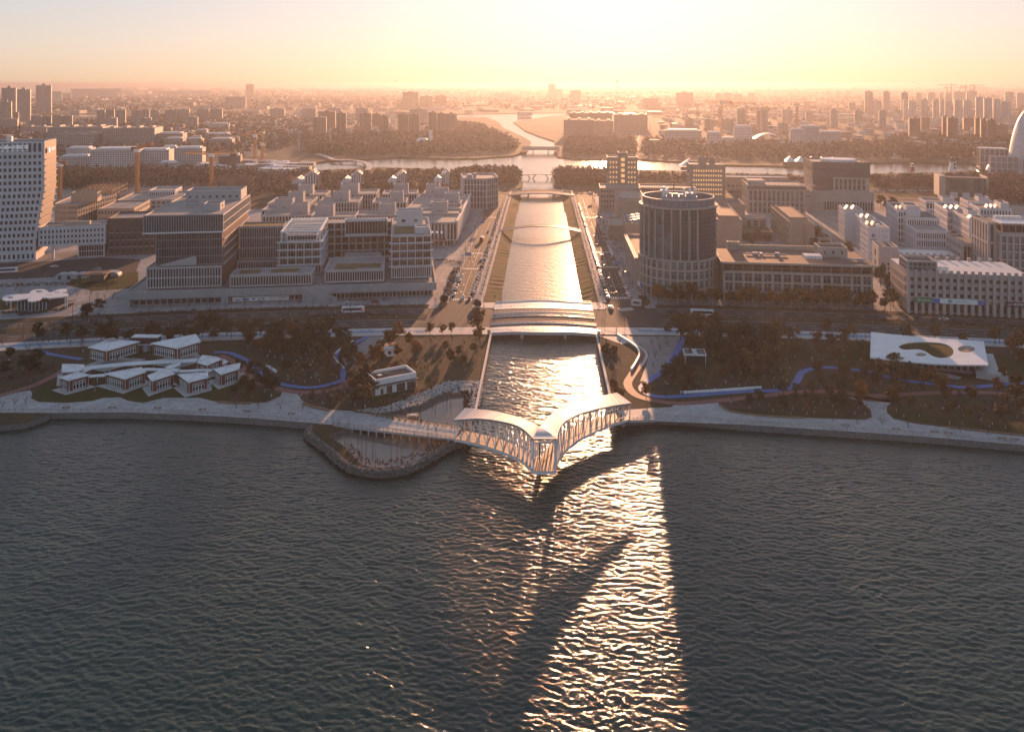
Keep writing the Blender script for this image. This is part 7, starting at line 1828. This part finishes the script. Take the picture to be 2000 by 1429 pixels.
def signal(label, x, y, rz, red=False):
    t = thing('traffic_signal', label, 'traffic light', (x, y, G0 + .2), rz)
    b = MB(); b.tube((0, 0, 0), (0, 0, 6.6), .14, .1, 6); b.build('pole', 'dark_metal', t); b = MB(); b.bar((0, 0, 6.2), (6, 0, 6.7), .12); b.build('arm', 'dark_metal', t)
    b = MB(); b.box(5.4, 5.9, -.2, .2, 5.6, 7.1); b.build('signal_head', 'dark_metal', t)
    mat('red_light', (.6, .02, .02), .4, emit=((1, .05, .03), 4.0)); mat('signal_off', (.05, .05, .05), .4)
    for k in range(3): b = MB(); b.tube((5.65, -.24, 6.8 - k * .45), (5.65, -.2, 6.8 - k * .45), .16, .16, 8); b.build('lens', 'red_light' if red and k == 0 else 'signal_off', t)
signal('traffic light with a red lens before the podium hedges', *gp(685, 632), 0.1, True)
signal('traffic light on a long arm at the first left street crossing', -50.8, 445, 0)
signal('traffic light on a long arm at the second left street crossing', -50.8, 520, 0)
signal('traffic light on a long arm at the third left street crossing', -50.8, 560, 0)
signal('traffic light on a long arm at the right street crossing', 51, 524, math.pi)
signal('traffic light on a long arm at the right canal corner', 34.4, 438, 0)
signal('traffic light on a long arm at the left end of the canal bridges', -30, 428, 0)
signal('tall dark signal mast at the corner of the left plaza', *gp(170, 640), 0)
def road_sign(label, x, y, rz):
    t = thing('road_sign', label, 'road sign', (x, y, G0 + .2), rz)
    b = MB(); b.tube((0, 0, 0), (0, 0, 6.4), .13, .1, 6); b.build('pole', 'grey_metal', t); b = MB(); b.bar((0, 0, 6), (4.2, 0, 6), .12); b.build('arm', 'grey_metal', t)
    mat('sign_sky', (.05, .2, .5), .5); b = MB(); b.box(1.2, 5.0, -.12, -.05, 5.0, 7.2); b.build('board', 'sign_sky', t)
    for (x0, x1, z0, z1) in ((1.5, 3.4, 6.4, 6.6), (1.5, 2.8, 5.6, 5.8), (3.9, 4.1, 5.3, 6.9), (4.11, 4.7, 6.0, 6.2)): b = MB(); b.box(x0, x1, -.14, -.125, z0, z1); b.build('marking', 'road_paint', t)
for lab, x, y, rz in (('blue road sign on an arm over the left canal street', -50.7, 535, 0), ('blue road sign over the middle of the left canal street', -50.7, 660, 0), ('blue road sign over the far left canal street', -55, 830, 0), ('blue road sign on an arm over the right canal street', 50.8, 512, math.pi * 0 - 3.14), ('blue road sign over the far right canal street', 54, 832, 3.14)): road_sign(lab, x, y, rz)
# bicycle racks on the blue lane
for i, px in enumerate((205, 240, 460, 690, 742, 825, 1288, 1342, 1575, 1640)):
    yy = 648 + abs(px - 1057) ** 2 * 2.6e-5; p = gp(px, yy - 2); t = thing('bicycle_rack', f'white bicycle rack on the blue cycle lane, {ordn(i)} from the left', 'rack', (*p, Z_PAVE), -R_(ringang(*p)), 'bicycle racks')
    b = MB(); b.box(-3, 3, -.08, .08, .9, 1.05); b.build('top_bar', 'white_paint', t); b = MB(); b.box(-3, 3, -.08, .08, .1, .22); b.build('base_bar', 'white_paint', t)
    me = unit_box('hoop', 'white_paint', .08, .9, .68, .22)
    for k in range(7): inst('hoop', me, t, (-2.7 + k * .9, 0, 0))
# people on the promenade and the boardwalk
mat('cloth_black', (.02, .02, .022), .9); mat('cloth_brown', (.09, .06, .04), .9); mat('skin', (.45, .28, .2), .6); mat('hair', (.015, .012, .01), .7)
def person(label, x, y, z, rz, m, stride=.22):
    t = thing('person', label, 'person', (x, y, z), rz)
    V = [(0, 0, .95), (0, 0, 1.2), (0, 0, 1.42), (0, 0, 1.52), (.1, 0, .9), (.11, stride * .5, .48), (.11, stride * .9 - .03, .07), (.11, stride + .12, .05), (-.1, 0, .9), (-.11, -stride * .3, .5), (-.11, -stride, .08), (-.11, -stride + .14, .05), (.2, 0, 1.4), (.25, -.08, 1.13), (.25, .05, .9), (-.2, 0, 1.4), (-.25, .1, 1.13), (-.25, .16, .9)]
    E = [(0, 1), (1, 2), (2, 3), (0, 4), (4, 5), (5, 6), (6, 7), (0, 8), (8, 9), (9, 10), (10, 11), (2, 12), (12, 13), (13, 14), (2, 15), (15, 16), (16, 17)]
    Rr = [.16, .155, .13, .06, .1, .075, .055, .04, .1, .075, .055, .04, .075, .055, .04, .075, .055, .04]
    me = bpy.data.meshes.new('body'); me.from_pydata(V, E, []); me.materials.append(MATS[m]); o = inst('body', me, t)
    md = o.modifiers.new('skin', 'SKIN'); sv = me.skin_vertices[0].data
    for i, r in enumerate(Rr): sv[i].radius = (r, r)
    sv[0].use_root = True
    o.modifiers.new('sub', 'SUBSURF').levels = 1
    bm = bmesh.new(); bmesh.ops.create_icosphere(bm, subdivisions=2, radius=.115)
    for v in bm.verts: v.co.z *= 1.25
    me = bpy.data.meshes.new('head'); bm.to_mesh(me); bm.free(); me.materials.append(MATS['skin']); hd = inst('head', me, t, (0, .02, 1.65))
    bm = bmesh.new(); bmesh.ops.create_icosphere(bm, subdivisions=2, radius=.125)
    for v in bm.verts:
        v.co.z = max(v.co.z, -.02) * 1.2; v.co.y -= .02
    me = bpy.data.meshes.new('hair'); bm.to_mesh(me); bm.free(); me.materials.append(MATS['hair']); inst('hair', me, hd, (0, 0, .02))
person('person in black walking on the left promenade', *gp(279, 787), G0 + .08, 1.4, 'cloth_black')
person('person in dark clothes walking on the boardwalk', *gp(850, 842, 3.2), 3.27, -1.3, 'cloth_brown')
person('person standing by the boardwalk railing over the upper pond', *gp(823, 827, 3.2), 3.18, .2, 'cloth_black', .05)
person('person in black standing on the raised pavilion terrace', *gp(230, 702, 5.4), 5.2, 0, 'cloth_black', .05)
# litter bins and small stones in the park
for k, (p, lab) in enumerate((((585, 773), 'dark litter bin where the red path meets the promenade'), ((1333, 770), 'dark litter bin at the end of the long white seat wall'))):
    t = thing('litter_bin', lab, 'bin', (*gp(*p), G0)); b = MB(); b.tube((0, 0, 0), (0, 0, 1.0), .32, .32, 10); b.build('body', 'dark_metal', t); b = MB(); b.tube((0, 0, 1.0), (0, 0, 1.12), .36, .3, 10); b.build('lid', 'dark_metal', t)
rubble('stones', [(*p, G0 + .05) for p in spread([(540, 690), (660, 700), (650, 740), (560, 735)], 60, .8, [], False)], 'small pale stones strewn under the thicket', 'pale_stone', (.2, .45), 9)

# ================================================================== FARTHER CITY
def facade_mat(name, wall, win, w=3.2, h=3.1, mo=.45):
    mat(name, win, .6, var=.12, scale=.05, pattern=('brick', wall, dict(scale=1.0, w=w, h=h, mortar=mo, c2f=.8, vert=True, offset=0.0)), rand=.12)
facade_mat('far_beige', (.42, .37, .32), (.16, .14, .13)); facade_mat('far_grey', (.36, .35, .34), (.15, .15, .15)); facade_mat('far_brown', (.30, .21, .16), (.13, .1, .09)); facade_mat('far_white', (.58, .57, .55), (.25, .24, .24)); facade_mat('far_red', (.27, .15, .11), (.12, .08, .07))
def far_block(label, xl, xr, yb, yt, m, D=None, rz=None, kind='tower', group=None, name='apartment_building', roof='roof_gravel'):
    (x, y), a, W, H = PB(xl, xr, yb, yt, rz)
    D = D or max(12, W * .7)
    t = thing(name, label, 'building', (x, y, 0), a, group)
    b = MB(); b.box(0, W, 0, D, 2, H, 0, 1); b.build('wall', [m, roof], t)
    if kind == 'tower':
        for u in (.06, .56): b = MB(); b.box(W * u, W * (u + .36), -1.6, -.01, 2, H * .96, 0, 1); b.build('bay', [m, roof], t)
        b = MB(); b.box(W * .38, W * .62, D * .3, D * .7, H, H + max(2.5, H * .06)); b.build('roof_box', m, t)
    elif kind == 'slab':
        n = max(2, int(W / 22))
        for k in range(n): b = MB(); b.box(W * (k + .35) / n, W * (k + .65) / n, D * .3, D * .7, H, H + 3); b.build('roof_box', m, t)
        b = MB(); b.box(-.5, W + .5, -.5, -.01, H - .8, H + .3); b.build('cornice', 'stone_beige', t)
    elif kind == 'hall':
        b = MB(); b.box(W * .1, W * .9, D * .15, D * .85, H, H + 2); b.build('roof_box', 'roof_white', t)
        b = MB(); b.box(-.4, W + .4, -.6, -.01, H - 1, H + .4); b.build('cornice', 'panel_white', t)
    return t
FB = []
def fset(rows, phrase, group, m, kind='tower', rz=None, roof='roof_gravel'):
    for i, (xl, xr, yt, yb) in enumerate(sorted(rows)):
        far_block(f'{phrase}, {ordn(i)} from the left', xl, xr, yb, yt, m, kind=kind, group=group, rz=rz, roof=roof)
fset([(189, 205, 215, 250), (206, 223, 214, 248), (225, 245, 215, 248), (257, 275, 216, 248), (277, 292, 214, 247), (293, 310, 216, 248), (322, 345, 215, 246), (347, 370, 214, 245), (385, 408, 213, 242), (410, 434, 213, 240)], 'grey-beige apartment tower in the far left row', 'apartment towers in the far left row', 'far_beige')
fset([(202, 228, 231, 254), (262, 295, 231, 252), (365, 386, 229, 254), (60, 80, 226, 254), (82, 100, 227, 253), (102, 120, 225, 253), (122, 141, 226, 252), (5, 34, 233, 256)], 'squat apartment tower before the far left row', 'squat apartment towers on the left', 'far_grey')
fset([(92, 200, 249, 287), (200, 302, 251, 289), (107, 185, 263, 292), (42, 91, 248, 266)], 'long grey dormitory slab behind the lettered tower', 'long dormitory slabs', 'far_grey', 'slab', 12)
fset([(129, 177, 290, 320), (176, 265, 293, 328), (265, 330, 294, 322), (318, 344, 287, 312), (341, 395, 290, 322), (310, 345, 318, 330), (115, 176, 306, 324)], 'white laboratory block before the left river wood', 'white laboratory blocks', 'far_white', 'hall', 12, 'roof_white')
fset([(307, 357, 261, 286), (322, 357, 271, 290), (364, 394, 271, 290), (400, 448, 262, 274), (408, 453, 272, 290), (358, 378, 257, 268), (383, 404, 254, 268)], 'low columned block along the far left avenue', 'low columned blocks', 'far_beige', 'hall', 10)
far_block('low white hall with blue edges beside the far left avenue', 410, 447, 256, 242, 'far_white', kind='hall'); far_block('brown gabled hall on the left building site', 427, 470, 326, 304, 'far_red', kind='hall', rz=14)
fset([(3, 31, 172, 240), (31, 59, 175, 236), (70, 100, 167, 222)], 'tall dark office tower on the far left horizon', 'far left office towers', 'far_grey'); fset([(0, 22, 199, 252), (22, 36, 219, 248)], 'beige tower at the left picture edge', 'beige towers at the left edge', 'far_beige')
fset([(139, 235, 174, 190), (101, 121, 179, 200), (121, 139, 182, 197), (320, 425, 178, 188), (204, 232, 182, 192)], 'long pale block on the far left plain', 'pale blocks on the far left plain', 'far_white', 'slab')
far_block('lone dark tower standing on the far left horizon', 480, 496, 192, 165, 'far_brown'); far_block('wide stepped block left of the lone horizon tower', 439, 480, 212, 190, 'far_grey', kind='slab')
fset([(527, 556, 212, 236), (591, 617, 212, 238), (640, 666, 211, 238), (694, 719, 211, 238), (800, 835, 213, 242)], 'pale apartment tower in the back row left of the canal', 'back-row towers left of the canal', 'far_beige')
fset([(611, 637, 229, 264), (622, 655, 218, 254), (657, 676, 221, 264), (702, 725, 221, 262), (727, 745, 222, 254), (741, 759, 226, 260), (777, 797, 222, 260), (798, 819, 222, 260), (837, 853, 219, 259), (854, 870, 221, 258), (870, 892, 222, 258)], 'brown apartment tower in the front row left of the far river', 'front-row towers left of the far river', 'far_brown')
fset([(786, 817, 180, 210), (786, 806, 190, 212), (820, 845, 188, 210), (850, 871, 187, 209)], 'broad far tower on the plain left of the river lake', 'broad far towers', 'far_brown')
far_block('tall thin tower on the horizon just left of the sun', 1071, 1085, 192, 164, 'far_grey'); far_block('low block attached to the thin horizon tower', 1085, 1098, 192, 174, 'far_grey', kind='slab'); far_block('square brown tower below the sun on the plain', 1114, 1135, 200, 177, 'far_brown'); far_block('pale row of flats on the plain left of the sun', 965, 995, 195, 183, 'far_white', kind='slab'); far_block('dark stepped block right of the sun on the plain', 1256, 1286, 211, 192, 'far_brown', kind='slab')
fset([(1101, 1160, 234, 266), (1112, 1195, 221, 250), (1160, 1198, 236, 258), (1200, 1265, 224, 252)], 'broad conference block beside the far river bend', 'conference blocks', 'far_brown', 'slab', -4)
far_block('barrel-roofed brown tower block right of the sun', 1321, 1354, 210, 181, 'far_brown'); fset([(1397, 1410, 183, 200), (1412, 1430, 182, 200), (1432, 1450, 184, 200), (1461, 1474, 182, 198)], 'brown tower of the far group right of the sun', 'far brown group', 'far_brown')
fset([(1298, 1370, 255, 280), (1381, 1408, 259, 288), (1408, 1436, 270, 284), (1434, 1470, 247, 282), (1544, 1574, 253, 287), (1564, 1600, 247, 287), (1600, 1645, 258, 285)], 'pale office block on the far side of the right river', 'pale far-side offices', 'far_white', 'hall', -8)
fset([(1338, 1355, 231, 256), (1376, 1394, 233, 256), (1409, 1432, 232, 256), (1440, 1456, 212, 254), (1486, 1500, 212, 258), (1528, 1548, 214, 240), (1520, 1540, 240, 262), (1569, 1583, 198, 214), (1574, 1588, 217, 240), (1477, 1487, 216, 254)], 'hazy tower among the cranes', 'hazy towers among the cranes', 'far_beige')
fset([(1622, 1636, 214, 250), (1669, 1683, 215, 246), (1717, 1731, 216, 252), (1658, 1671, 201, 222), (1689, 1705, 179, 224), (1704, 1720, 196, 224), (1725, 1738, 179, 220), (1613, 1620, 178, 192), (1633, 1640, 178, 192), (1653, 1660, 178, 192)], 'grey tower left of the straight far avenue', 'towers left of the straight avenue', 'far_grey')
fset([(1760, 1773, 181, 230), (1789, 1800, 182, 208), (1812, 1827, 181, 206), (1835, 1843, 181, 204), (1846, 1858, 182, 206), (1862, 1884, 179, 206), (1888, 1908, 178, 206), (1963, 1980, 180, 208), (1986, 2002, 182, 210)], 'pale high-rise in the back row below the far cranes', 'back-row high-rises on the right', 'far_grey')
fset([(1764, 1773, 195, 234), (1775, 1790, 197, 234), (1800, 1812, 195, 234), (1822, 1834, 195, 234), (1836, 1845, 195, 232), (1846, 1858, 197, 232), (1864, 1880, 195, 236), (1882, 1898, 196, 236), (1906, 1920, 190, 236), (1922, 1938, 192, 238), (1940, 1954, 194, 238), (1956, 1974, 198, 240)], 'pale high-rise slab in the front row on the right', 'front-row high-rises on the right', 'far_white')
fset([(1776, 1798, 231, 278), (1799, 1816, 229, 258), (1841, 1852, 228, 275), (1851, 1871, 230, 279), (1882, 1904, 230, 256), (1905, 1916, 231, 276), (1916, 1930, 232, 280), (1928, 1945, 234, 282), (1945, 1968, 243, 272)], 'red-brown apartment slab left of the planetarium', 'red-brown apartment slabs', 'far_red')
# arched hall
(x, y), a, W, H = PB(1470, 1534, 279, 261, -8); t = thing('arched_hall', 'long white arched roof hall across the right river', 'building', (x, y, 0), a)
b = MB(); nA = 14
for k in range(nA): u, w = k / nA, (k + 1) / nA; f = lambda q: 6 + (H - 6) * math.sin(math.pi * q) ** .8; b.quad((W * u, 0, f(u)), (W * w, 0, f(w)), (W * w, 40, f(w)), (W * u, 40, f(u))); b.quad((W * u, 0, f(u) - 2), (W * w, 0, f(w) - 2), (W * w, 0, f(w)), (W * u, 0, f(u)))
b.build('roof', 'roof_white', t, weld=1e-3); b = MB(); b.box(W * .1, W * .9, 4, 36, 2, 8); b.build('hall', 'far_white', t)
for k in range(7): b = MB(); b.box(W * (k + .8) / 8 - 1, W * (k + .8) / 8 + 1, .5, 2.5, 2, 8); b.build('column', 'panel_white', t)
# water tower poles, chimney, white garden villa with tower, far mast
def mast(label, px, yb, yt, w, m, name='mast'):
    x, y = gp(px, yb); H = hz(x, y, yt); t = thing(name, label, 'mast', (x, y, 0)); b = MB(); b.tube((0, 0, 2), (0, 0, H), w, w * .6, 8); b.build('shaft', m, t); b = MB(); b.tube((0, 0, H * .93), (0, 0, H * .97), w * 2.2, w * 2.2, 8); b.build('platform', m, t)
mast('thin white pole left of the far river towers', 584, 296, 256, .9, 'white_paint'); mast('second thin white pole before the far river towers', 645, 288, 252, .8, 'white_paint'); mast('thin lattice mast on the far left horizon', 264, 183, 163, 5, 'far_grey'); mast('thin chimney on the horizon right of the sun', 1206, 186, 157, 6, 'far_grey'); mast('thin pole on the far right avenue', 1725, 258, 236, .9, 'grey_metal'); mast('slim mast on the plain right of the far river', 1270, 262, 240, .7, 'grey_metal'); mast('far chimney on the left horizon', 773, 172, 157, 9, 'far_grey')
x, y = gp(812, 284); t = thing('garden_villa', 'white garden villa with a slim lookout tower among the far trees', 'building', (x, y, 0), .1)
b = MB(); b.box(0, 24, 0, 14, 2, 10); b.build('wall', 'white_paint', t); b = MB(); b.v = [(-1, -1, 10), (25, -1, 10), (25, 15, 10), (-1, 15, 10), (6, 7, 16), (18, 7, 16)]; b.f = [(0, 1, 5, 4), (1, 2, 5), (2, 3, 4, 5), (3, 0, 4)]; b.m = [0] * 4; b.build('roof', 'white_paint', t)
b = MB(); b.box(24.5, 31, 4, 10, 2, 28); b.build('tower', 'white_paint', t); b = MB(); b.box(23.6, 32, 3, 11, 28, 29.5); b.build('tower_roof', 'white_paint', t)
# ------------------------------------------------------------------ cranes
mat('crane_orange', (.42, .16, .05), .5, var=.1, scale=1)
def crane(label, px, yb, yt, jl, jr, tilt=0.0, rz=None, fine=False, w=2.4, m='crane_orange'):
    """mast between rows yt and yb at column px; jib from column jl to jr (the shorter end carries the counterweight)"""
    x, y = gp(px, yb); H = hz(x, y, yt); sc_ = math.hypot(x, y) / FPX
    t = thing('tower_crane', label, 'crane', (x, y, 0), 0, 'tower cranes')
    def truss(p, q, ww, n):
        b = MB(); P, Q = Vector(p), Vector(q); d = (Q - P).normalized()
        a = d.cross(Vector((0, 1, 0))); a = a.normalized() if a.length > .1 else Vector((1, 0, 0)); c = d.cross(a)
        cs = [(a * s1 + c * s2) * ww / 2 for s1, s2 in ((-1, -1), (1, -1), (1, 1), (-1, 1))]
        for k in range(4): b.bar(P + cs[k], Q + cs[k], ww * .3)
        for i in range(n):
            u, v = P.lerp(Q, i / n), P.lerp(Q, (i + 1) / n)
            for k in range(4): b.bar(u + cs[k], v + cs[(k + 1) % 4], ww * .18)
        return b
    n = 22 if fine else 9
    truss((0, 0, 2), (0, 0, H), w, n).build('mast', m, t, kind='stuff')
    L, Rr = (jl - px) * sc_, (jr - px) * sc_
    truss((0, 0, H), (L, 0, H + tilt * abs(L) * (1 if abs(L) > abs(Rr) else -.0)), w * .95, n).build('jib' if abs(L) > abs(Rr) else 'counter_jib', m, t, kind='stuff')
    truss((0, 0, H), (Rr, 0, H + tilt * abs(Rr) * (1 if abs(Rr) >= abs(L) else -.0)), w * .95, n).build('jib' if abs(Rr) >= abs(L) else 'counter_jib', m, t, kind='stuff')
    s_ = L if abs(L) < abs(Rr) else Rr
    b = MB(); b.box(min(s_, s_ * .75), max(s_, s_ * .75), -1.2, 1.2, H - w * 1.2, H - .2); b.build('counterweight', 'dark_metal', t)
    b = MB(); b.box(-w * .9, w * .9, -w * .9, w * .9, H - w * 1.6, H - .3); b.build('cab', 'white_paint', t)
    b = MB(); b.bar((0, 0, H), (0, 0, H + w * 2.2), w * .4); b.build('peak', m, t)
crane('orange crane with a raised jib behind the tall glass block', 268, 390, 290, 258, 296, .33, fine=True)
crane('orange crane with a short jib beside the lettered tower', 117, 388, 318, 104, 129, .2, fine=True)
crane('orange crane with a long level jib above the tall glass block', 413, 388, 299, 460, 365, 0, fine=True)
for k, (px, yb, yt, a, c) in enumerate(((498, 310, 262, 472, 510), (513, 317, 278, 505, 520), (1409, 262, 199, 1372, 1430), (1404, 250, 208, 1386, 1440), (1458, 250, 202, 1408, 1475), (1362, 240, 205, 1357, 1373), (1342, 258, 220, 1300, 1364), (1310, 260, 228, 1274, 1327), (1382, 262, 228, 1378, 1386), (1482, 262, 212, 1466, 1515), (1495, 258, 214, 1470, 1502), (1557, 258, 205, 1553, 1561), (1546, 260, 238, 1520, 1556), (1858, 198, 166, 1834, 1867), (1850, 196, 171, 1845, 1878), (1886, 200, 168, 1877, 1896), (1903, 200, 167, 1896, 1920), (1896, 200, 172, 1877, 1926), (1719, 190, 178, 1690, 1724), (532, 205, 190, 528, 545))):
    crane(f'hazy orange crane over the far city, {ordn(k)} of the list from the left' if False else f'small hazy orange crane standing near column {k}' if False else f'hazy orange far crane with its {["short", "long"][abs(a - c) > 30]} jib, {ordn(k)}', px, yb, yt, a, c, w=3.2 if yb > 230 else 5)
_cr = sorted([o for o in col.objects if o.name.startswith('tower_crane') and 'far crane' in o['label']], key=lambda o: pr(o.location.x, o.location.y, 2)[0])
for i, o in enumerate(_cr): o['label'] = f'hazy orange crane over the far city, {ordn(i)} from the left'; o['group'] = 'hazy far cranes'
# steel frames under construction
def frame(label, xl, xr, yb, yt, nx, ny, nz, D, m='dark_metal'):
    (x, y), a, W, H = PB(xl, xr, yb, yt, 14); t = thing('steel_frame', label, 'building site', (x, y, 0), a); h = H - 2
    for i in range(nx + 1):
        for j in range(ny + 1): top = 2 + h * (1 - .5 * rc.random() ** 3); b = MB(); b.box(W * i / nx - .35, W * i / nx + .35, D * j / ny - .35, D * j / ny + .35, 2, top); b.build('column', m, t)
    for k in range(1, nz + 1):
        for j in range(ny + 1): b = MB(); b.box(.4, W - .4, D * j / ny - .25, D * j / ny + .25, 2 + h * k / nz * .86 - .4, 2 + h * k / nz * .86); b.build('beam', m, t)
        for i in range(nx + 1): b = MB(); b.box(W * i / nx - .2, W * i / nx + .2, .4, D - .4, 2 + h * k / nz * .86 - .75, 2 + h * k / nz * .86 - .42); b.build('beam', m, t)
frame('dark steel building frame behind the rounded tan block', 150, 218, 398, 370, 8, 5, 3, 60, 'wood_bench'); frame('dark stepped steel frame behind the tall glass block', 418, 488, 392, 350, 8, 5, 3, 46); frame('low forest of concrete columns on the left building site', 205, 300, 396, 380, 10, 5, 1, 60, 'grey_concrete')
# ------------------------------------------------------------------ masses too far or too many to count
def wood(name, label, px, n, h, r, m, seed, z=G0, per=26, size=.9, top=.5):
    rng = np.random.default_rng(seed); random.seed(seed); P = scatter(gpl(px), n, random)
    C, rad = [], []
    for p in P:
        hh = h * rng.uniform(.7, 1.2)
        for q in range(3): C.append((p[0] + rng.normal() * r * .35, p[1] + rng.normal() * r * .35, z + hh * (.35 + .3 * q))); rad.append(r * (1.0 - .25 * q))
    V, F = leaves(C, rad, per // 3, size, rng, 1.1)
    o = link(bpy.data.objects.new(name, npmesh(name, V, F, m))); tag(o, label, None, None, 'stuff')
leafmat('wood_red', (.15, .085, .06), 0); leafmat('wood_brown', (.12, .085, .06), 0); leafmat('wood_green', (.055, .05, .025), 0)
wood('wood', 'dense brown wood on the left bank before the canal head', [(905, 362), (1016, 358), (1014, 340), (930, 338), (880, 347)], 420, 10, 4, 'wood_red', 1)
wood('wood', 'dark bushy trees above the left canal head wood', [(735, 349), (900, 346), (1000, 340), (1000, 336), (850, 339), (735, 340)], 200, 7, 4.0, 'wood_brown', 2)
wood('wood', 'brown wood on the right bank before the canal head', [(1086, 362), (1185, 362), (1190, 343), (1100, 338), (1082, 343)], 380, 10, 4, 'wood_red', 3)
wood('wood', 'brown scrub between the glowing towers along the river', [(1245, 354), (1350, 354), (1580, 360), (1580, 351), (1418, 347), (1250, 342)], 300, 5, 3.5, 'wood_brown', 4)
wood('wood', 'red bare wood before the museum and the planetarium', [(1700, 366), (1840, 366), (2010, 380), (2010, 352), (1900, 350), (1840, 352), (1700, 354)], 560, 9, 4.2, 'wood_red', 5)
wood('wood', 'dark red wood right of the museum', [(1920, 395), (2010, 400), (2010, 370), (1925, 366)], 150, 13, 4.5, 'wood_red', 6)
wood('wood', 'dark wood behind the left building site', [(110, 366), (260, 372), (480, 366), (500, 345), (300, 342), (110, 345)], 650, 13, 5, 'wood_brown', 7)
wood('wood', 'green wood behind the lettered tower', [(105, 372), (190, 372), (200, 358), (110, 352)], 120, 12, 5, 'wood_green', 8)
wood('wood', 'scrub and trees around the white gabled houses', [(490, 368), (740, 362), (900, 358), (900, 348), (700, 344), (490, 346)], 330, 9, 4.5, 'wood_brown', 9)
wood('wood', 'brown trees between the gabled houses', [(500, 384), (900, 380), (900, 366), (500, 370)], 160, 8, 4, 'wood_red', 10)
wood('wood', 'wide hazy wood on the left of the far river', [(600, 303), (850, 303), (1005, 297), (1015, 285), (972, 262), (935, 246), (890, 242), (885, 262), (600, 270)], 2000, 9, 7, 'wood_brown', 11, per=12, size=2.0)
wood('wood', 'hazy wood on the right of the far river', [(1105, 302), (1240, 304), (1240, 274), (1115, 274), (1100, 285)], 600, 9, 6, 'wood_brown', 12, per=12, size=1.8)
wood('wood', 'hazy park trees along the far bank of the right river', [(1250, 306), (1580, 316), (1700, 310), (1700, 282), (1500, 280), (1260, 276)], 900, 9, 6, 'wood_brown', 13, per=12, size=1.8)
wood('wood', 'hazy trees around the red-brown slabs', [(1700, 312), (1990, 318), (1990, 275), (1760, 268), (1700, 285)], 900, 12, 6, 'wood_red', 14, per=12, size=1.8)
wood('wood', 'hazy tree belts across the far left plain', [(0, 320), (120, 310), (500, 300), (600, 285), (600, 240), (440, 222), (0, 250)], 2200, 11, 7, 'wood_brown', 15, per=9, size=2.4)
wood('wood', 'tree belts on the far plain toward the horizon', [(0, 225), (500, 212), (900, 214), (1300, 214), (2000, 236), (2000, 192), (1300, 190), (500, 190), (0, 196)], 2600, 12, 16, 'wood_brown', 16, per=6, size=6)
wood('wood', 'tree line on the far horizon', [(300, 188), (2000, 190), (2000, 178), (900, 177), (300, 180)], 1600, 14, 30, 'wood_brown', 17, per=6, size=11)
def low_rise(label, px, n, mats, seed, s=(8, 22), h=(5, 14)):
    """hazy low roofs too far to pick apart"""
    random.seed(seed); P = scatter(gpl(px), n, random); b = MB()
    for p in P:
        w, d, hh = random.uniform(*s), random.uniform(*s), random.uniform(*h); m = random.randrange(len(mats) - 1)
        a = random.choice((0, .12, -.12)); c, si = math.cos(a), math.sin(a)
        q = [(p[0] + x * c - y * si, p[1] + x * si + y * c) for x, y in ((-w / 2, -d / 2), (w / 2, -d / 2), (w / 2, d / 2), (-w / 2, d / 2))]
        b.prism(q, G0, G0 + hh, m, len(mats) - 1 if random.random() < .5 else m)
    b.build('low_rise', mats, None, label=label, kind='stuff')
M5 = ['far_beige', 'far_grey', 'far_white', 'far_red', 'roof_gravel']
low_rise('hazy low roofs of the far left town', [(0, 300), (480, 290), (600, 262), (560, 232), (440, 222), (0, 245)], 420, M5, 21)
low_rise('hazy low roofs between the far left towers', [(480, 262), (890, 262), (890, 230), (480, 220)], 320, M5, 22, (8, 20), (5, 12))
low_rise('hazy low roofs of the far right town', [(1270, 300), (1500, 286), (1760, 282), (1760, 215), (1300, 215)], 420, M5, 23)
low_rise('hazy low roofs right of the straight avenue', [(1770, 300), (2000, 300), (2000, 225), (1770, 225)], 260, M5, 24)
low_rise('scattered low roofs on the far plain', [(0, 222), (2000, 232), (2000, 186), (0, 186)], 900, M5, 25, (20, 70), (6, 18))
low_rise('pale sheds on the left building site', [(380, 345), (600, 338), (600, 318), (400, 320)], 36, ['far_white', 'far_beige', 'roof_white'], 26, (8, 26), (3, 7))
low_rise('far sheds on the horizon', [(200, 186), (2000, 188), (2000, 174), (200, 174)], 500, M5, 27, (60, 260), (10, 40))

# ------------------------------------------------------------------ haze over the whole plain
hb = MB(); hb.box(-43000, 43000, -9500, 44500, -4, 126)
hm = bpy.data.materials.new('haze'); hm.use_nodes = True
hn = hm.node_tree.nodes; hn.remove(hn['Principled BSDF'])
pv = hn.new('ShaderNodeVolumePrincipled')
pv.inputs['Color'].default_value = (*HAZE['color'], 1); pv.inputs['Density'].default_value = HAZE['density']; pv.inputs['Anisotropy'].default_value = HAZE['anis']
hm.node_tree.links.new(pv.outputs[0], hn['Material Output'].inputs['Volume'])
MATS['haze'] = hm
hb.build('haze', 'haze', label='warm evening haze lying over the whole plain', kind='stuff')
